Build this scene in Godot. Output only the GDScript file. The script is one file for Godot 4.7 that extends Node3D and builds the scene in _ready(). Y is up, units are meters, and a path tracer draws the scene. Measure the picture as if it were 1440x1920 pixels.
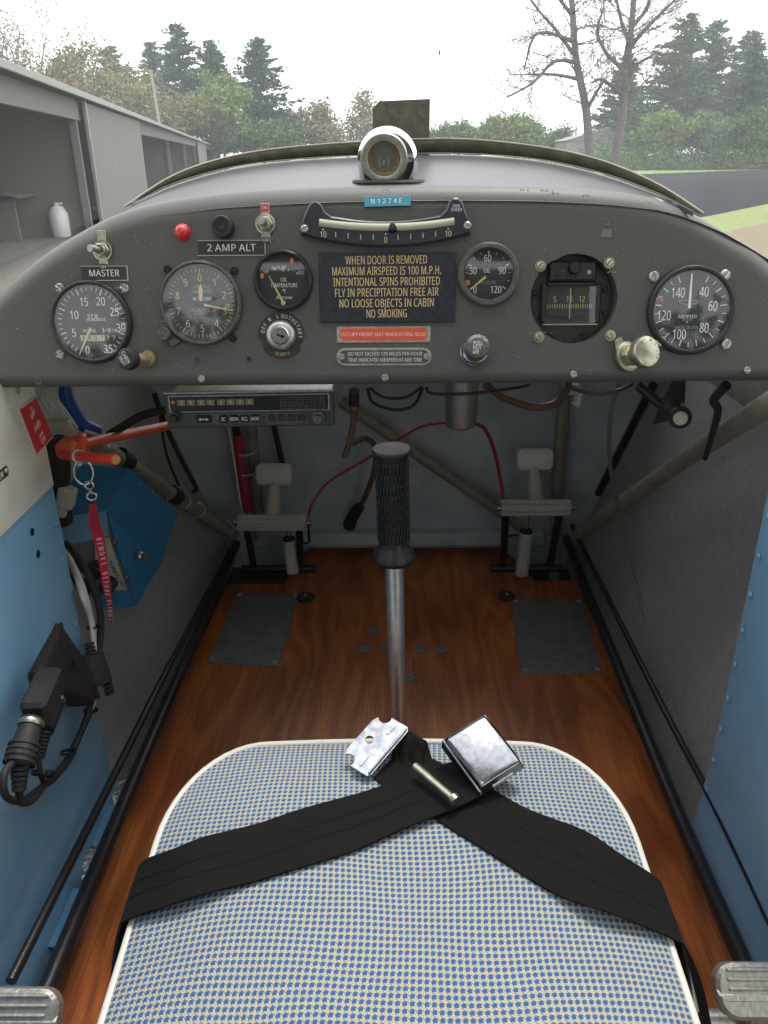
extends Node3D

# ---------------------------------------------------------------- mesh collector
class Geo:
	var v := PackedVector3Array()
	var n := PackedVector3Array()
	var uv := PackedVector2Array()
	var ix := PackedInt32Array()
	var t := Transform3D()
	func vert(p: Vector3, nn: Vector3, w := Vector2.ZERO) -> int:
		v.append(t * p); n.append((t.basis * nn).normalized()); uv.append(w)
		return v.size() - 1
	func face(a: int, b: int, c: int):
		ix.append(a); ix.append(c); ix.append(b)
	func tri(a: Vector3, b: Vector3, c: Vector3):
		var nn := (b - a).cross(c - a).normalized()
		face(vert(a, nn, Vector2(a.x, a.z)), vert(b, nn, Vector2(b.x, b.z)), vert(c, nn, Vector2(c.x, c.z)))
	func quad(a: Vector3, b: Vector3, c: Vector3, d: Vector3, u0 := Vector2(0, 0), u1 := Vector2(1, 0), u2 := Vector2(1, 1), u3 := Vector2(0, 1)):
		var nn := (c - a).cross(d - b).normalized()
		var i := vert(a, nn, u0); var j := vert(b, nn, u1); var k := vert(c, nn, u2); var l := vert(d, nn, u3)
		face(i, j, k); face(i, k, l)
	func box(size: Vector3, at := Vector3.ZERO, bv := 0.0):
		var h := size * 0.5
		var b := minf(bv, minf(h.x, minf(h.y, h.z)) * 0.95)
		for ax in 3:
			for s in [-1.0, 1.0]:
				var e1 := (ax + 1) % 3; var e2 := (ax + 2) % 3
				var q := []
				for c in [[-1, -1], [1, -1], [1, 1], [-1, 1]]:
					var p := Vector3.ZERO
					p[ax] = s * h[ax]; p[e1] = c[0] * (h[e1] - b); p[e2] = c[1] * (h[e2] - b)
					q.append(at + p)
				if s > 0: quad(q[0], q[1], q[2], q[3])
				else: quad(q[3], q[2], q[1], q[0])
		if b <= 0.0: return
		for ax in 3:
			var e1 := (ax + 1) % 3; var e2 := (ax + 2) % 3
			for s1 in [-1.0, 1.0]:
				for s2 in [-1.0, 1.0]:
					var q := []
					for c in [[-1, 0], [1, 0], [1, 1], [-1, 1]]:
						var p := Vector3.ZERO
						p[ax] = c[0] * (h[ax] - b)
						p[e1] = s1 * (h[e1] - (0.0 if c[1] == 0 else b)); p[e2] = s2 * (h[e2] - (b if c[1] == 0 else 0.0))
						q.append(at + p)
					if s1 * s2 > 0: quad(q[3], q[2], q[1], q[0])
					else: quad(q[0], q[1], q[2], q[3])
		for sx in [-1.0, 1.0]:
			for sy in [-1.0, 1.0]:
				for sz in [-1.0, 1.0]:
					var a := at + Vector3(sx * h.x, sy * (h.y - b), sz * (h.z - b))
					var c := at + Vector3(sx * (h.x - b), sy * h.y, sz * (h.z - b))
					var d := at + Vector3(sx * (h.x - b), sy * (h.y - b), sz * h.z)
					if sx * sy * sz > 0: tri(a, c, d)
					else: tri(a, d, c)
	# profile of (radius, z); runs up the outside and then in over the front
	func lathe(pr: Array, seg := 32, at := Vector3.ZERO):
		var k := pr.size() - 1
		var sn := []
		for i in k:
			var d: Vector2 = pr[i + 1] - pr[i]
			sn.append(Vector2(d.y, -d.x).normalized())
		for i in k:
			var a: Vector2 = sn[i]; var b: Vector2 = sn[i]
			if i > 0 and sn[i - 1].dot(sn[i]) > 0.75: a = (sn[i - 1] + sn[i]).normalized()
			if i < k - 1 and sn[i + 1].dot(sn[i]) > 0.75: b = (sn[i + 1] + sn[i]).normalized()
			var row := []
			for j in seg + 1:
				var th := TAU * j / seg
				var c := cos(th); var s := sin(th)
				row.append([vert(at + Vector3(pr[i].x * c, pr[i].x * s, pr[i].y), Vector3(a.x * c, a.x * s, a.y), Vector2(float(j) / seg, float(i) / k)), vert(at + Vector3(pr[i + 1].x * c, pr[i + 1].x * s, pr[i + 1].y), Vector3(b.x * c, b.x * s, b.y), Vector2(float(j) / seg, float(i + 1) / k))])
			for j in seg:
				face(row[j][0], row[j + 1][0], row[j + 1][1]); face(row[j][0], row[j + 1][1], row[j][1])
	func tube(pts: Array, r0: float, r1 := -1.0, sides := 10, cap := true):
		if r1 < 0: r1 = r0
		var m := pts.size()
		var up := Vector3.UP
		var prev := []
		var first := []
		var d0: Vector3 = (pts[1] - pts[0]).normalized()
		if absf(d0.dot(up)) > 0.9: up = Vector3.RIGHT
		for i in m:
			var d: Vector3 = (pts[mini(i + 1, m - 1)] - pts[maxi(i - 1, 0)]).normalized()
			var x := up.cross(d).normalized()
			up = d.cross(x).normalized()
			var r := lerpf(r0, r1, float(i) / (m - 1))
			var ring := []
			for j in sides + 1:
				var th := TAU * j / sides
				var nn := x * cos(th) + up * sin(th)
				ring.append(vert(pts[i] + nn * r, nn, Vector2(float(j) / sides, i)))
			if i > 0:
				for j in sides:
					face(prev[j], prev[j + 1], ring[j + 1]); face(prev[j], ring[j + 1], ring[j])
			else: first = ring
			if cap and (i == 0 or i == m - 1):
				var nn := d if i > 0 else -d
				var c := vert(pts[i], nn)
				var cr := []
				for j in sides + 1:
					var th := TAU * j / sides
					cr.append(vert(pts[i] + (x * cos(th) + up * sin(th)) * r, nn))
				for j in sides:
					if i > 0: face(c, cr[j], cr[j + 1])
					else: face(c, cr[j + 1], cr[j])
			prev = ring
	# polygon (counter-clockwise in x, y) from z0 up to z1, with a chamfered front edge
	func slab(poly: PackedVector2Array, z0: float, z1: float, bv := 0.0):
		var m := poly.size()
		var ins := PackedVector2Array()
		for i in m:
			var a := poly[(i + m - 1) % m]; var b := poly[i]; var c := poly[(i + 1) % m]
			var e0 := (b - a).normalized(); var e1 := (c - b).normalized()
			var n0 := Vector2(-e0.y, e0.x); var n1 := Vector2(-e1.y, e1.x)
			var q := (n0 + n1)
			ins.append(b + q / maxf(0.3, 1.0 + n0.dot(n1)) * bv)
		for i in m:
			var j := (i + 1) % m
			quad(Vector3(poly[i].x, poly[i].y, z0), Vector3(poly[j].x, poly[j].y, z0), Vector3(poly[j].x, poly[j].y, z1 - bv), Vector3(poly[i].x, poly[i].y, z1 - bv))
			if bv > 0: quad(Vector3(poly[i].x, poly[i].y, z1 - bv), Vector3(poly[j].x, poly[j].y, z1 - bv), Vector3(ins[j].x, ins[j].y, z1), Vector3(ins[i].x, ins[i].y, z1))
		var tr := Geometry2D.triangulate_polygon(ins)
		for zz in [z1, z0]:
			var src := ins if zz == z1 else poly
			var base := v.size()
			for p in src: vert(Vector3(p.x, p.y, zz), Vector3(0, 0, 1 if zz == z1 else -1), p)
			for i in range(0, tr.size(), 3):
				var p := src[tr[i]]; var q := src[tr[i + 1]]; var r := src[tr[i + 2]]
				var ccw := (q - p).cross(r - p) > 0
				if ccw == (zz == z1): face(base + tr[i], base + tr[i + 1], base + tr[i + 2])
				else: face(base + tr[i], base + tr[i + 2], base + tr[i + 1])
	# smooth sheet through rows of points; rows run so that (next in row) x (next row) is outward
	func sheet(rows: Array, us := 1.0, vs := 1.0, metric := false):
		var R := rows.size(); var C: int = rows[0].size()
		var base := v.size()
		for i in R:
			for j in C:
				var du: Vector3 = rows[i][mini(j + 1, C - 1)] - rows[i][maxi(j - 1, 0)]
				var dv: Vector3 = rows[mini(i + 1, R - 1)][j] - rows[maxi(i - 1, 0)][j]
				var p: Vector3 = rows[i][j]
				vert(p, du.cross(dv).normalized(), Vector2(p.x * us, p.z * vs) if metric else Vector2(us * j / (C - 1), vs * i / (R - 1)))
		for i in R - 1:
			for j in C - 1:
				var a := base + i * C + j
				face(a, a + 1, a + C + 1); face(a, a + C + 1, a + C)
	func mesh() -> ArrayMesh:
		var ar := []
		ar.resize(Mesh.ARRAY_MAX)
		ar[Mesh.ARRAY_VERTEX] = v; ar[Mesh.ARRAY_NORMAL] = n; ar[Mesh.ARRAY_TEX_UV] = uv; ar[Mesh.ARRAY_INDEX] = ix
		var m := ArrayMesh.new()
		m.add_surface_from_arrays(Mesh.PRIMITIVE_TRIANGLES, ar)
		return m

var M := {}
var used := {}
var font: SystemFont
var rng := RandomNumberGenerator.new()
const PO := Vector3(-0.00374, -0.14375, -0.75403)      # middle of the instrument panel
var PB := Basis(Vector3(1, 0, 0), Vector3(0, 0.97815, -0.20791), Vector3(0, 0.20791, 0.97815))

func numbered(called: String) -> String:
	used[called] = used.get(called, -1) + 1
	return called if used[called] == 0 else "%s_%03d" % [called, used[called]]
func thing(called: String, label: String, category: String, at := Vector3.ZERO, basis_ := Basis(), group := "") -> Node3D:
	var o := Node3D.new()
	o.name = numbered(called); o.transform = Transform3D(basis_, at)
	o.set_meta("label", label); o.set_meta("category", category)
	if group: o.set_meta("group", group)
	add_child(o)
	return o
func onpanel(called: String, label: String, category: String, at: Vector2, lift := 0.0, group := "") -> Node3D:
	return thing(called, label, category, PO + PB * Vector3(at.x, at.y, lift), PB, group)
func obj(called: String, g: Geo, m: Material, parent: Node) -> MeshInstance3D:
	var o := MeshInstance3D.new()
	o.name = called; o.mesh = g.mesh(); o.material_override = m
	parent.add_child(o, true)
	return o
func struct(called: String, g: Geo, m: Material, label := "", category := "") -> MeshInstance3D:
	var o := obj(called, g, m, self)
	o.set_meta("kind", "structure")
	if label: o.set_meta("label", label)
	if category: o.set_meta("category", category)
	return o
func text(parent: Node, s: String, cap: float, at: Vector3, m: Material, xs := 1.0, turn := 0.0) -> MeshInstance3D:
	var tm := TextMesh.new()
	tm.text = s; tm.font = font; tm.font_size = 40; tm.pixel_size = cap / (0.714 * 40.0); tm.depth = 0.0003; tm.curve_step = 2.0
	var o := MeshInstance3D.new()
	o.name = "lettering"; o.mesh = tm; o.material_override = m
	o.transform = Transform3D(Basis(Vector3(0, 0, 1), turn) * Basis.from_scale(Vector3(xs, 1, 1)), at)
	parent.add_child(o, true)
	return o
func curve(pts: Array, steps := 6) -> Array:
	var out := []
	for i in pts.size() - 1:
		var a: Vector3 = pts[maxi(i - 1, 0)]; var b: Vector3 = pts[i]; var c: Vector3 = pts[i + 1]; var d: Vector3 = pts[mini(i + 2, pts.size() - 1)]
		for k in steps: out.append(b.cubic_interpolate(c, a, d, float(k) / steps))
	out.append(pts[-1])
	return out
func frame(z: Vector3, upish := Vector3.UP) -> Basis:
	z = z.normalized()
	var x := upish.cross(z).normalized()
	return Basis(x, z.cross(x), z)
func circle(r: float, c := Vector2.ZERO, seg := 32) -> PackedVector2Array:
	var o := PackedVector2Array()
	for i in seg: o.append(c + Vector2(cos(TAU * i / seg), sin(TAU * i / seg)) * r)
	return o
func rrect(w: float, h: float, r: float, c := Vector2.ZERO) -> PackedVector2Array:
	var o := PackedVector2Array()
	for q in [[1, 1, 0.0], [-1, 1, PI / 2], [-1, -1, PI], [1, -1, PI * 1.5]]:
		for i in 6:
			var th: float = q[2] + PI / 2 * i / 5
			o.append(c + Vector2(q[0] * (w / 2 - r), q[1] * (h / 2 - r)) + Vector2(cos(th), sin(th)) * r)
	return o

# ---------------------------------------------------------------- materials
func lin(r: float, g: float, b: float) -> Color:
	return Color(r, g, b).linear_to_srgb()
func mat(c: Color, rough := 0.6, metal := 0.0) -> StandardMaterial3D:
	var m := StandardMaterial3D.new()
	m.albedo_color = c; m.roughness = rough; m.metallic = metal
	return m
func noise(seed_: int, freq: float, oct := 4) -> FastNoiseLite:
	var f := FastNoiseLite.new()
	f.seed = seed_; f.frequency = freq; f.noise_type = FastNoiseLite.TYPE_SIMPLEX_SMOOTH; f.fractal_octaves = oct
	return f
func grained(c0: Color, c1: Color, freq: float, size := 256, seed_ := 1, sharp := 1.0) -> ImageTexture:
	var im := noise(seed_, freq).get_seamless_image(size, size)
	var out := Image.create(size, size, true, Image.FORMAT_RGB8)
	for y in size:
		for x in size:
			var t := clampf((im.get_pixel(x, y).r - 0.5) * sharp + 0.5, 0, 1)
			out.set_pixel(x, y, c0.lerp(c1, t))
	out.generate_mipmaps()
	return ImageTexture.create_from_image(out)
func relief(freq: float, size := 256, seed_ := 3, strength := 3.0) -> ImageTexture:
	var im := noise(seed_, freq).get_seamless_image(size, size)
	im.convert(Image.FORMAT_RGBA8)
	im.bump_map_to_normal_map(strength)
	return ImageTexture.create_from_image(im)
func tri_mat(m: StandardMaterial3D, scale_: float, tex: Texture2D, nrm: Texture2D = null, ns := 1.0, world := false) -> StandardMaterial3D:
	m.uv1_triplanar = true; m.uv1_world_triplanar = world; m.uv1_scale = Vector3.ONE * scale_
	if tex: m.albedo_texture = tex
	if nrm:
		m.normal_enabled = true; m.normal_texture = nrm; m.normal_scale = ns
	return m
func glass(c: Color, a: float, rough := 0.02) -> StandardMaterial3D:
	var m := mat(Color(c.r, c.g, c.b, a), rough)
	m.transparency = BaseMaterial3D.TRANSPARENCY_ALPHA
	return m
func make_materials():
	var bump_fine := relief(0.09, 256, 5, 4.0)
	var bump_soft := relief(0.02, 256, 9, 3.0)
	M.panel = tri_mat(mat(Color.WHITE, 0.47), 11.0, grained(lin(0.055, 0.053, 0.051), lin(0.14, 0.135, 0.13), 0.13, 512, 11, 1.7), relief(0.3, 512, 6, 3.0), 0.22)
	M.black = tri_mat(mat(Color.WHITE, 0.42), 12.0, grained(lin(0.012, 0.012, 0.013), lin(0.028, 0.028, 0.03), 0.08, 128, 2), bump_fine, 0.25)
	M.black_gloss = mat(lin(0.012, 0.012, 0.014), 0.22)
	M.rubber = tri_mat(mat(Color.WHITE, 0.62), 20.0, grained(lin(0.012, 0.012, 0.013), lin(0.035, 0.034, 0.033), 0.1, 128, 4, 1.6), bump_fine, 0.3)
	M.grip = mat(lin(0.01, 0.01, 0.012), 0.4)
	M.belly = mat(lin(0.04, 0.045, 0.055), 0.7)
	M.dial = mat(lin(0.012, 0.013, 0.016), 0.55)
	M.dial_grey = mat(lin(0.035, 0.042, 0.042), 0.6)
	M.navy = tri_mat(mat(Color.WHITE, 0.35), 14.0, grained(lin(0.012, 0.015, 0.022), lin(0.03, 0.034, 0.045), 0.06, 128, 22), bump_fine, 0.1)
	M.bezel_grey = tri_mat(mat(Color.WHITE, 0.45), 25.0, grained(lin(0.05, 0.048, 0.045), lin(0.13, 0.125, 0.12), 0.08, 128, 8, 1.5))
	M.white_print = mat(lin(0.75, 0.75, 0.73), 0.6)
	M.cream_print = mat(lin(0.72, 0.55, 0.28), 0.6)
	M.lume = mat(lin(0.62, 0.48, 0.26), 0.6)
	M.yellow_print = mat(lin(0.5, 0.42, 0.14), 0.6)
	M.grey_print = mat(lin(0.35, 0.35, 0.34), 0.6)
	M.plate_black = tri_mat(mat(Color.WHITE, 0.4), 20.0, grained(lin(0.02, 0.02, 0.019), lin(0.045, 0.043, 0.04), 0.06, 128, 17))
	M.red_plate = mat(lin(0.62, 0.03, 0.045), 0.35)
	M.orange_red = mat(lin(0.72, 0.1, 0.04), 0.4)
	M.red_jewel = mat(lin(0.6, 0.005, 0.012), 0.06); M.red_jewel.clearcoat_enabled = true
	M.orange_paint = mat(lin(0.5, 0.17, 0.05), 0.6)
	M.teal_tape = mat(lin(0.06, 0.27, 0.36), 0.25)
	M.alu = tri_mat(mat(Color.WHITE, 0.38, 0.9), 18.0, grained(lin(0.36, 0.35, 0.33), lin(0.62, 0.61, 0.58), 0.05, 128, 31), bump_fine, 0.15)
	M.cast = tri_mat(mat(Color.WHITE, 0.45, 0.6), 14.0, grained(lin(0.34, 0.33, 0.31), lin(0.52, 0.505, 0.475), 0.09, 128, 33, 1.4), bump_fine, 0.3)
	M.pedal = tri_mat(mat(Color.WHITE, 0.42, 0.4), 30.0, grained(lin(0.5, 0.485, 0.455), lin(0.68, 0.66, 0.62), 0.05, 128, 34, 1.3))
	M.bead = mat(lin(0.3, 0.275, 0.19), 0.5)
	M.chrome = tri_mat(mat(Color.WHITE, 0.13, 1.0), 10.0, grained(lin(0.62, 0.62, 0.62), lin(0.8, 0.8, 0.8), 0.03, 128, 35), bump_soft, 0.05)
	M.zinc = tri_mat(mat(Color.WHITE, 0.24, 1.0), 22.0, grained(lin(0.2, 0.225, 0.27), lin(0.45, 0.47, 0.5), 0.03, 128, 36, 1.1), bump_soft, 0.08)
	M.brass = tri_mat(mat(Color.WHITE, 0.35, 0.9), 22.0, grained(lin(0.35, 0.3, 0.18), lin(0.55, 0.48, 0.3), 0.04, 128, 37))
	M.nickel = tri_mat(mat(Color.WHITE, 0.34, 0.9), 22.0, grained(lin(0.36, 0.34, 0.27), lin(0.55, 0.53, 0.44), 0.04, 128, 38))
	M.rust = tri_mat(mat(Color.WHITE, 0.8), 60.0, grained(lin(0.34, 0.3, 0.2), lin(0.2, 0.1, 0.035), 0.05, 128, 41, 2.0))
	M.blue = tri_mat(mat(Color.WHITE, 0.27), 2.5, grained(lin(0.19, 0.4, 0.61), lin(0.23, 0.44, 0.65), 0.02, 256, 51), bump_soft, 0.12)
	M.blue_dark = mat(lin(0.035, 0.22, 0.45), 0.35)
	M.white_paint = tri_mat(mat(Color.WHITE, 0.4), 3.0, grained(lin(0.6, 0.58, 0.52), lin(0.7, 0.69, 0.64), 0.02, 256, 53, 1.5), bump_soft, 0.08)
	M.kick = tri_mat(mat(Color.WHITE, 0.85), 5.0, grained(lin(0.3, 0.302, 0.305), lin(0.39, 0.39, 0.388), 0.03, 256, 55, 1.0), bump_fine, 0.3)
	M.fire = tri_mat(mat(Color.WHITE, 0.55), 2.2, grained(lin(0.39, 0.47, 0.52), lin(0.5, 0.57, 0.61), 0.015, 256, 57, 1.8), bump_soft, 0.1)
	M.olive_tube = tri_mat(mat(Color.WHITE, 0.5), 8.0, grained(lin(0.2, 0.193, 0.155), lin(0.3, 0.29, 0.24), 0.03, 128, 59, 1.5))
	M.tube_black = tri_mat(mat(Color.WHITE, 0.34), 14.0, grained(lin(0.01, 0.01, 0.012), lin(0.022, 0.022, 0.024), 0.12, 256, 61, 2.0), bump_fine, 0.12)
	M.orange_tube = mat(lin(0.75, 0.12, 0.04), 0.4)
	M.red_hose = mat(lin(0.4, 0.04, 0.05), 0.4)
	M.brown_hose = mat(lin(0.13, 0.075, 0.055), 0.45)
	M.white_wire = mat(lin(0.65, 0.65, 0.63), 0.4)
	M.plastic_white = mat(lin(0.55, 0.53, 0.47), 0.45)
	M.ribbon = mat(lin(0.45, 0.02, 0.05), 0.85)
	M.cowl = tri_mat(mat(Color.WHITE, 0.36), 6.0, grained(lin(0.045, 0.045, 0.048), lin(0.07, 0.07, 0.073), 0.03, 128, 63))
	M.seal = tri_mat(mat(Color.WHITE, 0.6), 12.0, grained(lin(0.035, 0.035, 0.024), lin(0.07, 0.069, 0.05), 0.03, 128, 65, 1.6))
	M.seal.metallic_specular = 0.15
	M.cream_trim = mat(lin(0.55, 0.5, 0.38), 0.5)
	M.old_plate = tri_mat(mat(Color.WHITE, 0.5), 30.0, grained(lin(0.07, 0.065, 0.035), lin(0.055, 0.03, 0.02), 0.02, 128, 67, 3.0))
	M.webbing = mat(lin(0.012, 0.0115, 0.011), 0.7)
	var wb := Image.create(64, 64, true, Image.FORMAT_RGBA8)
	for y in 64:
		for x in 64:
			var k := 0.5 + 0.5 * sin(TAU * (x / 8.0 + (0.5 if (y / 8) % 2 == 0 else 0.0))) * absf(sin(PI * y / 8.0))
			wb.set_pixel(x, y, Color(k, k, k))
	wb.bump_map_to_normal_map(3.0)
	M.webbing.normal_enabled = true; M.webbing.normal_texture = ImageTexture.create_from_image(wb); M.webbing.normal_scale = 0.9
	M.webbing.rim_enabled = true; M.webbing.rim = 0.05; M.webbing.metallic_specular = 0.2
	# houndstooth weave: one repeat of the cloth
	var S := 64
	var hs := Image.create(S, S, true, Image.FORMAT_RGB8)
	var cream := lin(0.54, 0.52, 0.405); var gold := lin(0.5, 0.39, 0.19); var blue := lin(0.042, 0.12, 0.3); var pale := lin(0.3, 0.39, 0.52)
	for y in S:
		for x in S:
			var fx := float(x) / S; var fy := float(y) / S
			var c := cream
			var thread := 0.93 + 0.07 * sin(TAU * (fx + fy) * 8.0)
			var ax := fposmod(fx, 1.0); var ay := fposmod(fy, 1.0)
			var inblock := ax < 0.6 and ay < 0.6
			var tooth := (ax >= 0.5 and ay < 0.5 and fposmod(ax - ay, 0.5) < 0.16) or (ax < 0.5 and ay >= 0.5 and fposmod(ay - ax, 0.5) < 0.16)
			if inblock: c = blue
			elif tooth: c = blue.lerp(pale, 0.4)
			elif ax >= 0.5 and ay >= 0.5 and absf(ax - 0.75) < 0.09 and absf(ay - 0.75) < 0.09: c = gold
			hs.set_pixel(x, y, Color(c.r * thread, c.g * thread, c.b * thread))
	hs.generate_mipmaps()
	M.houndstooth = mat(Color.WHITE, 0.85)
	M.houndstooth.albedo_texture = ImageTexture.create_from_image(hs)
	var hn := Image.create(S, S, true, Image.FORMAT_RGBA8)
	for y in S:
		for x in S:
			var k := 0.5 + 0.5 * sin(TAU * x / 16.0) * sin(TAU * y / 16.0)
			hn.set_pixel(x, y, Color(k, k, k))
	hn.bump_map_to_normal_map(2.5)
	M.houndstooth.normal_enabled = true; M.houndstooth.normal_texture = ImageTexture.create_from_image(hn); M.houndstooth.normal_scale = 0.6
	M.piping = mat(lin(0.68, 0.66, 0.6), 0.45)
	# varnished plywood
	var W := 1024
	var w1 := noise(71, 1.0, 3); var w2 := noise(72, 1.0, 4); var w3 := noise(73, 1.0, 2)
	var wood := Image.create(W, W, true, Image.FORMAT_RGB8)
	var d0 := lin(0.15, 0.034, 0.011); var d1 := lin(0.6, 0.19, 0.045)
	for y in W:
		for x in W:
			var px := x / 1024.0; var py := y / 1024.0
			var ring := sin((px * 34.0 + w1.get_noise_2d(px * 5.0, py * 3.3) * 7.0) * 2.2)
			var fine := w2.get_noise_2d(px * 240.0, py * 20.0)
			var blot := w3.get_noise_2d(px * 3.0, py * 6.0)
			var t := clampf(0.52 + 0.15 * ring + 0.34 * fine + 0.3 * blot, 0, 1)
			wood.set_pixel(x, y, d0.lerp(d1, t))
	wood.generate_mipmaps()
	M.wood = mat(Color.WHITE, 0.33)
	M.wood.albedo_texture = ImageTexture.create_from_image(wood)
	M.steel_plate = tri_mat(mat(Color.WHITE, 0.5, 0.6), 8.0, grained(lin(0.16, 0.17, 0.19), lin(0.24, 0.25, 0.27), 0.04, 128, 75), bump_fine, 0.1)
	M.foil = tri_mat(mat(Color.WHITE, 0.3, 1.0), 25.0, grained(lin(0.5, 0.5, 0.5), lin(0.75, 0.75, 0.75), 0.05, 128, 77), relief(0.03, 128, 79, 14.0), 1.0)
	M.tape = mat(lin(0.2, 0.2, 0.19), 0.35, 0.4)
	M.chip = tri_mat(mat(Color.WHITE, 0.6), 90.0, grained(lin(0.6, 0.6, 0.58), lin(0.3, 0.3, 0.28), 0.05, 64, 80, 2.0))
	M.roof_liner = mat(lin(0.3, 0.3, 0.29), 0.8)
	M.gauge_glass = glass(Color(0.9, 0.95, 1.0), 0.012, 0.03)
	M.buckle = tri_mat(mat(Color.WHITE, 0.2, 1.0), 16.0, grained(lin(0.17, 0.185, 0.21), lin(0.36, 0.375, 0.4), 0.04, 256, 39, 0.9), bump_soft, 0.12)
	M.shaft = tri_mat(mat(Color.WHITE, 0.3, 0.9), 20.0, grained(lin(0.55, 0.55, 0.53), lin(0.75, 0.75, 0.73), 0.03, 128, 40))
	# outdoors
	M.grass = tri_mat(mat(Color.WHITE, 0.95), 0.25, grained(lin(0.1, 0.145, 0.035), lin(0.2, 0.215, 0.07), 0.03, 512, 81, 1.6), null, 1.0, true)
	M.gravel = tri_mat(mat(Color.WHITE, 0.95), 0.3, grained(lin(0.12, 0.115, 0.1), lin(0.19, 0.18, 0.16), 0.06, 256, 83), null, 1.0, true)
	M.asphalt = tri_mat(mat(Color.WHITE, 0.9), 0.4, grained(lin(0.02, 0.022, 0.027), lin(0.038, 0.04, 0.045), 0.08, 256, 85), null, 1.0, true)
	M.asphalt.metallic_specular = 0.1
	M.earth = tri_mat(mat(Color.WHITE, 0.95), 0.5, grained(lin(0.1, 0.085, 0.045), lin(0.19, 0.15, 0.085), 0.05, 256, 87), null, 1.0, true)
	M.corrugated = tri_mat(mat(Color.WHITE, 0.6), 0.4, grained(lin(0.15, 0.145, 0.13), lin(0.2, 0.195, 0.175), 0.03, 256, 89), null, 1.0, true)
	M.hangar_dark = mat(lin(0.15, 0.15, 0.148), 0.9)
	M.hangar_brown = mat(lin(0.15, 0.125, 0.11), 0.9)
	M.roof_metal = tri_mat(mat(Color.WHITE, 0.5), 0.4, grained(lin(0.14, 0.14, 0.14), lin(0.22, 0.22, 0.215), 0.03, 128, 91), null, 1.0, true)
	M.fascia = mat(lin(0.24, 0.24, 0.235), 0.6)
	M.bark = tri_mat(mat(Color.WHITE, 0.95), 1.2, grained(lin(0.1, 0.085, 0.08), lin(0.2, 0.18, 0.165), 0.05, 128, 93), null, 1.0, true)
	M.bark_pale = tri_mat(mat(Color.WHITE, 0.95), 1.2, grained(lin(0.1, 0.09, 0.085), lin(0.19, 0.175, 0.165), 0.05, 128, 94), null, 1.0, true)
	for k in {"pine": [0.04, 0.09, 0.062], "pine2": [0.062, 0.108, 0.05], "olive": [0.17, 0.15, 0.065], "spring": [0.13, 0.185, 0.045], "bud": [0.2, 0.165, 0.11], "green": [0.07, 0.12, 0.035]}:
		var c: Array = {"pine": [0.04, 0.09, 0.062], "pine2": [0.062, 0.108, 0.05], "olive": [0.17, 0.15, 0.065], "spring": [0.13, 0.185, 0.045], "bud": [0.2, 0.165, 0.11], "green": [0.07, 0.12, 0.035]}[k]
		M[k] = tri_mat(mat(Color.WHITE, 0.8), 0.3, grained(lin(c[0] * 0.75, c[1] * 0.75, c[2] * 0.75), lin(c[0] * 1.25, c[1] * 1.25, c[2] * 1.25), 0.04, 64, 95, 1.5), null, 1.0, true)
		M[k].backlight_enabled = true; M[k].backlight = lin(c[0] * 0.6, c[1] * 0.6, c[2] * 0.4)
	# windscreen plastic, hazed and dusty
	var ws := Image.create(1024, 1024, true, Image.FORMAT_RGBA8)
	ws.fill(Color(0.86, 0.89, 0.92, 0.105))
	var r2 := RandomNumberGenerator.new(); r2.seed = 5
	for i in 700:
		var p := Vector2i(r2.randi_range(2, 1020), r2.randi_range(2, 1020))
		var a := r2.randf_range(0.2, 0.75)
		ws.set_pixelv(p, Color(0.9, 0.9, 0.9, a))
		if r2.randf() < 0.3: ws.set_pixelv(p + Vector2i(1, 0), Color(0.9, 0.9, 0.9, a * 0.7))
	for i in 90:
		var p := Vector2(r2.randf() * 1000.0, r2.randf() * 1000.0); var d := Vector2(1, r2.randf_range(-1.2, 1.2)).normalized()
		for k in r2.randi_range(8, 30):
			var q := Vector2i(p + d * k)
			if q.x < 1023 and q.y < 1023 and q.x > 0 and q.y > 0: ws.set_pixelv(q, Color(0.9, 0.92, 0.95, 0.16))
	M.windscreen = mat(Color.WHITE, 0.04)
	M.windscreen.transparency = BaseMaterial3D.TRANSPARENCY_ALPHA
	M.windscreen.albedo_texture = ImageTexture.create_from_image(ws)

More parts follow.
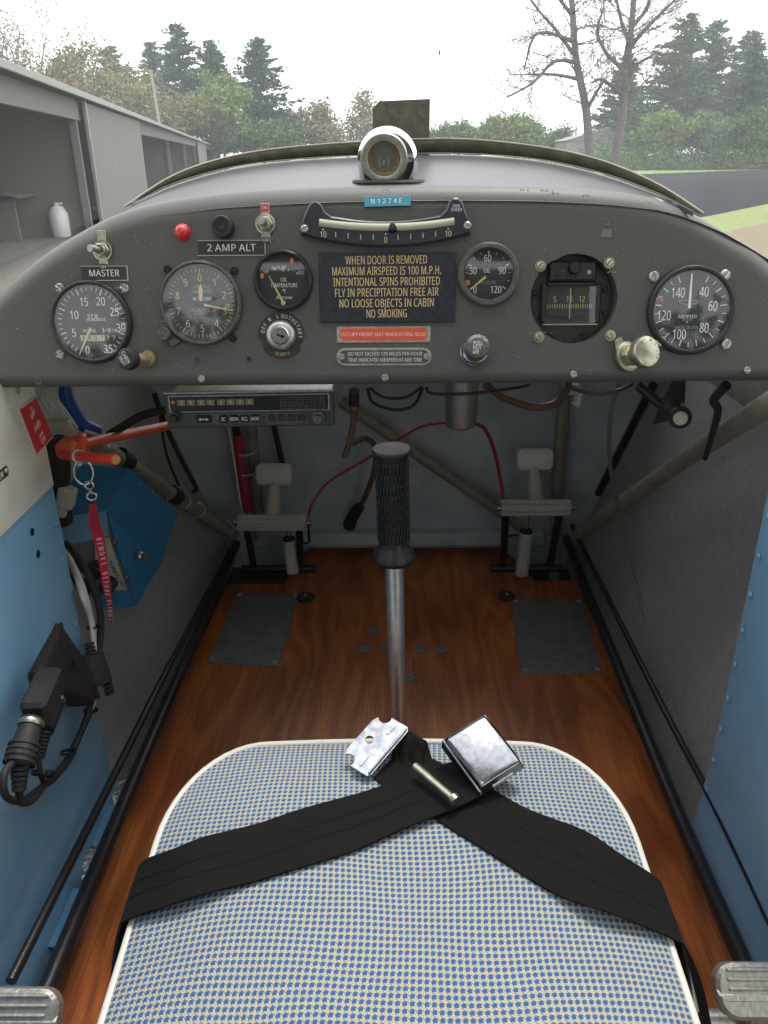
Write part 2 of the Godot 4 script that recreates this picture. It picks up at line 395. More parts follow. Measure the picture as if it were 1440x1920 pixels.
# ---------------------------------------------------------------- outdoors
func conifer(called: String, label: String, at: Vector3, h: float, w: float, m: String, sd: int, group := ""):
	var t := thing(called, label, "tree", at, Basis(), group)
	rng.seed = sd
	var g := Geo.new()
	g.tube([Vector3.ZERO, Vector3(0.1, h * 0.5, 0), Vector3(0, h, 0)], h * 0.016, 0.03, 7)
	obj("trunk", g, M.bark, t)
	var c := Geo.new()
	var y := h * 0.16
	while y < h * 0.99:
		var f := y / h
		var reach := w * 1.4 * pow(1.0 - f, 0.7) * rng.randf_range(0.75, 1.15) + 0.15
		for k in rng.randi_range(5, 7):
			var th := rng.randf() * TAU
			var d := Vector3(cos(th), 0, sin(th))
			var L := reach * rng.randf_range(0.55, 1.15)
			var rise := rng.randf_range(-0.12, 0.28)
			var steps := maxi(2, int(L / 0.26))
			for s in steps:
				var q := (s + 0.6) / steps
				var p := Vector3(0, y, 0) + d * L * q + Vector3(0, rise * L * q * q, 0)
				for e in 5:
					var o := Vector3(rng.randfn(0, 0.26), rng.randfn(0, 0.12), rng.randfn(0, 0.26)) * (1.2 - 0.4 * q)
					var a := (d + Vector3(rng.randfn(0, 0.5), rng.randfn(0.15, 0.3), rng.randfn(0, 0.5))).normalized() * rng.randf_range(0.35, 0.7)
					var b := a.cross(Vector3(rng.randfn(), rng.randfn(), rng.randfn())).normalized() * rng.randf_range(0.1, 0.2)
					c.tri(p + o - b, p + o + b, p + o + a)
		y += rng.randf_range(0.28, 0.5)
	obj("crown", c, M[m], t)
func limb(g: Geo, tips: Array, p: Vector3, d: Vector3, L: float, r: float, depth: int, spread := 0.5):
	var pts := [p]
	var q := p; var dd := d
	for i in 4:
		dd = (dd + Vector3(rng.randfn(0, 0.13), rng.randfn(0.02, 0.1), rng.randfn(0, 0.13))).normalized()
		q += dd * L / 4
		pts.append(q)
	g.tube(pts, r, r * 0.58, 5 if depth < 3 else 3, false)
	if depth <= 0:
		tips.append(q); return
	tips.append(pts[3])
	for k in rng.randi_range(2, 3):
		var nd := (dd + Vector3(rng.randfn(0, spread), rng.randfn(0.05, spread * 0.7), rng.randfn(0, spread))).normalized()
		limb(g, tips, q, nd, L * rng.randf_range(0.6, 0.85), r * 0.58, depth - 1, spread)
	if depth > 1:
		var nd := (dd + Vector3(rng.randfn(0, 0.8), rng.randfn(0, 0.4), rng.randfn(0, 0.8))).normalized()
		limb(g, tips, pts[2], nd, L * 0.6, r * 0.42, depth - 2, spread)
func leafy(called: String, label: String, at: Vector3, h: float, w: float, m: String, sd: int, dens := 14, size := 0.22, bark := "bark", group := ""):
	var t := thing(called, label, "tree", at, Basis(), group)
	rng.seed = sd
	var g := Geo.new(); var tips := []
	g.tube([Vector3.ZERO, Vector3(0.05, h * 0.15, 0), Vector3(0, h * 0.3, 0.05)], h * 0.022, h * 0.016, 7, false)
	for k in 5:
		var th := TAU * k / 5.0 + rng.randf()
		limb(g, tips, Vector3(0, h * (0.16 + 0.035 * k), 0), Vector3(cos(th) * w * 0.2, h * 0.13, sin(th) * w * 0.2).normalized(), h * 0.27, h * 0.011, 3, 0.45)
	obj("trunk", g, M[bark], t)
	var c := Geo.new()
	for p in tips:
		for e in dens * 3:
			var o: Vector3 = p + Vector3(rng.randfn(0, 0.5), rng.randfn(0, 0.42), rng.randfn(0, 0.5)) * (w / 4.5)
			var a := Vector3(rng.randfn(), rng.randfn(), rng.randfn()).normalized() * size * 1.5 * rng.randf_range(0.6, 1.2)
			var b := a.cross(Vector3(rng.randfn(), rng.randfn(), rng.randfn())).normalized() * size * 0.7
			c.tri(o - b, o + b, o + a)
	obj("crown", c, M[m], t)
func bare_tree(label: String, path: Array, limbs: Array, r: float, sd: int):
	var t := thing("bare_tree", label, "tree", Vector3(path[0].x, -1.75, path[0].z), Basis(), "")
	rng.seed = sd
	var o: Vector3 = t.position
	var g := Geo.new(); var tips := []
	var pp := []
	for p in path: pp.append(p - o)
	g.tube(curve(pp, 4), r, r * 0.4, 8, false)
	var tk := curve(pp, 4)
	for i in range(8, tk.size()):
		for k in 2:
			var th := rng.randf() * TAU
			limb(g, tips, tk[i], Vector3(cos(th) * 0.9, rng.randf_range(0.1, 0.9), sin(th) * 0.9).normalized(), rng.randf_range(0.7, 1.5), r * 0.16, 3, 0.55)
	obj("trunk", g, M.bark_pale, t)
	for l in limbs:
		var lg := Geo.new()
		var lp := []
		for p in l: lp.append(p - o)
		lp = curve(lp, 3)
		lg.tube(lp, r * 0.42, r * 0.16, 6, false)
		for i in range(2, lp.size()):
			var d: Vector3 = (lp[i] - lp[i - 1]).normalized()
			for k in 2:
				if rng.randf() < 0.8:
					limb(lg, tips, lp[i], (d + Vector3(rng.randfn(0, 0.7), rng.randfn(0, 0.6), rng.randfn(0, 0.7))).normalized(), rng.randf_range(0.5, 1.1), r * 0.1, 3, 0.55)
		obj("limb", lg, M.bark_pale, t)
	var c := Geo.new()
	for p in tips:
		for e in 2:
			var q: Vector3 = p + Vector3(rng.randfn(), rng.randfn(), rng.randfn()) * 0.12
			var a := Vector3(rng.randfn(), rng.randfn(), rng.randfn()).normalized() * 0.07
			var b := a.cross(Vector3(rng.randfn(), rng.randfn(), rng.randfn())).normalized() * 0.03
			c.tri(q - b, q + b, q + a)
	obj("buds", c, M.bud, t)
func outdoors():
	var G0 := -1.75
	var g := Geo.new()
	g.quad(Vector3(-900, G0, 200), Vector3(900, G0, 200), Vector3(900, G0, -1400), Vector3(-900, G0, -1400))
	struct("ground", g, M.grass)
	g = Geo.new()   # gravel apron in front of the hangar
	g.quad(Vector3(-9, G0 + 0.004, 4), Vector3(1.5, G0 + 0.004, 4), Vector3(-12, G0 + 0.004, -95), Vector3(-24, G0 + 0.004, -95))
	struct("apron", g, M.gravel)
	g = Geo.new()   # dark asphalt strip
	var np := [Vector3(4, G0 + 0.004, -19), Vector3(9.8239, -1.7460, -25.4591), Vector3(14.3481, -1.7460, -31.6235), Vector3(60, G0 + 0.004, -66)]
	var fp := [Vector3(2, G0 + 0.004, -76), Vector3(23.5, G0 + 0.004, -80), Vector3(44, G0 + 0.004, -99), Vector3(120, G0 + 0.004, -150)]
	for i in 3: g.quad(np[i], np[i + 1], fp[i + 1], fp[i])
	struct("asphalt_strip", g, M.asphalt)
	g = Geo.new()
	g.quad(Vector3(3, G0 + 0.004, -13), Vector3(8.7507, -1.7460, -20.7975), Vector3(10.4048, -1.7460, -22.7149), Vector3(14, G0 + 0.004, -12))
	struct("bare_earth", g, M.earth)
	# hangar row: runs away to the left of the nose
	var hb := Basis(Vector3(0.985, 0, -0.1714), Vector3.UP, Vector3(0.1714, 0, 0.985))   # local -z runs along the front
	var h := thing("hangar", "long open fronted hangar row with sheet metal roof and dark bays", "hangar", Vector3(-6.3, G0, -14.2), hb)
	var H := 3.05
	g = Geo.new()
	g.quad(Vector3(0.35, H, 12), Vector3(0.35, H, -125), Vector3(-9, H + 1.6, -125), Vector3(-9, H + 1.6, 12))
	g.quad(Vector3(0.35, H - 0.05, -125), Vector3(0.35, H - 0.05, 12), Vector3(-9, H + 1.55, 12), Vector3(-9, H + 1.55, -125))
	obj("roof", g, M.roof_metal, h)
	g = Geo.new(); g.box(Vector3(0.05, 0.13, 137), Vector3(0.37, H - 0.02, -56.5), 0.01); obj("fascia", g, M.fascia, h)
	g = Geo.new(); g.box(Vector3(0.1, 4.4, 137), Vector3(-8.9, 2.2, -56.5)); obj("back_wall", g, M.hangar_dark, h)
	g = Geo.new(); g.box(Vector3(0.12, 0.42, 137), Vector3(0.06, H - 0.3, -56.5)); obj("header_beam", g, M.hangar_dark, h)
	for z in [11.9, 3.0, -6.0, -18.6, -31.0, -44.0, -57.0, -75.0, -95.0, -124.9]:
		g = Geo.new(); g.t = Transform3D(Basis(), Vector3(0, 0, z)); g.slab(PackedVector2Array([Vector2(-8.85, 0), Vector2(-0.1, 0), Vector2(-0.1, H - 0.05), Vector2(-8.85, H + 1.42)]), -0.04, 0.04); obj("partition", g, M.hangar_brown, h)
		g = Geo.new(); g.box(Vector3(0.16, H - 0.1, 0.16), Vector3(0.0, H / 2, z + 0.2)); obj("post", g, M.hangar_dark, h)
	for d in [[-6.2, -17.2], [-57.4, -74.8]]:
		g = Geo.new()
		var rows := [[], []]
		var nn := int((d[0] - d[1]) / 0.04)
		for i in nn + 1:
			var z: float = d[0] - (d[0] - d[1]) * i / nn
			var x := 0.22 + 0.022 * sin(i * PI / 2)
			rows[0].append(Vector3(x, 0.05, z)); rows[1].append(Vector3(x, H - 0.12, z))
		g.sheet(rows)
		var door := obj("sliding_door", g, M.corrugated, h)
		g = Geo.new(); g.box(Vector3(0.08, H - 0.2, 0.16), Vector3(0.25, H / 2, d[0] + 0.08), 0.01); obj("edge_strip", g, M.roof_metal, door)
	# stored things in the first bay
	var rk := thing("storage_rack", "dark storage rack with pale bins inside the open hangar bay", "rack", Vector3(-9.5, G0, -18.2), hb)
	for k in 4:
		g = Geo.new(); g.box(Vector3(0.5, 0.04, 2.6), Vector3(0, 0.15 + k * 0.42, 0)); obj("shelf", g, M.hangar_brown, rk)
		for b in 4:
			g = Geo.new(); var bh := 0.12 + 0.24 * fposmod(sin(k * 7.1 + b * 3.7) * 9.3, 1.0); g.box(Vector3(0.3, bh, 0.2 + 0.3 * fposmod(sin(k * 2.3 + b * 5.9) * 7.7, 1.0)), Vector3(0, 0.17 + bh / 2 + k * 0.42, -0.95 + b * 0.62 + 0.1 * sin(k * 3.0 + b)), 0.02); obj("bin", g, [M.hangar_dark, M.hangar_brown, M.roof_metal][(k + b * 2) % 3], rk)
	for sx in [-1.28, 1.28]:
		g = Geo.new(); g.box(Vector3(0.5, 1.6, 0.04), Vector3(0, 0.8, sx)); obj("upright", g, M.hangar_dark, rk)
	var jug := thing("white_drum", "white plastic drum standing by the corrugated hangar door", "drum", Vector3(-7.9963, -1.7460, -19.8866), Basis(Vector3.RIGHT, -PI / 2).scaled(Vector3.ONE * 0.7))
	g = Geo.new(); g.lathe([Vector2(0, 0), Vector2(0.3, 0), Vector2(0.33, 0.05), Vector2(0.33, 0.75), Vector2(0.2, 0.98), Vector2(0.1, 1.02), Vector2(0.1, 1.1), Vector2(0, 1.1)], 20); obj("body", g, M.white_wire, jug)
	g = Geo.new(); g.box(Vector3(0.06, 0.2, 0.06), Vector3(0.16, 0, 1.08), 0.02); obj("handle", g, M.white_wire, jug)
	var wing := thing("stored_wing", "pale aircraft wing panel stored on trestles inside hangar bay", "wing", Vector3(-9.2, G0 + 0.95, -20.5), hb)
	g = Geo.new()
	var ro := []
	for i in 9:
		var th := TAU * i / 8.0
		ro.append([Vector3(cos(th) * 0.7, sin(th) * 0.08, 2.5), Vector3(cos(th) * 0.7, sin(th) * 0.08, -3.0)])
	g.sheet(ro); obj("skin", g, M.corrugated, wing)
	for z in [2.0, -2.4]:
		g = Geo.new(); g.box(Vector3(0.9, 0.9, 0.08), Vector3(0, -0.5, z)); obj("trestle", g, M.hangar_brown, wing)
	# pole
	var pole := thing("white_pole", "thin white pole leaning behind the hangar roof", "pole", Vector3(-18.4, G0, -70), Basis())
	g = Geo.new(); g.tube([Vector3.ZERO, Vector3(-0.45, 7.9, 0)], 0.13, 0.1, 8); obj("shaft", g, M.fascia, pole)
	g = Geo.new(); g.lathe([Vector2(0.15, 7.85), Vector2(0.15, 7.95), Vector2(0, 8.0)], 8); var cp := obj("cap", g, M.fascia, pole); cp.rotation.x = -PI / 2; cp.position.x = -0.45
	# far grey building behind the bare trees
	var bd := thing("grey_shed", "pale grey shed far behind the two bare trees", "shed", Vector3(29, G0, -118))
	g = Geo.new(); g.box(Vector3(11, 3.4, 8), Vector3(0, 1.7, 0)); obj("wall", g, M.fascia, bd)
	g = Geo.new(); g.tri(Vector3(-5.8, 3.4, 4.2), Vector3(5.8, 3.4, 4.2), Vector3(0, 5.0, 4.2)); g.quad(Vector3(5.8, 3.4, 4.2), Vector3(5.8, 3.4, -4.2), Vector3(0, 5, -4.2), Vector3(0, 5, 4.2)); g.quad(Vector3(0, 5, 4.2), Vector3(0, 5, -4.2), Vector3(-5.8, 3.4, -4.2), Vector3(-5.8, 3.4, 4.2)); obj("roof", g, M.roof_metal, bd)
	# trees beyond the hangar
	var sp := [[-26.4, -112, 16.8, 5.0, "pine", "tall dark blue green spruce rising highest beyond the hangar roof"], [-21.9, -109, 14.8, 4.2, "pine", "dark spruce close beside the tallest spruce beyond hangar"], [-15.6, -106, 14.6, 4.6, "pine", "lone dark spruce standing at the right of hangar row"], [-30.8, -116, 15.2, 3.8, "pine2", "slim olive green spruce behind the yellow leafed trees"], [-37.0, -118, 15.4, 4.2, "pine2", "green spruce half hidden between the yellow leafed trees"]]
	for i in sp.size():
		var a: Array = sp[i]
		conifer("spruce_tree", a[5], Vector3(a[0], G0, a[1]), a[2], a[3], a[4], 100 + i, "spruces beyond the hangar")
	leafy("budding_tree", "tall nearly bare tree with pinkish buds behind the hangar", Vector3(-41, G0, -98), 17.5, 7.5, "bud", 121, 5, 0.2, "bark_pale")
	leafy("budding_tree", "spreading pinkish budding tree beside the tall bare one", Vector3(-47, G0, -104), 17.0, 7.5, "bud", 122, 6, 0.2, "bark_pale")
	leafy("leafy_tree", "yellow ochre leafed tree in front of the spruces", Vector3(-31.5, G0, -98), 12.0, 6.0, "olive", 123, 16, 0.24)
	leafy("leafy_tree", "wide ochre leafed tree beside the pinkish budding trees", Vector3(-36.0, G0, -101), 12.4, 6.0, "olive", 124, 15, 0.24)
	leafy("leafy_tree", "small ochre tree low behind the hangar roof edge", Vector3(-25, G0, -92), 9.0, 5.0, "olive", 125, 15, 0.24)
	leafy("leafy_tree", "light green spring tree between two dark spruces", Vector3(-19.2, G0, -99), 10.2, 3.6, "spring", 126, 18, 0.24)
	leafy("leafy_tree", "low light green tree beneath the lone dark spruce", Vector3(-13.5, G0, -95), 5.5, 3.5, "green", 127, 16, 0.24)
	leafy("leafy_tree", "pale brown tree far off left of the upright plate", Vector3(-5.8, G0, -118), 9.6, 6.5, "bud", 128, 9, 0.26, "bark_pale")
	leafy("leafy_tree", "small pale brown tree near the lone dark spruce", Vector3(-10.5, G0, -112), 8.0, 5.0, "bud", 129, 9, 0.26, "bark_pale")
	leafy("leafy_tree", "low green tree far off just right of the plate", Vector3(7.6, G0, -130), 6.4, 4.5, "green", 130, 14, 0.26)
	leafy("leafy_tree", "yellowish green tree far off over the middle of cowl", Vector3(16.5, G0, -112), 7.2, 5.5, "spring", 131, 16, 0.26)
	leafy("leafy_tree", "dim green tree far off beside the yellowish green one", Vector3(12.5, G0, -128), 7.0, 5.5, "green", 132, 14, 0.26)
	leafy("leafy_tree", "low green tree far off left of the bare trees", Vector3(22.0, G0, -126), 6.4, 6.0, "green", 133, 14, 0.26)
	# trees on the right beyond the asphalt
	var rp := [[35.5, -108, 16.9, 5.6, "pine2", "tall broad pine beside the pair of bare trees"], [40.6, -112, 16.8, 4.4, "pine2", "slim tall pine next to the broad pine"], [46.0, -114, 16.0, 4.8, "pine2", "green pine beyond the slim tall pine"], [52, -112, 15.0, 4.6, "pine", "outermost dark pine beyond the asphalt strip"], [31.5, -118, 13.5, 4.2, "pine2", "pine half hidden behind the forking bare tree"], [43.2, -106, 13.6, 4.2, "pine", "shorter dark pine in front of the slim pine"], [38.4, -116, 14.6, 4.2, "pine2", "pine between the broad pine and slim pine"], [48.8, -107, 13.2, 4.4, "pine2", "bushy pine by the outermost dark pine"]]
	for i in rp.size():
		var a: Array = rp[i]
		conifer("pine_tree", a[5], Vector3(a[0], G0, a[1]), a[2], a[3], a[4], 140 + i, "pines beyond the asphalt strip")
	leafy("leafy_tree", "bright green young tree at foot of the broad pine", Vector3(32.6, G0, -101), 6.6, 3.6, "spring", 151, 17, 0.24)
	leafy("leafy_tree", "green bushy tree under the slim tall pine", Vector3(38.0, G0, -102), 6.2, 3.6, "green", 152, 18, 0.24)
	leafy("leafy_tree", "green rounded tree beyond the far asphalt edge", Vector3(43.5, G0, -103), 6.6, 3.8, "green", 153, 18, 0.24)
	leafy("leafy_tree", "olive green tree beside the rounded green tree", Vector3(49.0, G0, -104), 7.0, 3.8, "spring", 154, 16, 0.24)
	var ub := Geo.new()
	rng.seed = 170
	for i in 26000:
		var p := Vector3(rng.randf_range(24, 64), G0 + absf(rng.randfn(0, 1.0)) * rng.randf_range(0.6, 2.0), rng.randf_range(-112, -97))
		var a := Vector3(rng.randfn(), rng.randfn(), rng.randfn()).normalized() * 0.26
		var b := a.cross(Vector3(rng.randfn(), rng.randfn(), rng.randfn())).normalized() * 0.12
		ub.tri(p - b, p + b, p + a)
	var u := obj("undergrowth", ub, M.green, self)
	u.set_meta("kind", "stuff"); u.set_meta("label", "tangled green undergrowth along the far asphalt edge"); u.set_meta("category", "undergrowth")
	# wood standing behind the aircraft, which the gauge glasses mirror
	ub = Geo.new()
	for i in 16000:
		var p := Vector3(rng.randf_range(-75, 75), 0, rng.randf_range(46, 54))
		p.y = G0 + rng.randf() * (12.5 + 2.0 * sin(p.x * 0.35) + 1.2 * sin(p.x * 1.1))
		var a := Vector3(rng.randfn(), rng.randfn(), rng.randfn()).normalized() * 0.8
		var b := a.cross(Vector3(rng.randfn(), rng.randfn(), rng.randfn())).normalized() * 0.4
		ub.tri(p - b, p + b, p + a)
	u = obj("wood", ub, M.green, self)
	u.set_meta("kind", "stuff"); u.set_meta("label", "dense green wood standing behind the aircraft"); u.set_meta("category", "wood")
	# two bare trees
	bare_tree("bare grey tree with its trunk curving toward the plate", [Vector3(10.7, -1.75, -45), Vector3(10.5387, -0.0180, -45.0000), Vector3(10.1117, 2.2301, -45.0000), Vector3(9.4089, 4.3793, -45.0000), Vector3(8.9571, 6.8760, -45.0000), Vector3(8.5333, 9.7674, -45.5000)],
		[[Vector3(9.4671, 4.3323, -45.0000), Vector3(8.4436, 5.5861, -45.4000), Vector3(7.5029, 6.5587, -45.8000), Vector3(6.5207, 7.7201, -46.0000)], [Vector3(9.5346, 4.1917, -45.0000), Vector3(8.2528, 4.2227, -44.5000), Vector3(7.1776, 3.2593, -44.0000), Vector3(5.9914, 2.6687, -43.8000)], [Vector3(9.2881, 5.0737, -45.0000), Vector3(7.9754, 5.4943, -45.0000), Vector3(7.1932, 5.3175, -45.0000), Vector3(6.8755, 4.1634, -45.0000)], [Vector3(9.7715, 3.4358, -45.0000), Vector3(8.5826, 3.7641, -46.0000), Vector3(7.1388, 3.8156, -46.5000)], [Vector3(10.1368, 1.9856, -45.0000), Vector3(10.5418, 2.9260, -44.6000), Vector3(10.8442, 3.3817, -44.4000)], [Vector3(8.9571, 6.8760, -45.0000), Vector3(9.5127, 7.6764, -44.6000), Vector3(10.1403, 8.7113, -44.5000)], [Vector3(9.0731, 6.2085, -45.0000), Vector3(8.3825, 6.8803, -45.0000), Vector3(7.5950, 8.0653, -45.5000)]], 0.27, 161)
	bare_tree("bare grey tree forking upward beside the broad pine", [Vector3(12.0, -1.75, -45.5), Vector3(12.0754, -0.0272, -45.5000), Vector3(12.1658, 2.2419, -45.5000), Vector3(12.0896, 4.4100, -45.5000), Vector3(12.1540, 6.0291, -45.5000), Vector3(11.9636, 9.5309, -45.5000)],
		[[Vector3(12.0603, 4.6450, -45.5000), Vector3(12.6076, 5.5066, -45.0000), Vector3(13.3017, 6.2328, -44.6000), Vector3(14.1743, 7.0864, -44.5000)], [Vector3(12.0669, 3.9369, -45.5000), Vector3(11.2495, 4.5841, -46.0000), Vector3(10.7018, 5.7068, -46.5000), Vector3(10.8716, 6.6353, -46.5000)], [Vector3(12.1057, 2.7326, -45.5000), Vector3(10.8553, 3.4283, -45.0000), Vector3(10.2802, 3.2983, -44.8000)], [Vector3(12.1831, 5.8009, -45.5000), Vector3(12.9456, 6.7452, -45.8000), Vector3(13.0526, 8.3332, -46.0000)], [Vector3(12.1367, 5.1106, -45.5000), Vector3(11.6977, 6.0727, -45.8000), Vector3(11.1588, 7.6856, -46.0000)], [Vector3(12.0713, 3.4589, -45.5000), Vector3(12.5790, 4.1425, -45.2000), Vector3(13.0289, 4.3540, -45.0000)]], 0.29, 162)

# ---------------------------------------------------------------- cabin shell
const PTOP := [Vector2(-0.47, -0.09), Vector2(-0.435, -0.035), Vector2(-0.41, -0.003), Vector2(-0.3760, 0.0309), Vector2(-0.3336, 0.0628), Vector2(-0.2928, 0.0855), Vector2(-0.2556, 0.1016), Vector2(-0.2142, 0.1119), Vector2(-0.1479, 0.1200), Vector2(-0.0720, 0.1238), Vector2(-0.0015, 0.1252), Vector2(0.0688, 0.1253), Vector2(0.1391, 0.1239), Vector2(0.1893, 0.1212), Vector2(0.2373, 0.1157), Vector2(0.2628, 0.1094), Vector2(0.2976, 0.0959), Vector2(0.3284, 0.0795), Vector2(0.3661, 0.0570), Vector2(0.41, 0.013), Vector2(0.44, -0.035), Vector2(0.47, -0.09)]
func panel_top(x: float) -> float:
	for i in PTOP.size() - 1:
		if x >= PTOP[i].x and x <= PTOP[i + 1].x: return lerpf(PTOP[i].y, PTOP[i + 1].y, (x - PTOP[i].x) / (PTOP[i + 1].x - PTOP[i].x))
	return -0.08
func cabin():
	var g := Geo.new()
	var F := -0.78
	# plywood floor with clipped front corners
	var fl := PackedVector2Array([Vector2(-0.345, 0.9), Vector2(0.36, 0.9), Vector2(0.362, -0.62), Vector2(0.375, -0.66), Vector2(0.385, -1.0), Vector2(0.372, -1.36), Vector2(0.29, -1.36), Vector2(0.244, -1.505), Vector2(-0.174, -1.505), Vector2(-0.215, -1.35), Vector2(-0.33, -1.35), Vector2(-0.352, -0.74), Vector2(-0.345, -0.70)])
	var tr := Geometry2D.triangulate_polygon(fl)
	for p in fl: g.vert(Vector3(p.x, F, p.y), Vector3.UP, Vector2(p.x * 1.25 + 0.5, (p.y + 1.52) / 2.45))
	for i in range(0, tr.size(), 3):
		if (fl[tr[i + 1]] - fl[tr[i]]).cross(fl[tr[i + 2]] - fl[tr[i]]) < 0: g.face(tr[i], tr[i + 1], tr[i + 2])
		else: g.face(tr[i], tr[i + 2], tr[i + 1])
	for i in fl.size():
		var a := fl[i]; var b := fl[(i + 1) % fl.size()]
		g.quad(Vector3(a.x, F - 0.012, a.y), Vector3(b.x, F - 0.012, b.y), Vector3(b.x, F, b.y), Vector3(a.x, F, a.y))
	var floor_ := struct("floor", g, M.wood)
	# bolts and washers through the plywood
	for p in [Vector3(-0.0319, -0.7800, -1.1812), Vector3(-0.0437, -0.7800, -1.1213), Vector3(-0.0076, -0.7800, -1.1212), Vector3(0.0499, -0.7800, -1.1210), Vector3(0.0879, -0.7800, -1.1209), Vector3(0.0777, -0.7800, -1.4829), Vector3(0.0278, -0.7800, -1.0424)]:
		g = Geo.new(); g.t = Transform3D(Basis(Vector3.RIGHT, -PI / 2), p)
		g.lathe([Vector2(0.0115, 0), Vector2(0.0115, 0.0015), Vector2(0.0055, 0.002), Vector2(0.005, 0.0045), Vector2(0, 0.005)], 18)
		obj("bolt", g, M.steel_plate, floor_)
	# belly pan under the boards
	g = Geo.new()
	g.quad(Vector3(-0.6, -0.83, 1.2), Vector3(0.6, -0.83, 1.2), Vector3(0.6, -0.83, -1.6), Vector3(-0.6, -0.83, -1.6))
	struct("belly_pan", g, M.belly)
	# firewall
	g = Geo.new()
	g.t = Transform3D(Basis(), Vector3(0, 0, -1.52)); g.slab(PackedVector2Array([Vector2(-0.595, -0.85), Vector2(0.595, -0.85), Vector2(0.595, -0.37), Vector2(0.4, -0.23), Vector2(-0.4, -0.23), Vector2(-0.595, -0.37)]), 0, 0.01)
	struct("firewall", g, M.fire)
	g = Geo.new()
	g.box(Vector3(0.62, 0.03, 0.03), Vector3(0.02, -0.75, -1.495), 0.004)
	struct("firewall_flange", g, M.fire)
	# dark grey footwell sides
	var L := [Vector3(-0.345, F - 0.04, -1.51), Vector3(-0.50, -0.36, -1.51), Vector3(-0.385, F - 0.04, -0.80), Vector3(-0.535, -0.30, -0.80)]
	var rows := []
	for i in 9:
		var row := []
		for j in 9:
			var u := i / 8.0; var w := j / 8.0
			row.append(L[0].lerp(L[1], w).lerp(L[2].lerp(L[3], w), u) + Vector3(-0.012 * sin(PI * w) * sin(PI * u), 0, 0))
		rows.append(row)
	g = Geo.new(); g.sheet(rows); struct("footwell_side_left", g, M.kick)
	L = [Vector3(0.385, F - 0.04, -1.51), Vector3(0.555, -0.36, -1.51), Vector3(0.383, F - 0.04, -0.66), Vector3(0.46, -0.30, -0.66)]
	rows = []
	for i in 9:
		var row := []
		for j in 9:
			var u := i / 8.0; var w := j / 8.0
			row.append(L[0].lerp(L[1], w).lerp(L[2].lerp(L[3], w), u) + Vector3(0.012 * sin(PI * w) * sin(PI * u), 0, 0))
		rows.append(row)
	g = Geo.new(); g.sheet(rows); struct("footwell_side_right", g, M.kick)
	# side walls: blue below, white above, a sill on top
	for s in [-1, 1]:
		var x := -0.388 if s < 0 else 0.378
		var zf := -0.815 if s < 0 else -0.715
		var split := -0.34 if s < 0 else -0.285
		var side := "left" if s < 0 else "right"
		var zr := 1.2 if s < 0 else -0.42      # the right side ends at the open doorway
		g = Geo.new()
		rows = []
		for i in 13:      # sheet metal with a slow ripple
			var row := []
			for j in 7:
				var y := lerpf(-0.835, split, j / 6.0)
				var z := lerpf(zf, zr, pow(i / 12.0, 1.3))
				var rip := 0.0028 * sin(z * 19.0 + y * 7.0) * sin((y + 0.8) * 6.0)
				row.append(Vector3(x + rip - (0.02 * s * pow(clampf((-0.72 - y) / 0.115, 0, 1), 2)), y, z))
			rows.append(row)
		if s > 0: rows.reverse()
		g.sheet(rows)
		var wl := struct("wall_" + side, g, M.blue)
		g = Geo.new()
		var hw := split + 0.195
		g.box(Vector3(0.004, -hw, zr - zf), Vector3(x - 0.001 * s, split - hw / 2 + 0.0, (zr + zf) / 2), 0.001)
		obj("upper_skin", g, M.white_paint, wl)
		g = Geo.new(); g.box(Vector3(0.14, 0.012, zr - zf), Vector3(x + s * 0.07, -0.199, (zr + zf) / 2), 0.003)
		obj("sill", g, M.white_paint, wl)
		g = Geo.new(); g.box(Vector3(0.004, 0.63, zr + 0.75), Vector3(x + s * 0.138, -0.52, (zr - 0.75) / 2), 0.001)
		obj("outer_skin", g, M.blue, wl)
		var rv := Geo.new()
		rv.lathe([Vector2(0.0036, 0), Vector2(0.003, 0.0012), Vector2(0, 0.002)], 10)
		var rm := rv.mesh()
		for k in 9:
			var o := MeshInstance3D.new(); o.name = "rivet"; o.mesh = rm; o.material_override = M.blue
			o.transform = Transform3D(Basis(Vector3.UP, -s * PI / 2), Vector3(x - s * 0.0012, split - 0.045 - k * 0.045, zf + 0.012))
			wl.add_child(o, true)
	g = Geo.new(); g.box(Vector3(0.004, 1.3, 0.8), Vector3(0.50, -0.15, 0.84), 0.001); struct("wall_rear_right", g, M.white_paint)
	# roof and tail end of the cabin, behind and above the seats
	g = Geo.new()      # wing over the cabin, with the skylight opening above the seats
	g.box(Vector3(5.0, 0.1, 1.7), Vector3(-2.79, 0.58, 0.42), 0.02); g.box(Vector3(5.0, 0.1, 1.7), Vector3(2.79, 0.58, 0.42), 0.02)
	g.box(Vector3(0.58, 0.098, 0.28), Vector3(0, 0.58, -0.29), 0.02); g.box(Vector3(0.58, 0.098, 0.8), Vector3(0, 0.58, 0.87), 0.02)
	struct("wing_roof", g, M.roof_liner)
	g = Geo.new(); g.box(Vector3(1.1, 1.3, 0.02), Vector3(0, -0.15, 1.25)); struct("cabin_bulkhead", g, M.kick)

	# boot cowl between the panel and the windscreen
	var low := [Vector3(-0.2542, -0.0421, -0.8227), Vector3(-0.2207, -0.0252, -0.8663), Vector3(-0.1689, -0.0111, -0.9218), Vector3(-0.1038, -0.0038, -0.9704), Vector3(-0.0065, -0.0, -0.9999), Vector3(0.0797, 0.0006, -0.9826), Vector3(0.1575, -0.0053, -0.9319), Vector3(0.2147, -0.0179, -0.8736), Vector3(0.2556, -0.0339, -0.8207), Vector3(0.2846, -0.05, -0.7778)]
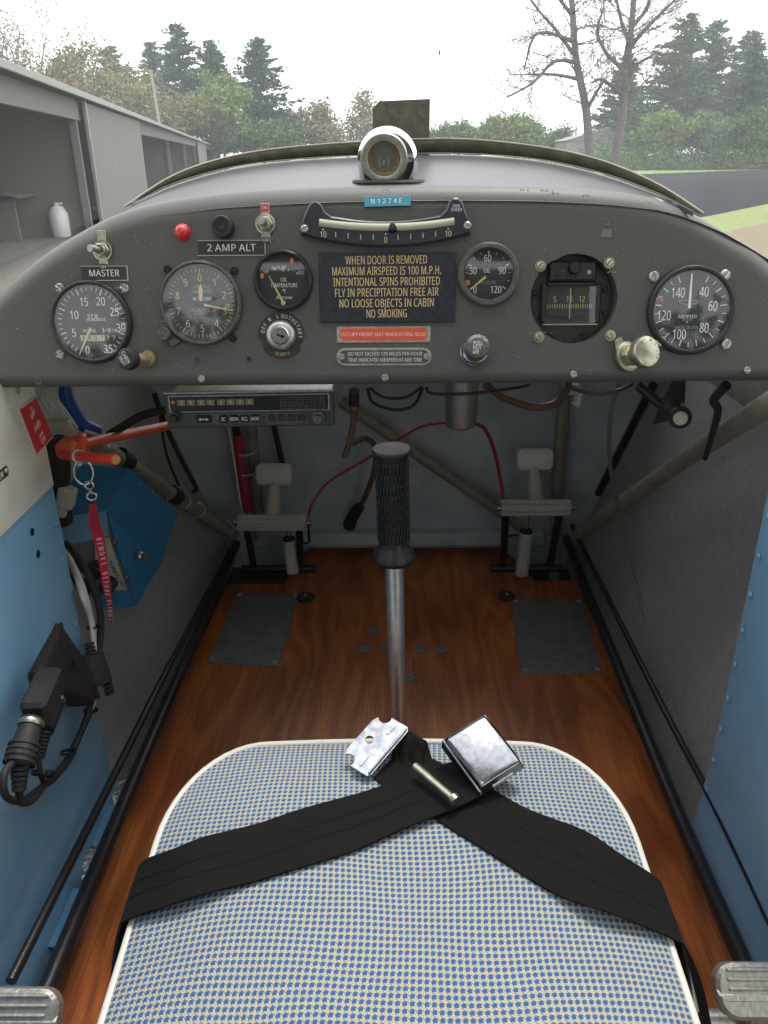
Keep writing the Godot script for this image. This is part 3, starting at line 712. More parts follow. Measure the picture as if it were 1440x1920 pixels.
	var top := [Vector3(-0.2611, -0.045, -0.8129), Vector3(-0.22, -0.0166, -0.8673), Vector3(-0.168, 0.0005, -0.9226), Vector3(-0.1032, 0.0094, -0.9708), Vector3(-0.0064, 0.0152, -0.9999), Vector3(0.0792, 0.0161, -0.9828), Vector3(0.1567, 0.0079, -0.9326), Vector3(0.2136, -0.0054, -0.8748), Vector3(0.2585, -0.0266, -0.8166), Vector3(0.291, -0.0512, -0.7676)]
	low = curve(low, 5); top = curve(top, 5)
	rows = [[], [], []]
	for i in low.size():
		var f: Vector3 = low[i]
		var pe := panel_top(f.x)
		var b := PO + PB * Vector3(f.x, pe, -0.024) + Vector3(0, -0.005, 0.004)
		if b.z < f.z: b = f + Vector3(0, -0.004, 0.001)
		rows[2].append(f); rows[1].append((f + b) / 2 + Vector3(0, 0.002, 0)); rows[0].append(b)
	var cw := thing("boot_cowl", "satin dark grey metal deck between instrument panel and windscreen", "cowl", Vector3.ZERO)
	g = Geo.new(); g.sheet(rows); obj("deck", g, M.cowl, cw)
	# seal strip round the windscreen foot
	var sl := thing("windscreen_seal", "curved olive black seal strip with cream edge at windscreen foot", "seal strip")
	rows = [[], [], [], []]
	for i in low.size():
		rows[0].append(low[i] + Vector3(0, 0.001, 0.001)); rows[1].append(low[i].lerp(top[i], 0.3) + Vector3(0, 0, 0.004)); rows[2].append(low[i].lerp(top[i], 0.85) + Vector3(0, 0, 0.003)); rows[3].append(top[i] + Vector3(0, 0.0, -0.004))
	g = Geo.new(); g.sheet(rows); obj("strip", g, M.seal, sl)
	var lp := []
	for p in low: lp.append(p + Vector3(0, 0.0012, 0.003))
	g = Geo.new(); g.tube(lp, 0.0007, -1, 6); obj("lower_bead", g, M.bead, sl)
	lp = []
	for p in top: lp.append(p + Vector3(0, 0.0008, -0.002))
	g = Geo.new(); g.tube(lp, 0.001, -1, 6); obj("upper_bead", g, M.bead, sl)
	# windscreen
	var base := [Vector3(-0.4751, -0.1268, -0.7883), Vector3(-0.4079, -0.1032, -0.7933), Vector3(-0.3517, -0.0826, -0.7957), Vector3(-0.2961, -0.0585, -0.7987)] + [top[0], top[5], top[10], top[15], top[20], top[25], top[30], top[35], top[40], top[45]] + [Vector3(0.3467, -0.0775, -0.7947), Vector3(0.3864, -0.1013, -0.7917), Vector3(0.4433, -0.1315, -0.7873)]
	base = curve(base, 4)
	rows = []
	for i in 12:
		var w := i / 11.0
		var row := []
		for p in base:
			var q: Vector3 = Vector3(p.x * 1.35, 0.5 - 0.25 * p.x * p.x, -0.52 + 0.25 * p.x * p.x)
			row.append(p.lerp(q, w) + Vector3(0, 0.03, -0.06) * sin(PI * w))
		rows.append(row)
	var wsn := thing("windscreen", "clear curved windscreen with fine scratches and dust specks", "windscreen")
	g = Geo.new(); g.sheet(rows); obj("pane", g, M.windscreen, wsn)
	# bright plate standing ahead of the glass
	var pv := thing("metal_plate", "upright olive brown metal plate with one clipped corner on the nose", "plate", Vector3(0.014, 0.0, -1.03))
	g = Geo.new(); g.slab(PackedVector2Array([Vector2(-0.034, -0.02), Vector2(0.034, -0.02), Vector2(0.034, 0.0605), Vector2(-0.026, 0.0585), Vector2(-0.034, 0.05)]), -0.002, 0.0, 0.0006); obj("sheet", g, M.old_plate, pv)
	g = Geo.new(); g.box(Vector3(0.07, 0.004, 0.03), Vector3(0, -0.018, -0.012), 0.001); obj("foot", g, M.old_plate, pv)
	# nose top ahead of the windscreen, hidden by the seal
	g = Geo.new()
	var rr := []
	for z in [-0.775, -0.85, -0.95, -1.1, -1.3, -1.6]:
		var row := [Vector3(-0.60, -0.85, z), Vector3(-0.60, -0.6, z), Vector3(-0.595, -0.35, z)]
		for i in 41:
			var x := lerpf(-0.43, 0.43, i / 40.0)
			var w: Vector3 = PO + PB * Vector3(x, panel_top(x), -0.024)
			row.append(Vector3(x * 1.05, w.y - 0.012, z))
		row.append_array([Vector3(0.595, -0.35, z), Vector3(0.60, -0.6, z), Vector3(0.60, -0.85, z)])
		rr.append(row)
	g.sheet(rr)
	struct("nose_cowl", g, M.white_paint)
	# leaf on the glass
	var lf := thing("red_leaf", "tiny orange red leaf stuck on the windscreen", "leaf", Vector3(0.0416, 0.0766, -0.7400))
	g = Geo.new(); g.slab(PackedVector2Array([Vector2(0.0003, -0.003), Vector2(0.001, 0), Vector2(0.0003, 0.003), Vector2(-0.001, 0.001)]), -0.0002, 0.0002); obj("blade", g, M.orange_red, lf)

# ---------------------------------------------------------------- instrument panel
var screw_mesh := {}
func screw_geo(cross: bool) -> ArrayMesh:
	if screw_mesh.has(cross): return screw_mesh[cross]
	var g := Geo.new()
	g.lathe([Vector2(1.0, 0), Vector2(1.0, 0.18), Vector2(0.94, 0.3), Vector2(0, 0.32)], 20)
	var gap := 0.13
	if cross:
		for q in 4:
			var p := PackedVector2Array()
			for i in 7:
				var th := 0.16 + (PI / 2 - 0.32) * i / 6.0
				p.append(Vector2(cos(th), sin(th)) * 0.9)
			p.append(Vector2(gap, gap + 0.25)); p.append(Vector2(gap, gap)); p.append(Vector2(gap + 0.25, gap))
			var rot := PackedVector2Array()
			for v in p: rot.append(v.rotated(q * PI / 2))
			g.slab(rot, 0.3, 0.62, 0.16)
	else:
		for s in 2:
			var p := PackedVector2Array()
			for i in 11:
				var th := 0.16 + (PI - 0.32) * i / 10.0
				p.append(Vector2(cos(th), sin(th)) * 0.92)
			var rot := PackedVector2Array()
			for v in p: rot.append(v.rotated(s * PI))
			g.slab(rot, 0.3, 0.62, 0.16)
	screw_mesh[cross] = g.mesh()
	return screw_mesh[cross]
func screw(parent: Node, at: Vector3, r: float, m: Material, cross := true, turn := 0.0, b := Basis()) -> MeshInstance3D:
	var o := MeshInstance3D.new()
	o.name = "screw"; o.mesh = screw_geo(cross); o.material_override = m
	o.transform = Transform3D(b * Basis(Vector3(0, 0, 1), turn) * Basis.from_scale(Vector3.ONE * r), at)
	parent.add_child(o, true)
	return o
func marks(parent: Node, list: Array, m: Material, z: float, called := "scale_marks"):
	# list of [angle clockwise from the top in degrees, inner radius, outer radius, width]
	var g := Geo.new()
	for a in list:
		var th := deg_to_rad(a[0])
		g.t = Transform3D(Basis(Vector3(0, 0, 1), -th), Vector3(0, 0, z))
		g.box(Vector3(a[3], a[2] - a[1], 0.0002), Vector3(0, (a[1] + a[2]) / 2, 0))
	obj(called, g, m, parent)
func needle(parent: Node, a: Vector2, b: Vector2, w0: float, w1: float, z: float, m: Material, called := "needle"):
	var d := (b - a).normalized(); var s := Vector2(-d.y, d.x)
	var g := Geo.new()
	g.slab(PackedVector2Array([a - s * w0 / 2, b - s * w1 / 2, b + d * w1, b + s * w1 / 2, a + s * w0 / 2]), z, z + 0.0006, 0.0001)
	obj(called, g, m, parent)
func disc(parent: Node, called: String, r: float, z: float, m: Material, seg := 40) -> MeshInstance3D:
	var g := Geo.new()
	g.lathe([Vector2(r, z - 0.001), Vector2(r, z), Vector2(0, z)], seg)
	return obj(called, g, m, parent)
func gauge(t: Node3D, R: float, rf: float, bz: Material, face: Material, lift := 0.006):
	var g := Geo.new()
	g.lathe([Vector2(R, -0.002), Vector2(R, lift * 0.55), Vector2(R - 0.0008, lift * 0.85), Vector2(R - 0.002, lift), Vector2(rf + 0.0012, lift), Vector2(rf, lift * 0.8), Vector2(rf, 0.0012)], 56)
	obj("bezel", g, bz, t)
	disc(t, "dial", rf + 0.0005, 0.0012, face, 56)
	g = Geo.new(); g.lathe([Vector2(rf, lift * 0.72), Vector2(0, lift * 0.72)], 48); obj("glass", g, M.gauge_glass, t)
func nums(t: Node, list: Array, k: float, cap: float, m: Material, xs := 0.9):
	for a in list: text(t, a[0], cap, Vector3(a[1] * k, -a[2] * k, 0.0017), m, xs)
func arc_text(t: Node, s: String, r: float, a0: float, step: float, cap: float, z: float, m: Material, flip := false):
	for i in s.length():
		if s[i] == " ": continue
		var th := deg_to_rad(a0 + step * i)
		text(t, s[i], cap, Vector3(sin(th) * r, cos(th) * r, z), m, 0.9, -th + (PI if flip else 0.0))
func placard(called: String, label: String, tl: Vector2, br: Vector2, m: Material, th := 0.0015, edge: Material = null) -> Node3D:
	var t := onpanel(called, label, "placard", (tl + br) / 2)
	var w := br.x - tl.x; var h := tl.y - br.y
	var g := Geo.new(); g.box(Vector3(w, h, th), Vector3(0, 0, th / 2), 0.0004)
	obj("plate", g, m, t)
	if edge:
		g = Geo.new()
		g.box(Vector3(w + 0.0012, 0.0007, th), Vector3(0, -h / 2 - 0.0003, th / 2 - 0.0002)); g.box(Vector3(0.0007, h, th), Vector3(w / 2 + 0.0003, 0, th / 2 - 0.0002)); g.box(Vector3(w, 0.0005, th), Vector3(0, h / 2 + 0.0002, th / 2 - 0.0002))
		obj("edge", g, edge, t)
	return t
func toggle(label: String, at: Vector2, tilt: Vector3, up: Material, upword: String, group: String):
	var t := onpanel("toggle_switch", label, "switch", at, 0.0, group)
	var g := Geo.new(); g.box(Vector3(0.0085, 0.036, 0.0009), Vector3(0, 0, 0.0006), 0.0003); obj("legend_tab", g, M.nickel, t)
	g = Geo.new(); g.lathe([Vector2(0.0095, 0.001), Vector2(0.0095, 0.0022), Vector2(0.0075, 0.0024)], 24); obj("washer", g, M.nickel, t)
	var hex := Geo.new(); hex.slab(circle(0.0075, Vector2.ZERO, 6), 0.002, 0.0048, 0.0006); obj("nut", hex, M.nickel, t)
	g = Geo.new(); g.lathe([Vector2(0.0056, 0.004), Vector2(0.0056, 0.0085), Vector2(0.0044, 0.009), Vector2(0.004, 0.0065), Vector2(0, 0.006)], 22); obj("collar", g, M.nickel, t)
	g = Geo.new(); g.tube([Vector3(0, 0, 0.006), tilt * 0.5 + Vector3(0, 0, 0.006), tilt * 0.85 + Vector3(0, 0, 0.006), tilt + Vector3(0, 0, 0.006)], 0.0022, 0.0036, 12); obj("lever", g, M.alu, t)
	if up != null:
		g = Geo.new(); g.box(Vector3(0.0072, 0.0065, 0.0004), Vector3(0, 0.0142, 0.0012)); obj("on_legend", g, up, t)
		text(t, upword, 0.0026, Vector3(0, 0.0142, 0.0016), M.white_print, 0.8)
	g = Geo.new(); g.box(Vector3(0.0072, 0.0055, 0.0004), Vector3(0, -0.0148, 0.0012)); obj("off_legend", g, M.plate_black, t)
	text(t, "OFF", 0.0028, Vector3(0, -0.0148, 0.0016), M.white_print, 0.8)

func panel():
	var p := thing("instrument_panel", "worn charcoal crackle painted instrument panel with rounded top edge", "instrument panel", PO, PB)
	var tops := PTOP.slice(1, PTOP.size() - 1)
	var tp := []
	for v in tops: tp.append(Vector3(v.x, v.y, 0))
	tp = curve(tp, 4)
	var bl := []      # lower edge, under each upper point
	for v in tp:
		var y: float = lerpf(-0.0612, -0.0575, (v.x + 0.4) / 0.8)
		bl.append(Vector3(v.x * 0.985, y, 0))
	# face with the round hole for the compass, as a strip mesh refined near the hole
	var out := PackedVector2Array()
	for v in bl: out.append(Vector2(v.x, v.y + 0.009))
	var ins := []
	for i in tp.size():
		var d: Vector3 = (tp[mini(i + 1, tp.size() - 1)] - tp[maxi(i - 1, 0)]).normalized()
		ins.append(tp[i] + Vector3(d.y, -d.x, 0) * 0.024)
	for i in range(ins.size() - 1, -1, -1): out.append(Vector2(ins[i].x, ins[i].y))
	var hc := Vector2(0.1795, 0.0185); var hr := 0.0415
	var ring := circle(hr, hc, 48)
	var a := PackedVector2Array(); var b := PackedVector2Array()   # the face left and right of a cut through the hole
	var lo_y := lerpf(-0.0612, -0.0575, (hc.x + 0.4) / 0.8) + 0.009
	var hi_y := 0.0
	for i in ins.size() - 1:
		if ins[i].x <= hc.x and ins[i + 1].x > hc.x: hi_y = lerpf(ins[i].y, ins[i + 1].y, (hc.x - ins[i].x) / (ins[i + 1].x - ins[i].x))
	for s in [-1, 1]:
		var poly := PackedVector2Array()
		var lows := []
		for v in bl:
			if (v.x - hc.x) * s > 0.0005: lows.append(Vector2(v.x, v.y + 0.009))
		var his := []
		for v in ins:
			if (v.x - hc.x) * s > 0.0005: his.append(Vector2(v.x, v.y))
		if s < 0:
			for v in lows: poly.append(v)
			poly.append(Vector2(hc.x, lo_y))
			for k in 25: poly.append(hc + Vector2(cos(-PI / 2 - PI * k / 24.0), sin(-PI / 2 - PI * k / 24.0)) * hr)
			poly.append(Vector2(hc.x, hi_y))
			his.reverse()
			for v in his: poly.append(v)
		else:
			poly.append(Vector2(hc.x, lo_y))
			for v in lows: poly.append(v)
			his.reverse()
			for v in his: poly.append(v)
			poly.append(Vector2(hc.x, hi_y))
			for k in 25: poly.append(hc + Vector2(cos(PI / 2 - PI * k / 24.0), sin(PI / 2 - PI * k / 24.0)) * hr)
		if s < 0: a = poly
		else: b = poly
	var g := Geo.new()
	for poly in [a, b]:
		var tr := Geometry2D.triangulate_polygon(poly)
		var base := g.v.size()
		for v in poly: g.vert(Vector3(v.x, v.y, 0), Vector3(0, 0, 1), v)
		for i in range(0, tr.size(), 3):
			var q0: Vector2 = poly[tr[i]]; var q1: Vector2 = poly[tr[i + 1]]; var q2: Vector2 = poly[tr[i + 2]]
			if (q1 - q0).cross(q2 - q0) > 0: g.face(base + tr[i], base + tr[i + 1], base + tr[i + 2])
			else: g.face(base + tr[i], base + tr[i + 2], base + tr[i + 1])
	# rolled upper edge
	var rows := []
	for k in 21:
		var th := PI / 2 * 1.1 * k / 20.0
		var row := []
		for i in tp.size():
			var d: Vector3 = (tp[i] - ins[i])
			row.append(ins[i] + d * sin(minf(th, PI / 2)) + Vector3(0, 0, -0.024 * (1 - cos(th))))
		rows.append(row)
	g.sheet(rows)
	# rolled lower lip
	rows = []
	for k in 9:
		var th := PI * 0.62 * k / 8.0
		var row := []
		for i in range(bl.size() - 1, -1, -1): row.append(bl[i] + Vector3(0, 0.009 - 0.011 * sin(th), -0.011 * (1 - cos(th))))
		rows.append(row)
	rows.append([])
	for v in rows[8]: rows[9].append(v + Vector3(0, 0.001, -0.03))
	g.sheet(rows)
	# wall of the compass hole
	var r0 := []; var r1 := []
	for k in 49:
		var th := TAU * k / 48.0
		r0.append(Vector3(hc.x + cos(th) * hr, hc.y + sin(th) * hr, -0.02)); r1.append(Vector3(hc.x + cos(th) * hr, hc.y + sin(th) * hr, 0))
	g.sheet([r1, r0])
	obj("face", g, M.panel, p)
	for v in [Vector2(-0.1813, -0.0550), Vector2(-0.0013, -0.0547), Vector2(0.1825, -0.0525), Vector2(0.3508, -0.0491)]: screw(p, Vector3(v.x, v.y, 0.0003), 0.0036, M.alu, true, v.x * 9)
	for v in [Vector2(-0.1844, -0.0370), Vector2(-0.1338, -0.0362), Vector2(-0.3422, -0.0568)]:   # empty holes with bare rims
		g = Geo.new(); g.lathe([Vector2(0.0036, 0), Vector2(0.0034, 0.0006), Vector2(0.0025, 0.0007), Vector2(0.0022, 0.0002)], 18, Vector3(v.x, v.y, 0)); obj("hole_rim", g, M.bezel_grey, p)
		g = Geo.new(); g.lathe([Vector2(0.0023, 0.0003), Vector2(0, 0.0003)], 14, Vector3(v.x, v.y, 0)); obj("hole", g, M.black_gloss, p)
	# paint chips down to bare metal
	rng.seed = 31
	for c in [[Vector2(-0.2114, 0.1019), 0.013], [Vector2(-0.0005, 0.1193), 0.006], [Vector2(0.1480, 0.1184), 0.006], [Vector2(0.1580, 0.1146), 0.005], [Vector2(0.2456, 0.1057), 0.008], [Vector2(-0.2531, 0.0310), 0.006], [Vector2(0.1868, 0.1126), 0.004], [Vector2(0.1297, 0.1199), 0.004], [Vector2(0.2147, 0.0431), 0.004]]:
		g = Geo.new()
		for k in 7:
			var pts := PackedVector2Array()
			var cc: Vector2 = c[0] + Vector2(rng.randfn(0, 0.5), rng.randfn(0, 0.16)) * c[1]
			cc.y = minf(cc.y, panel_top(cc.x) - 0.006)
			for i in 8: pts.append(cc + Vector2(cos(TAU * i / 8.0), sin(TAU * i / 8.0) * 0.6) * c[1] * rng.randf_range(0.06, 0.22))
			var dz := 0.0
			for i in ins.size() - 1:
				if ins[i].x <= cc.x and ins[i + 1].x > cc.x:
					var f: float = clampf((cc.y - ins[i].y) / maxf(0.001, tp[i].y - ins[i].y), 0, 0.9)
					dz = -0.024 * (1 - cos(asin(f)))
			g.slab(pts, dz - 0.002, dz + 0.0004)
		obj("paint_chip", g, M.chip, p)
	g = Geo.new()
	for k in 130:
		var q := Vector2(rng.randf_range(-0.36, 0.36), rng.randf_range(-0.05, 0.085))
		var r := rng.randf_range(0.00015, 0.0004)
		g.box(Vector3(r * 2, r * 2, 0.0002), Vector3(q.x, q.y, 0.0001))
	var dust := obj("dust_specks", g, M.chip, p)
	dust.set_meta("kind", "stuff")
	# ---- tachometer
	var K := 0.1436 / 1000.0
	var t := onpanel("tachometer", "round black engine rpm gauge reading zero with hour counter, below MASTER placard", "gauge", Vector2(-0.2841, -0.0006))
	gauge(t, 0.0393, 0.0348, M.black, M.dial)
	nums(t, [["0", -43, 185], ["5", -125, 70], ["10", -113, -47], ["15", -40, -130], ["20", 73, -133], ["25", 160, -65], ["30", 195, 40], ["35", 98, 177]], K, 0.0075, M.white_print, 0.8)
	nums(t, [["R P M", 12, -40]], K, 0.0036, M.white_print, 0.8); nums(t, [["HUNDREDS", 32, -16]], K, 0.0013, M.white_print, 0.9); nums(t, [["HOURS", -20, 58]], K, 0.0026, M.white_print, 1.0)
	nums(t, [["1", 73, 55], ["1", 117, 55]], K, 0.0045, M.white_print, 0.7); nums(t, [["1/10", 95, 55], ["1/100", 141, 55]], K, 0.0016, M.white_print, 0.9)
	var lst := []
	for i in 36: lst.append([205.0 + 310.0 * i / 35.0, 0.0288 if i % 5 else 0.0268, 0.0328, 0.0006 if i % 5 else 0.0009])
	marks(t, lst, M.white_print, 0.0016)
	lst = []
	for i in 8: lst.append([12.0 + i * 8.8, 0.0333, 0.0345, 0.004])
	marks(t, lst, M.teal_tape, 0.0015, "green_arc"); M.green_arc = mat(lin(0.02, 0.16, 0.05), 0.6)
	t.get_node("green_arc").material_override = M.green_arc
	for i in 6:
		g = Geo.new(); g.box(Vector3(0.0057, 0.0056, 0.0003), Vector3((-64 + 41.5 * i) * K, -105 * K, 0.0015), 0.0001)
		var cell := obj("counter_wheel", g, M.cream_trim if i < 4 else M.black, t)
		text(cell, "040777"[i], 0.0042, Vector3((-64 + 41.5 * i) * K, -105 * K, 0.0018), M.plate_black if i < 4 else M.white_print, 0.9)
	needle(t, Vector2(-5, -38) * K, Vector2(-98, -214) * K, 0.0026, 0.0009, 0.0024, M.lume)
	for v in [Vector2(-0.3120, 0.0313), Vector2(-0.2501, 0.0305), Vector2(-0.3176, -0.0312), Vector2(-0.2617, -0.0310)]:
		var l: Vector2 = v - Vector2(-0.2841, -0.0006)
		screw(t, Vector3(l.x, l.y, 0.0004), 0.0045, M.alu, true, l.x * 30)
	# ---- altimeter
	t = onpanel("altimeter", "round grey faced altimeter with cream numerals and two cream hands", "gauge", Vector2(-0.1772, 0.0163))
	gauge(t, 0.0397, 0.0358, M.bezel_grey, M.dial_grey, 0.008)
	for i in 10:
		var th := TAU * i / 10.0
		text(t, str(i), 0.0066, Vector3(sin(th) * 0.0235, cos(th) * 0.0235, 0.0017), M.lume, 0.85)
	lst = []
	for i in 50: lst.append([i * 7.2, 0.0292 if i % 5 else 0.0275, 0.0322, 0.0004 if i % 5 else 0.0007])
	marks(t, lst, M.lume, 0.0016)
	g = Geo.new(); g.lathe([Vector2(0.0192, 0.0013), Vector2(0.0192, 0.0016), Vector2(0.0188, 0.0016), Vector2(0.0188, 0.0013)], 48); obj("inner_ring", g, M.black, t)
	nums(t, [["ALTITUDE", 8, -30]], K, 0.003, M.white_print, 1.0); nums(t, [["1000 FEET", 8, -106], ["10000 FEET", 8, -76], ["CALIBRATED TO", 8, 42], ["20000 FEET", 8, 62]], K, 0.0014, M.grey_print, 0.9)
	g = Geo.new(); g.box(Vector3(0.0062, 0.0045, 0.0002), Vector3(188 * K, -18 * K, 0.0016)); obj("pressure_window", g, M.black, t)
	text(t, "29.9", 0.0027, Vector3(188 * K, -18 * K, 0.0019), M.lume, 0.9)
	g = Geo.new(); g.slab(PackedVector2Array([Vector2(-0.001, 0.001), Vector2(0.001, 0.001), Vector2(0.0026, 0.012), Vector2(0.0012, 0.0165), Vector2(0.0004, 0.0185), Vector2(-0.0012, 0.014), Vector2(-0.0018, 0.010)]), 0.0022, 0.0027); obj("short_hand", g, M.lume, t)
	needle(t, Vector2(0.003, -0.0015), Vector2(0.03, -0.0068), 0.0022, 0.001, 0.003, M.lume, "long_hand")
	g = Geo.new(); g.lathe([Vector2(0.002, 0.002), Vector2(0.002, 0.0036), Vector2(0, 0.0038)], 14); obj("pivot", g, M.dial_grey, t)
	g = Geo.new(); g.slab(PackedVector2Array([Vector2(-0.042, -0.017), Vector2(-0.04, -0.034), Vector2(-0.03, -0.041), Vector2(-0.02, -0.036), Vector2(-0.028, -0.028), Vector2(-0.036, -0.015)]), -0.001, 0.004, 0.0012); obj("knob_lug", g, M.bezel_grey, t)
	var kb := Geo.new(); kb.t = Transform3D(Basis(), Vector3(-0.0355, -0.0285, 0)); kb.lathe([Vector2(0.0062, 0.003), Vector2(0.0062, 0.012), Vector2(0.0056, 0.0128), Vector2(0, 0.0128)], 20); obj("setting_knob", kb, M.bezel_grey, t)
	for v in [Vector2(-0.2080, 0.0479), Vector2(-0.1440, 0.0461), Vector2(-0.1485, -0.0163)]:
		var l: Vector2 = v - Vector2(-0.1772, 0.0163)
		screw(t, Vector3(l.x, l.y, 0.0004), 0.0038, M.black, true, l.x * 30)
	# ---- oil temperature
	var K2 := 0.1508 / 1000.0
	t = onpanel("oil_temperature_gauge", "small black OIL TEMPERATURE gauge with thick dark bezel", "gauge", Vector2(-0.0975, 0.0370))
	gauge(t, 0.0283, 0.0238, M.black, M.dial, 0.009)
	nums(t, [["100", -110, -52], ["150", -58, -72], ["200", 2, -80], ["250", 112, -45]], K2, 0.0027, M.white_print, 0.8)
	nums(t, [["OIL", 2, -5], ["TEMPERATURE", 2, 30], ["°F", 2, 66]], K2, 0.0036, M.white_print, 0.78); nums(t, [["Arrow", 0, 104]], K2, 0.003, M.white_print, 1.4)
	marks(t, [[-38, 0.0125, 0.0152, 0.0007], [-18, 0.011, 0.014, 0.0007], [-25, 0.0122, 0.014, 0.0005], [0, 0.0085, 0.0118, 0.0008], [-10, 0.0098, 0.0118, 0.0005], [28, 0.0095, 0.0115, 0.0005], [64, 0.0135, 0.0162, 0.0008]], M.white_print, 0.0016)
	needle(t, Vector2(-4, -138) * K2, Vector2(-88, 25) * K2, 0.0022, 0.0008, 0.003, M.lume)
	g = Geo.new(); g.lathe([Vector2(0.0022, 0.002), Vector2(0.0022, 0.0045), Vector2(0, 0.0048)], 14, Vector3(-0.0006, -0.0208, 0)); obj("pivot", g, M.lume, t)
	for c in [Vector2(60, 112), Vector2(-128, 25)]:
		g = Geo.new()
		var pts := PackedVector2Array()
		for i in 9: pts.append(c * K2 + Vector2(cos(TAU * i / 9.0) * 0.0018, sin(TAU * i / 9.0) * 0.003) * rng.randf_range(0.8, 1.2))
		g.slab(pts, 0.0066, 0.0068); obj("orange_mark", g, M.orange_paint, t)
	# ---- ignition switch
	t = onpanel("ignition_switch", "silver key lock on a black round plate marked OFF R L BOTH START", "ignition switch", Vector2(-0.1013, -0.0140))
	var ip := PackedVector2Array()
	for i in 40:
		var th := TAU * i / 40.0
		var r := 0.0225
		if sin(th) < -0.1: r = 0.0225 - 0.0035 * sin(PI * clampf((-sin(th) - 0.1) / 0.5, 0, 1))
		ip.append(Vector2(cos(th), sin(th)) * r)
	g = Geo.new(); g.slab(ip, 0, 0.0012, 0.0003); obj("plate", g, M.plate_black, t)
	arc_text(t, "OFF", 0.0182, -78, 11, 0.0036, 0.0014, M.white_print); arc_text(t, "R", 0.0182, -36, 0, 0.0036, 0.0014, M.white_print); arc_text(t, "L", 0.0182, -10, 0, 0.0036, 0.0014, M.white_print)
	arc_text(t, "BOTH", 0.0182, 5, 11.5, 0.0036, 0.0014, M.white_print); arc_text(t, "START", 0.0182, 50, 11, 0.0036, 0.0014, M.white_print)
	arc_text(t, "BENDIX", 0.0178, 198, -8, 0.0026, 0.0014, M.cream_print, true)
	g = Geo.new(); g.lathe([Vector2(0.0145, 0.001), Vector2(0.0145, 0.005), Vector2(0.0138, 0.008), Vector2(0.0115, 0.0105), Vector2(0.0088, 0.0112), Vector2(0.0085, 0.0104)], 40); obj("collar", g, M.alu, t)
	g = Geo.new(); g.lathe([Vector2(0.0084, 0.009), Vector2(0.0084, 0.0116), Vector2(0.0078, 0.0122), Vector2(0, 0.0122)], 30); var kp := obj("key_barrel", g, M.chrome, t)
	g = Geo.new(); g.t = Transform3D(Basis(Vector3(0, 0, 1), -0.35), Vector3(0.0004, -0.0004, 0.0123)); g.box(Vector3(0.0075, 0.0018, 0.0003)); g.box(Vector3(0.003, 0.0028, 0.0003), Vector3(0.002, 0, 0)); obj("keyhole", g, M.black_gloss, kp)
	# ---- slip indicator
	t = onpanel("slip_indicator", "long curved slip indicator with cream fluid tube and black ball", "gauge", Vector2(-0.0001, 0.0827))
	var sp := PackedVector2Array()
	for i in 13:
		var x := lerpf(-0.079, 0.079, i / 12.0)
		sp.append(Vector2(x, -0.0165 + 0.0115 * pow(x / 0.079, 2)))
	for v in [Vector2(0.0795, 0.002), Vector2(0.0745, 0.013), Vector2(0.071, 0.0225), Vector2(0.067, 0.026), Vector2(0.0625, 0.0262), Vector2(0.0585, 0.023), Vector2(0.0555, 0.0155), Vector2(0.05, 0.0105)]: sp.append(v)
	for i in 9:
		var x := lerpf(0.042, -0.042, i / 8.0)
		sp.append(Vector2(x, 0.0058 + 0.0036 * pow(x / 0.042, 2)))
	for v in [Vector2(-0.05, 0.0105), Vector2(-0.0555, 0.0145), Vector2(-0.0595, 0.0215), Vector2(-0.0635, 0.0242), Vector2(-0.068, 0.0235), Vector2(-0.072, 0.019), Vector2(-0.0765, 0.009), Vector2(-0.0795, -0.001)]: sp.append(v)
	g = Geo.new(); g.slab(sp, -0.001, 0.010, 0.0016); obj("housing", g, M.navy, t)
	var tb := []
	for i in 21:
		var x := lerpf(-0.0615, 0.0635, i / 20.0)
		tb.append(Vector3(x, 0.0005 + 0.0048 * pow(x / 0.0625, 2), 0.0088))
	g = Geo.new(); g.tube(tb, 0.0036, -1, 14); obj("fluid_tube", g, mat(lin(0.5, 0.47, 0.37), 0.12), t)
	g = Geo.new(); g.t = Transform3D(Basis(), Vector3(0.0065, -0.0005, 0.0095)); g.lathe([Vector2(0.0042, -0.002), Vector2(0.0045, 0.0015), Vector2(0.003, 0.0038), Vector2(0, 0.0045)], 18); obj("ball", g, M.black_gloss, t)
	for i in 11:
		var x := -0.058 + 0.0116 * i
		if i % 5: 
			g = Geo.new(); g.box(Vector3(0.0008, 0.0046, 0.0003), Vector3(x, -0.0085 + 0.0045 * pow(x / 0.058, 2), 0.0101)); obj("tick", g, M.lume, t)
		else:
			text(t, "0" if i == 5 else "10", 0.0052, Vector3(x, -0.0107 + 0.0052 * pow(x / 0.058, 2), 0.0102), M.cream_print, 0.8)
			g = Geo.new(); g.lathe([Vector2(0.0007, 0.01), Vector2(0.0007, 0.0103), Vector2(0, 0.0103)], 8, Vector3(x, -0.0056 + 0.0045 * pow(x / 0.058, 2), 0)); obj("dot", g, M.white_print, t)
	text(t, "VAN", 0.0022, Vector3(0.0652, 0.0188, 0.0102), M.white_print, 0.9); text(t, "DUSEN", 0.0022, Vector3(0.0655, 0.0155, 0.0102), M.white_print, 0.8)
	screw(t, Vector3(-0.0752, -0.0005, 0.0098), 0.0036, M.alu, false, 0.5); screw(t, Vector3(0.0758, 0.0015, 0.0098), 0.0036, M.alu, false, -0.4)
	# ---- oil pressure
	var K3 := 0.2154 / 1000.0
	t = onpanel("oil_pressure_gauge", "small OIL pressure gauge with wide worn grey bezel", "gauge", Vector2(0.0970, 0.0413))
	gauge(t, 0.0295, 0.0232, M.bezel_grey, M.dial, 0.008)
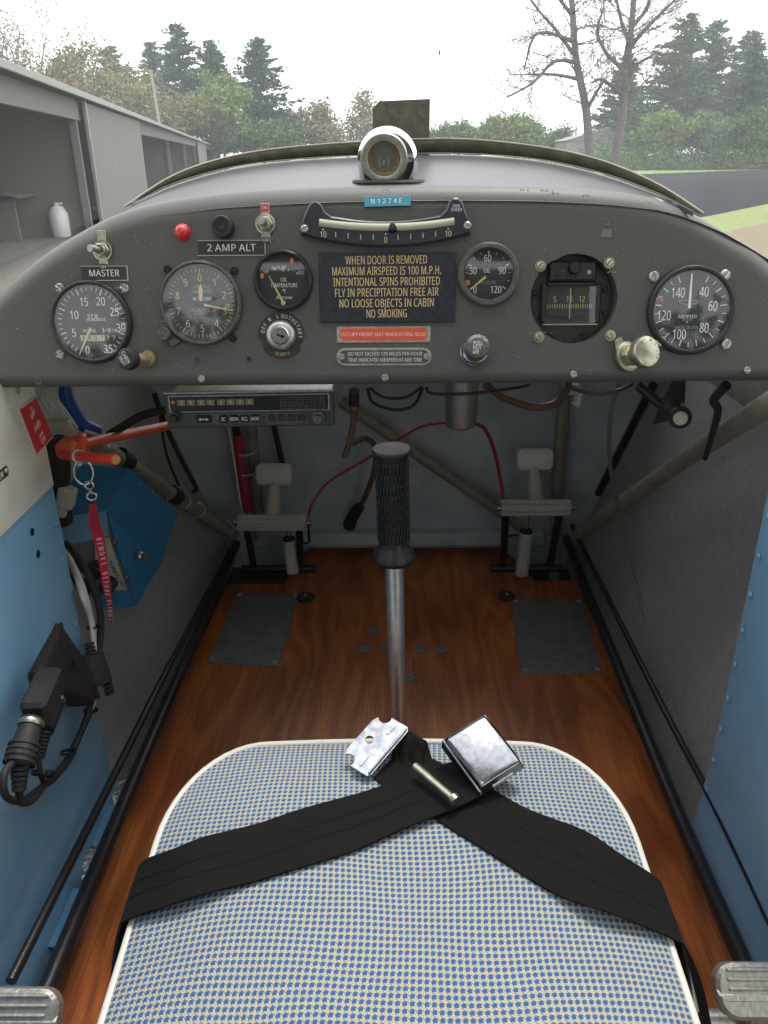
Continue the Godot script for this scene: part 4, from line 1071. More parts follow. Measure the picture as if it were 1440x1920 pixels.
	nums(t, [["60", -4, -68], ["30", -67, -16], ["90", 61, -16], ["0", -57, 64], ["120", 35, 64]], K3, 0.0062, M.white_print, 0.78); nums(t, [["OIL", -6, -16]], K3, 0.0036, M.white_print, 0.85); nums(t, [["LBS SQ IN", -4, 33]], K3, 0.0014, M.grey_print, 0.9)
	lst = []
	for i in 13: lst.append([-128 + 256.0 * i / 12.0, 0.019 if i % 3 else 0.0178, 0.0215, 0.0004 if i % 3 else 0.0007])
	marks(t, lst, M.white_print, 0.0016)
	needle(t, Vector2(-12, -10) * K3, Vector2(-78, -64) * K3, 0.0024, 0.0008, 0.003, M.lume)
	g = Geo.new(); g.slab(circle(0.0026, Vector2(-90, -34) * K3, 9), 0.0016, 0.0019); obj("orange_mark", g, M.orange_paint, t)
	# ---- compass in its hole
	t = onpanel("compass", "black magnetic compass recessed in a round hole, yellow figures S 15 12", "compass", Vector2(0.1795, 0.0185))
	g = Geo.new(); g.lathe([Vector2(0.0412, -0.03), Vector2(0.0412, -0.0125), Vector2(0, -0.0125)], 48); obj("body", g, M.black, t)
	g = Geo.new()
	g.box(Vector3(0.005, 0.037, 0.007), Vector3(-0.0275, -0.0035, -0.0095), 0.0015); g.box(Vector3(0.005, 0.037, 0.007), Vector3(0.0255, -0.0035, -0.0095), 0.0015); g.box(Vector3(0.0478, 0.004, 0.007), Vector3(-0.001, 0.0145, -0.0095), 0.0012)
	obj("window_frame", g, M.black, t)
	g = Geo.new(); g.box(Vector3(0.045, 0.018, 0.009), Vector3(-0.001, 0.0262, -0.0085), 0.0015); var hd := obj("adjuster_block", g, M.black, t)
	g = Geo.new(); g.lathe([Vector2(0.0058, -0.004), Vector2(0.0058, 0.004), Vector2(0.005, 0.005), Vector2(0, 0.005)], 20, Vector3(-0.001, 0.0285, 0)); obj("adjuster_knob", g, M.black_gloss, hd)
	screw(t, Vector3(-0.0165, 0.0228, -0.0042), 0.0022, M.black, false, 0.3); screw(t, Vector3(0.0142, 0.0248, -0.0042), 0.0022, M.alu, false, 1.2)
	g = Geo.new(); g.box(Vector3(0.053, 0.0012, 0.004), Vector3(-0.001, -0.0236, -0.0065), 0.0004); obj("lower_rail", g, M.nickel, t)
	g = Geo.new()
	var cr := [[], []]
	for i in 13:
		var x := lerpf(-0.024, 0.022, i / 12.0)
		var z := -0.0118 + 0.003 * (1 - pow(x / 0.024, 2))
		cr[0].append(Vector3(x, -0.015, z)); cr[1].append(Vector3(x, 0.006, z))
	g.sheet(cr); obj("card", g, M.dial, t)
	for w in [["S", -0.0162], ["15", -0.0025], ["12", 0.0098]]: text(t, w[0], 0.0055, Vector3(w[1], 0.0003, -0.0118 + 0.0032 * (1 - pow(w[1] / 0.024, 2)) + 0.0002), M.yellow_print, 0.8)
	for i in 20:
		var x := -0.0225 + 0.00225 * i
		g = Geo.new(); g.box(Vector3(0.0006, 0.0032 if i % 3 else 0.0046, 0.0003), Vector3(x, -0.0062, -0.0118 + 0.0032 * (1 - pow(x / 0.024, 2)))); obj("tick", g, M.yellow_print, t)
	g = Geo.new(); g.box(Vector3(0.0006, 0.028, 0.0003), Vector3(-0.0018, -0.004, -0.0068)); obj("lubber_line", g, M.lume, t)
	g = Geo.new(); g.quad(Vector3(-0.025, -0.0225, -0.0076), Vector3(0.023, -0.0225, -0.0076), Vector3(0.023, 0.0125, -0.0076), Vector3(-0.025, 0.0125, -0.0076)); obj("window", g, M.gauge_glass, t)
	for v in [Vector2(-0.0345, 0.0065), Vector2(0.0335, 0.0095), Vector2(-0.0365, -0.0145), Vector2(0.034, -0.0125), Vector2(-0.018, -0.0345), Vector2(0.0135, -0.0335)]: screw(t, Vector3(v.x, v.y, -0.0125), 0.0032, M.black if v.y != -0.0125 else M.alu, false, v.x * 40)
	for v in [Vector2(0.1463, 0.0488), Vector2(0.2112, 0.0514), Vector2(0.1474, -0.0168), Vector2(0.2162, -0.0156)]:
		var l: Vector2 = v - Vector2(0.1795, 0.0185)
		g = Geo.new(); g.lathe([Vector2(0.0054, 0), Vector2(0.0052, 0.0012), Vector2(0.0032, 0.0013)], 20, Vector3(l.x, l.y, 0)); obj("washer", g, M.brass, t)
		screw(t, Vector3(l.x, l.y, 0.0012), 0.0036, M.nickel, false, l.y * 30)
	# ---- airspeed
	t = onpanel("airspeed_indicator", "round black AIRSPEED dial with white figures 40 to 140", "gauge", Vector2(0.2913, 0.0075))
	gauge(t, 0.0418, 0.0365, M.black, M.dial)
	nums(t, [["140", -63, -75], ["40", 52, -78], ["60", 96, -17], ["80", 65, 77], ["100", -44, 104], ["120", -118, 22]], K3, 0.009, M.white_print, 0.66); nums(t, [["AIRSPEED", -13, 27]], K3, 0.003, M.white_print, 1.0); nums(t, [["M P H", -13, 40], ["MADE IN USA", -13, 74]], K3, 0.0013, M.grey_print)
	lst = []
	for i in 23: lst.append([25 + 310.0 * i / 22.0, 0.03 if i % 2 else 0.0282, 0.0345, 0.0006 if i % 2 else 0.0009])
	marks(t, lst, M.white_print, 0.0016)
	g = Geo.new(); g.box(Vector3(0.0075, 0.0016, 0.0002), Vector3.ZERO); g.t = Transform3D(); var rl := obj("red_line", g, M.red_plate, t); rl.transform = Transform3D(Basis(Vector3(0, 0, 1), -0.4), Vector3(-0.0305, 0.0105, 0.0018))
	g = Geo.new()
	var em := [Vector2(-0.0095, 0.0022), Vector2(-0.004, 0.0022), Vector2(0, 0.0028), Vector2(0.004, 0.0022), Vector2(0.0095, 0.0022), Vector2(0.0068, -0.0008), Vector2(0.002, -0.0014), Vector2(0, -0.0028), Vector2(-0.002, -0.0014), Vector2(-0.0068, -0.0008)]
	for i in em.size():
		var q0: Vector2 = em[i]; var q1: Vector2 = em[(i + 1) % em.size()]
		g.tube([Vector3(q0.x - 0.0028, q0.y + 0.0069, 0.0017), Vector3(q1.x - 0.0028, q1.y + 0.0069, 0.0017)], 0.00022, -1, 4)
	obj("winged_emblem", g, M.grey_print, t)
	g = Geo.new(); g.slab(PackedVector2Array([Vector2(-0.0042, -0.0098), Vector2(-0.0028, -0.0128), Vector2(-0.0014, -0.0098)]), 0.0013, 0.0016); obj("shield_mark", g, M.grey_print, t)
	needle(t, Vector2(-0.0022, 0.0018), Vector2(-0.0022, 0.033), 0.0024, 0.0014, 0.0026, M.white_print)
	for v in [Vector2(0.2539, 0.0385), Vector2(0.3209, 0.0396), Vector2(0.3278, -0.0242), Vector2(0.2644, -0.0213)]:
		var l: Vector2 = v - Vector2(0.2913, 0.0075)
		screw(t, Vector3(l.x, l.y, 0.0004), 0.0052, M.alu, false, l.x * 33)
	# ---- small controls
	toggle("metal toggle switch above the MASTER placard", Vector2(-0.2681, 0.0651), Vector3(-0.0055, 0.0005, 0.012), null, "", "toggle switches")
	toggle("metal toggle switch with red ON tab beside the black fuse cap", Vector2(-0.1129, 0.0881), Vector3(-0.001, 0.001, 0.012), M.red_plate, "ON", "toggle switches")
	t = onpanel("indicator_lamp", "round red jewel indicator lamp", "lamp", Vector2(-0.1912, 0.0810))
	g = Geo.new(); g.lathe([Vector2(0.0076, 0), Vector2(0.0076, 0.002), Vector2(0.007, 0.0026)], 24); obj("ring", g, M.red_plate, t)
	g = Geo.new(); g.lathe([Vector2(0.007, 0.001), Vector2(0.0068, 0.004), Vector2(0.0052, 0.0068), Vector2(0.003, 0.0082), Vector2(0, 0.0087)], 24); obj("jewel", g, M.red_jewel, t)
	t = onpanel("fuse_holder", "round black fuse holder cap above the 2 AMP ALT placard", "fuse holder", Vector2(-0.1517, 0.0846))
	g = Geo.new(); g.lathe([Vector2(0.0098, 0), Vector2(0.0096, 0.013), Vector2(0.009, 0.0138), Vector2(0.0066, 0.0138), Vector2(0.0062, 0.0132), Vector2(0.0034, 0.0132), Vector2(0.003, 0.0138), Vector2(0.0018, 0.0138), Vector2(0, 0.013)], 30); obj("cap", g, M.black, t)
	arc_text(t, "FUSE", 0.0051, -60, 24, 0.0024, 0.0136, M.black); arc_text(t, "PUSH", 0.0051, 110, 24, 0.0024, 0.0136, M.black)
	t = placard("placard", "black engraved placard reading MASTER", Vector2(-0.2902, 0.0508), Vector2(-0.2464, 0.0383), M.plate_black, 0.0015, M.cream_trim); text(t, "MASTER", 0.0058, Vector3(0, 0, 0.0017), M.white_print, 1.0)
	t = placard("placard", "black engraved placard reading 2 AMP ALT", Vector2(-0.1775, 0.0733), Vector2(-0.1144, 0.0604), M.plate_black, 0.0015, M.cream_trim); text(t, "2 AMP ALT", 0.0062, Vector3(0, 0, 0.0017), M.white_print, 1.12)
	t = placard("label_tape", "teal embossed label tape reading N1274E", Vector2(-0.0199, 0.1120), Vector2(0.0233, 0.1024), M.teal_tape, 0.0006); text(t, "N 1 2 7 4 E", 0.0043, Vector3(-0.001, 0, 0.0008), M.white_print, 1.05); t.rotation.z = 0.02; t.position += PB.z * 0.0008; t.rotate_object_local(Vector3.RIGHT, -0.25)
	t = placard("placard", "large navy placard with six lines of gold lettering about door and airspeed", Vector2(-0.0633, 0.0616), Vector2(0.0663, -0.0023), M.navy, 0.003)
	var ln := ["WHEN DOOR IS REMOVED", "MAXIMUM AIRSPEED IS 100 M.P.H.", "INTENTIONAL SPINS PROHIBITED", "FLY IN PRECIPITATION FREE AIR", "NO LOOSE OBJECTS IN CABIN", "NO SMOKING"]
	var wd := [0.077, 0.103, 0.101, 0.0985, 0.09, 0.0385]
	for i in 6:
		var o := text(t, ln[i], 0.0073, Vector3(-0.001, 0.0252 - 0.0098 * i, 0.0032), M.cream_print)
		var bw: float = o.mesh.get_aabb().size.x
		o.transform.basis = Basis(Vector3(0, 0, 1), 0.008) * Basis.from_scale(Vector3(wd[i] / bw, 1, 1))
	t = placard("placard", "red enamel placard reading OCCUPY FRONT SEAT WHEN FLYING SOLO", Vector2(-0.0479, -0.0058), Vector2(0.0428, -0.0213), M.alu, 0.001)
	g = Geo.new(); g.slab(PackedVector2Array([Vector2(-0.039, -0.0058), Vector2(0.039, -0.0058), Vector2(0.0425, -0.0028), Vector2(0.0425, 0.0028), Vector2(0.039, 0.0058), Vector2(-0.039, 0.0058), Vector2(-0.0425, 0.0028), Vector2(-0.0425, -0.0028)]), 0.001, 0.0013); obj("enamel", g, M.orange_red, t)
	var tt := text(t, "OCCUPY FRONT SEAT WHEN FLYING SOLO", 0.0034, Vector3(0, 0, 0.0015), M.white_print); tt.scale.x = 0.0815 / tt.mesh.get_aabb().size.x
	for sx in [-1, 1]:
		for sy in [-1, 1]: screw(t, Vector3(sx * 0.0425, sy * 0.0062, 0.0008), 0.0017, M.alu, false, sx * 0.7)
	t = onpanel("placard", "oblong silver rimmed placard reading DO NOT EXCEED 129 MILES PER HOUR", "placard", Vector2(-0.0022, -0.0348))
	g = Geo.new(); g.slab(rrect(0.0925, 0.0168, 0.0082), 0, 0.001, 0.0003); obj("rim", g, M.alu, t)
	g = Geo.new(); g.slab(rrect(0.0885, 0.0128, 0.0062), 0.001, 0.0013); obj("plate", g, mat(lin(0.085, 0.07, 0.065), 0.5), t)
	tt = text(t, "DO NOT EXCEED 129 MILES PER HOUR", 0.0034, Vector3(0.001, 0.0029, 0.0015), M.white_print); tt.scale.x = 0.072 / tt.mesh.get_aabb().size.x
	tt = text(t, "TRUE INDICATED AIRSPEED AT ANY TIME", 0.0034, Vector3(0.001, -0.0029, 0.0015), M.white_print); tt.scale.x = 0.072 / tt.mesh.get_aabb().size.x
	for sx in [-1, 1]: screw(t, Vector3(sx * 0.0418, 0, 0.0012), 0.0034, M.alu, true, sx * 0.5)
	# push-pull knobs standing out of the panel
	t = onpanel("cabin_heat_knob", "black push pull knob lettered CABIN HEAT", "knob", Vector2(-0.2313, -0.0352))
	g = Geo.new(); g.lathe([Vector2(0.0078, 0), Vector2(0.0078, 0.003), Vector2(0.006, 0.0045), Vector2(0.0055, 0.009), Vector2(0.0046, 0.0092), Vector2(0.0046, 0.022)], 26); obj("bushing", g, M.rust, t)
	g = Geo.new(); g.lathe([Vector2(0.0046, 0.018), Vector2(0.007, 0.021), Vector2(0.0098, 0.026), Vector2(0.0104, 0.031), Vector2(0.0098, 0.0342), Vector2(0.0085, 0.0352), Vector2(0, 0.0356)], 32); var kn := obj("knob", g, M.black, t)
	text(kn, "CABIN", 0.0038, Vector3(0.001, 0.0026, 0.0358), M.white_print, 0.8, -0.95).position = Vector3(0.002, 0.0018, 0.0358); text(kn, "HEAT", 0.0038, Vector3(-0.0022, -0.0014, 0.0358), M.white_print, 0.8, -0.95)
	t.rotate_object_local(Vector3.UP, -0.38)
	t = onpanel("carburetor_heat_knob", "worn push pull knob lettered PULL HOT AIR", "knob", Vector2(0.0858, -0.0306))
	g = Geo.new(); g.lathe([Vector2(0.0142, 0), Vector2(0.0142, 0.0025), Vector2(0.0125, 0.004), Vector2(0.0122, 0.006), Vector2(0.011, 0.0065), Vector2(0.0108, 0.012)], 30); obj("collar", g, M.zinc, t)
	g = Geo.new(); g.lathe([Vector2(0.0095, 0.01), Vector2(0.0112, 0.013), Vector2(0.0118, 0.022), Vector2(0.0112, 0.0258), Vector2(0.0098, 0.027), Vector2(0, 0.0275)], 32); kn = obj("knob", g, M.bezel_grey, t)
	text(kn, "PULL", 0.0036, Vector3(0, 0.0026, 0.0277), M.white_print, 0.8); text(kn, "HOT", 0.0036, Vector3(-0.0008, -0.0014, 0.0277), M.white_print, 0.8); text(kn, "AIR", 0.0034, Vector3(-0.002, -0.0056, 0.0277), M.white_print, 0.8); arc_text(kn, "CARBURETOR", 0.0092, -55, 12.5, 0.0019, 0.0274, M.white_print)
	t.rotate_object_local(Vector3.RIGHT, -0.22)
	t = onpanel("mixture_knob", "large nickel push pull knob with worn raised lettering MIXTURE", "knob", Vector2(0.2339, -0.0359))
	g = Geo.new(); g.slab(PackedVector2Array([Vector2(-0.0135, 0.004), Vector2(0.0135, 0.004), Vector2(0.014, 0.016), Vector2(0.006, 0.019), Vector2(-0.008, 0.019), Vector2(-0.014, 0.016)]), 0, 0.0012, 0.0003); obj("tag_plate", g, M.nickel, t)
	g = Geo.new(); g.lathe([Vector2(0.0148, 0.0008), Vector2(0.0148, 0.0035), Vector2(0.0135, 0.0045), Vector2(0.008, 0.005)], 34); obj("washer", g, M.nickel, t)
	g = Geo.new(); g.slab(circle(0.0112, Vector2.ZERO, 6), 0.0045, 0.0105, 0.0008); obj("nut", g, M.brass, t)
	g = Geo.new(); g.lathe([Vector2(0.0085, 0.01), Vector2(0.0085, 0.016), Vector2(0.0064, 0.0165), Vector2(0.0064, 0.019), Vector2(0.0125, 0.0195), Vector2(0.0148, 0.021), Vector2(0.0151, 0.026), Vector2(0.0142, 0.0283), Vector2(0.0125, 0.029), Vector2(0, 0.0293)], 40); kn = obj("knob", g, M.nickel, t)
	arc_text(kn, "MIXTURE", 0.0112, 20, 17, 0.0026, 0.0292, M.nickel); arc_text(kn, "PULL LEAN", 0.0112, 200, 15, 0.0026, 0.0292, M.nickel)
	t.rotate_object_local(Vector3.UP, 0.42); t.rotate_object_local(Vector3.RIGHT, -0.2)
	t = onpanel("tape_scrap", "small torn scrap of silver tape on bare panel above compass", "tape", Vector2(0.2071, 0.0782))
	g = Geo.new(); g.slab(PackedVector2Array([Vector2(-0.0052, -0.004), Vector2(0.0048, -0.0038), Vector2(0.0046, 0.0042), Vector2(0.001, 0.003), Vector2(-0.0034, 0.0036)]), 0, 0.0004); g.slab(PackedVector2Array([Vector2(-0.0018, 0.0075), Vector2(0.002, 0.007), Vector2(0.0016, 0.0095)]), 0, 0.0004); obj("scrap", g, M.tape, t)
	# fuel gauge on the deck
	t = thing("fuel_gauge", "round chromed fuel gauge housing on top of deck showing F", "gauge", Vector3(-0.004, 0.0, -0.86))
	var bs := Geo.new(); bs.t = Transform3D(Basis(Vector3.RIGHT, -PI / 2), Vector3(0.0035, -0.028, 0.008)); bs.slab(rrect(0.076, 0.044, 0.018), 0, 0.006, 0.002); obj("base_gasket", bs, M.rubber, t)
	g = Geo.new(); g.t = Transform3D(Basis(Vector3.RIGHT, 0.12), Vector3(0.002, -0.004, 0)); g.lathe([Vector2(0.016, -0.034), Vector2(0.026, -0.024), Vector2(0.0305, -0.01), Vector2(0.0305, 0.004), Vector2(0.029, 0.009), Vector2(0.0265, 0.012)], 44); obj("housing", g, M.chrome, t)
	g = Geo.new(); g.t = Transform3D(Basis(Vector3.RIGHT, -PI / 2), Vector3(0.002, -0.03, -0.024)); g.lathe([Vector2(0.0305, 0), Vector2(0.0295, 0.024)], 40); obj("skirt", g, M.alu, t)
	var rt := Transform3D(Basis(Vector3.RIGHT, 0.1), Vector3(-0.0015, -0.001, 0.0)); 
	g = Geo.new(); g.t = rt; g.lathe([Vector2(0.0238, 0.008), Vector2(0.0238, 0.017), Vector2(0.0225, 0.019), Vector2(0.0185, 0.0195), Vector2(0.0162, 0.0185), Vector2(0.0162, 0.012)], 48); obj("bezel_ring", g, M.alu, t)
	g = Geo.new(); g.t = rt; g.lathe([Vector2(0.0163, 0.0135), Vector2(0.0128, 0.0128), Vector2(0.0125, 0.010)], 40); obj("rust_ring", g, M.rust, t)
	g = Geo.new(); g.t = rt; g.lathe([Vector2(0.0128, 0.0105), Vector2(0, 0.0105)], 30); var fd := obj("dial", g, mat(lin(0.18, 0.18, 0.17), 0.5), t)
	for x in [-0.0045, 0.0045]:
		g = Geo.new(); g.t = rt; g.box(Vector3(0.0014, 0.009, 0.0004), Vector3(x, -0.004, 0.0109)); obj("scale_line", g, M.grey_print, fd)
	text(fd, "F", 0.0042, Vector3.ZERO, M.white_print).transform = rt * Transform3D(Basis(), Vector3(0, -0.0045, 0.0112))
	g = Geo.new(); g.t = rt; g.lathe([Vector2(0.0128, 0.0122), Vector2(0, 0.0128)], 30); obj("glass", g, M.gauge_glass, t)

# ---------------------------------------------------------------- under the panel
func clip_ring(parent: Node, at: Vector3, d: Vector3, r: float, m: Material, called := "cable_tie", w := 0.003):
	var g := Geo.new(); g.t = Transform3D(frame(d, Vector3.RIGHT), at)
	g.lathe([Vector2(r, -w / 2), Vector2(r + 0.0015, -w / 2), Vector2(r + 0.0015, w / 2), Vector2(r, w / 2)], 18)
	g.box(Vector3(0.005, 0.006, 0.004), Vector3(r + 0.002, 0, 0), 0.001)
	obj(called, g, m, parent)
func pedal(label: String, bar: Vector3, pad: Vector3, cyl0: Vector3, cyl1: Vector3, s: float, tagged: bool):
	var t := thing("rudder_pedal", label, "pedal", Vector3(bar.x, -0.78, bar.z), Basis(), "front rudder pedals")
	var o := t.position
	var g := Geo.new()
	var pr := []
	# ribbed foot bar, lying along x
	g.t = Transform3D(Basis(Vector3.UP, PI / 2), bar - o)
	var ribs := 15
	var hw := 0.066
	var poly := PackedVector2Array()
	for i in ribs * 4:
		var th := TAU * i / (ribs * 4)
		poly.append(Vector2(cos(th), sin(th)) * (0.0158 if i % 4 < 2 else 0.0125))
	g.slab(poly, -hw, hw, 0.001)
	obj("foot_bar", g, M.pedal, t)
	g = Geo.new(); g.tube([bar - o - Vector3(hw + 0.008, 0, 0), bar - o + Vector3(hw + 0.008, 0, 0)], 0.0065, -1, 12); g.tube([bar - o + Vector3(s * (hw + 0.006), 0, 0), bar - o + Vector3(s * (hw + 0.013), 0, 0)], 0.0035, -1, 8); obj("pivot_bolt", g, M.zinc, t)
	# toe plate on its neck
	g = Geo.new(); g.t = Transform3D(Basis(Vector3.RIGHT, -0.25), pad - o)
	g.slab(rrect(0.074, 0.044, 0.012), -0.006, 0.004, 0.003)
	for y in [0.017, 0.0125, -0.0125, -0.017]: g.box(Vector3(0.066 if absf(y) < 0.015 else 0.052, 0.0022, 0.0022), Vector3(0, y, 0.0046), 0.0006)
	obj("toe_plate", g, M.pedal, t)
	g = Geo.new()
	var n0 := pad - o + Vector3(0, -0.018, -0.004); var n1 := Vector3(pad.x + (bar.x - pad.x) * 0.25, bar.y - 0.0, bar.z - 0.015) - o
	g.tube(curve([n0, n0.lerp(n1, 0.35), n0.lerp(n1, 0.7), n1], 3), 0.0118, 0.0165, 14); obj("neck", g, M.pedal, t)
	# dark lower frame
	g = Geo.new()
	for x in [-0.055, 0.05]: g.tube([bar - o + Vector3(x, -0.005, -0.012), Vector3(bar.x + x * 0.9, -0.765, bar.z - 0.03) - o], 0.0075, -1, 8)
	g.tube([Vector3(-0.075, 0.018, -0.03), Vector3(0.075, 0.018, -0.03)], 0.0085, -1, 10)
	obj("pedal_frame", g, M.tube_black, t)
	# brake cylinder
	var d := (cyl1 - cyl0)
	g = Geo.new(); g.t = Transform3D(frame(d, Vector3(0, 0, 1)), cyl0 - o)
	g.slab(rrect(0.026, 0.026, 0.008), 0, d.length(), 0.003); obj("brake_cylinder", g, M.pedal, t)
	g = Geo.new(); g.tube([cyl0 - o - d.normalized() * 0.045, cyl0 - o], 0.0035, -1, 10); obj("push_rod", g, M.chrome, t)
	g = Geo.new(); g.t = Transform3D(frame(d, Vector3(0, 0, 1)), cyl0 - o); g.lathe([Vector2(0.009, -0.006), Vector2(0.0125, -0.004), Vector2(0.0125, 0.001)], 16); obj("boot", g, M.rubber, t)
	var e0 := cyl0 - o + Vector3(-s * 0.014, -0.006, 0.0)
	g = Geo.new(); g.tube([e0, e0 + Vector3(-s * 0.022, -0.002, 0), e0 + Vector3(-s * 0.026, 0.002, 0), e0 + Vector3(-s * 0.026, 0.045, 0)], 0.0026, -1, 8); obj("brake_line", g, M.black, t)
	if tagged:
		g = Geo.new(); g.t = Transform3D(frame(d, Vector3(0, 0, 1)), cyl0 - o); g.box(Vector3(0.017, 0.0008, 0.05), Vector3(0.001, 0.0134, 0.042)) ; g.box(Vector3(0.017, 0.0008, 0.05), Vector3(0.001, -0.0134, 0.042)); obj("sticker", g, M.plastic_white, t)
func strut(called: String, label: String, cat: String, pts: Array, r: float, m: Material, group := "", sides := 12, r1 := -1.0) -> Node3D:
	var t := thing(called, label, cat, pts[0], Basis(), group)
	var q := []
	for p in pts: q.append(p - pts[0])
	if q.size() > 2: q = curve(q, 5)
	var g := Geo.new(); g.tube(q, r, r1, sides); obj("shaft", g, m, t)
	return t
func footwell():
	var g: Geo
	# radio
	var t := thing("radio", "slim grey radio with eight digit display hung under the panel", "radio", Vector3(-0.1455, -0.2375, -0.772), Basis(Vector3(0, 0, 1), 0.012) * Basis(Vector3.RIGHT, -0.05))
	g = Geo.new(); g.box(Vector3(0.168, 0.034, 0.2), Vector3(0.001, 0.0005, -0.102), 0.001); obj("case", g, M.alu, t)
	g = Geo.new(); g.box(Vector3(0.175, 0.0375, 0.008), Vector3(0, 0, -0.002), 0.0015); obj("faceplate", g, mat(lin(0.06, 0.062, 0.065), 0.4, 0.3), t)
	g = Geo.new(); g.box(Vector3(0.176, 0.0022, 0.003), Vector3(0, 0.0185, 0.002), 0.0006); obj("top_edge", g, M.alu, t)
	g = Geo.new(); g.box(Vector3(0.166, 0.0175, 0.001), Vector3(0.0, 0.0068, 0.0024), 0.0004); obj("display_bezel", g, M.alu, t)
	g = Geo.new(); g.box(Vector3(0.1635, 0.0155, 0.0006), Vector3(0.0, 0.0068, 0.0031)); obj("display_lens", g, M.black_gloss, t)
	for i in 8:
		g = Geo.new(); g.box(Vector3(0.0085, 0.0062, 0.0005), Vector3(-0.0695 + i * 0.0098 + (0.0008 if i > 1 else 0.0) + (0.001 if i > 3 else 0.0), 0.0083, 0.0036), 0.0002); var dg := obj("digit_window", g, mat(lin(0.2, 0.15, 0.12), 0.3), t)
		g = Geo.new(); g.box(Vector3(0.0016, 0.0034, 0.0003), Vector3(-0.0695 + i * 0.0098 + (0.0008 if i > 1 else 0.0) + (0.001 if i > 3 else 0.0), 0.0083, 0.0040)); obj("filament", g, M.yellow_print, dg)
	g = Geo.new(); g.lathe([Vector2(0.002, 0.003), Vector2(0.002, 0.0042), Vector2(0, 0.0044)], 12, Vector3(-0.078, 0.009, 0)); obj("light_sensor", g, M.orange_paint, t)
	var words := ["<->", "EC", "MON", "RCL", "MEM"]
	var xs := [-0.048, -0.0275, -0.0165, -0.0055, 0.0055]
	g = Geo.new(); g.slab(rrect(0.066, 0.0108, 0.003, Vector2(-0.0215, -0.0095)), 0.002, 0.0028, 0.0003); g.slab(rrect(0.043, 0.0108, 0.003, Vector2(0.038, -0.0095)), 0.002, 0.0028, 0.0003); obj("key_surround", g, M.bezel_grey, t)
	for i in 5:
		g = Geo.new(); g.slab(rrect(0.0165 if i == 0 else 0.0092, 0.0082, 0.0022, Vector2(xs[i], -0.0092)), 0.0025, 0.0052, 0.0008); var k := obj("key", g, M.black_gloss, t)
		if i > 0: text(k, words[i], 0.0036, Vector3(xs[i], -0.0092, 0.0054), M.white_print, 0.75)
		else:
			var ag := Geo.new(); ag.box(Vector3(0.007, 0.0008, 0.0003), Vector3(xs[0], -0.0092, 0.0054))
			for s in [-1, 1]: ag.slab(PackedVector2Array([Vector2(xs[0] + s * 0.0052, -0.0092), Vector2(xs[0] + s * 0.003, -0.0078 if s > 0 else -0.0106), Vector2(xs[0] + s * 0.003, -0.0106 if s > 0 else -0.0078)]), 0.0052, 0.0055)
			obj("arrow_mark", ag, M.white_print, k)
	for i in 4:
		g = Geo.new(); g.slab(rrect(0.0086, 0.0078, 0.002, Vector2(0.0226 + i * 0.0102, -0.0092)), 0.0025, 0.0042, 0.0006); obj("blank_key", g, M.black, t)
	for a in [[-0.077, -0.006, 0.0055, M.black], [0.071, -0.009, 0.0066, M.bezel_grey]]:
		g = Geo.new(); g.t = Transform3D(Basis(), Vector3(a[0], a[1], 0.002)); g.lathe([Vector2(a[2], 0), Vector2(a[2], 0.006), Vector2(a[2] * 0.75, 0.0065), Vector2(a[2] * 0.7, 0.013), Vector2(a[2] * 0.6, 0.0136), Vector2(0, 0.0136)], 24); obj("knob", g, a[3], t)
	g = Geo.new(); g.lathe([Vector2(0.0016, 0.0022), Vector2(0.0016, 0.0026), Vector2(0, 0.0026)], 10, Vector3(0.0145, -0.0092, 0)); obj("socket", g, M.black_gloss, t)
	# speaker mesh pattern
	g = Geo.new()
	for i in 18:
		for j in 6: g.box(Vector3(0.0014, 0.0012, 0.0003), Vector3(0.033 + i * 0.0026, 0.0005 + j * 0.0024, 0.0035))
	obj("grille", g, M.bezel_grey, t)
	# control stick
	t = thing("control_stick", "upright control stick with ribbed black rubber grip and chromed shaft", "control stick", Vector3(0.008, -0.78, -0.70))
	var so := t.position
	var s_top := Vector3(0.0010, -0.2560, -0.7000) - so
	var s_bot := Vector3(0.004, 0.0, 0.0)
	var ax := (s_top - s_bot).normalized()
	var L := (s_top - s_bot).length()
	var sb := Transform3D(frame(ax, Vector3(0, 0, -1)), s_bot)
	g = Geo.new(); g.t = sb; g.lathe([Vector2(0.0095, 0), Vector2(0.0095, L - 0.1)], 24); obj("shaft", g, M.shaft, t)
	g = Geo.new(); g.t = sb
	var gl := 0.118
	g.lathe([Vector2(0.010, L - gl - 0.004), Vector2(0.0195, L - gl - 0.003), Vector2(0.0222, L - gl + 0.002), Vector2(0.021, L - gl + 0.007), Vector2(0.0165, L - gl + 0.013), Vector2(0.0148, L - gl + 0.018), Vector2(0.0148, L - 0.012), Vector2(0.0158, L - 0.007), Vector2(0.019, L - 0.003), Vector2(0.0192, L - 0.0005), Vector2(0.0182, L + 0.001), Vector2(0, L + 0.0012)], 40)
	var gp := obj("grip", g, M.grip, t)
	g = Geo.new(); g.t = sb
	for j in 8:
		var z0 := L - gl + 0.0205 + j * 0.0108
		for i in 28:
			var th := TAU * (i + (0.5 if j % 2 else 0.0)) / 28.0
			var wv := 0.0008 * sin(th * 3.0 + j)
			g.tube([Vector3(cos(th) * 0.0148, sin(th) * 0.0148, z0 + wv), Vector3(cos(th) * 0.0158, sin(th) * 0.0158, z0 + 0.002 + wv), Vector3(cos(th) * 0.0158, sin(th) * 0.0158, z0 + 0.008 + wv), Vector3(cos(th) * 0.0148, sin(th) * 0.0148, z0 + 0.010 + wv)], 0.0011, -1, 5)
	obj("grip_ribs", g, M.grip, gp)
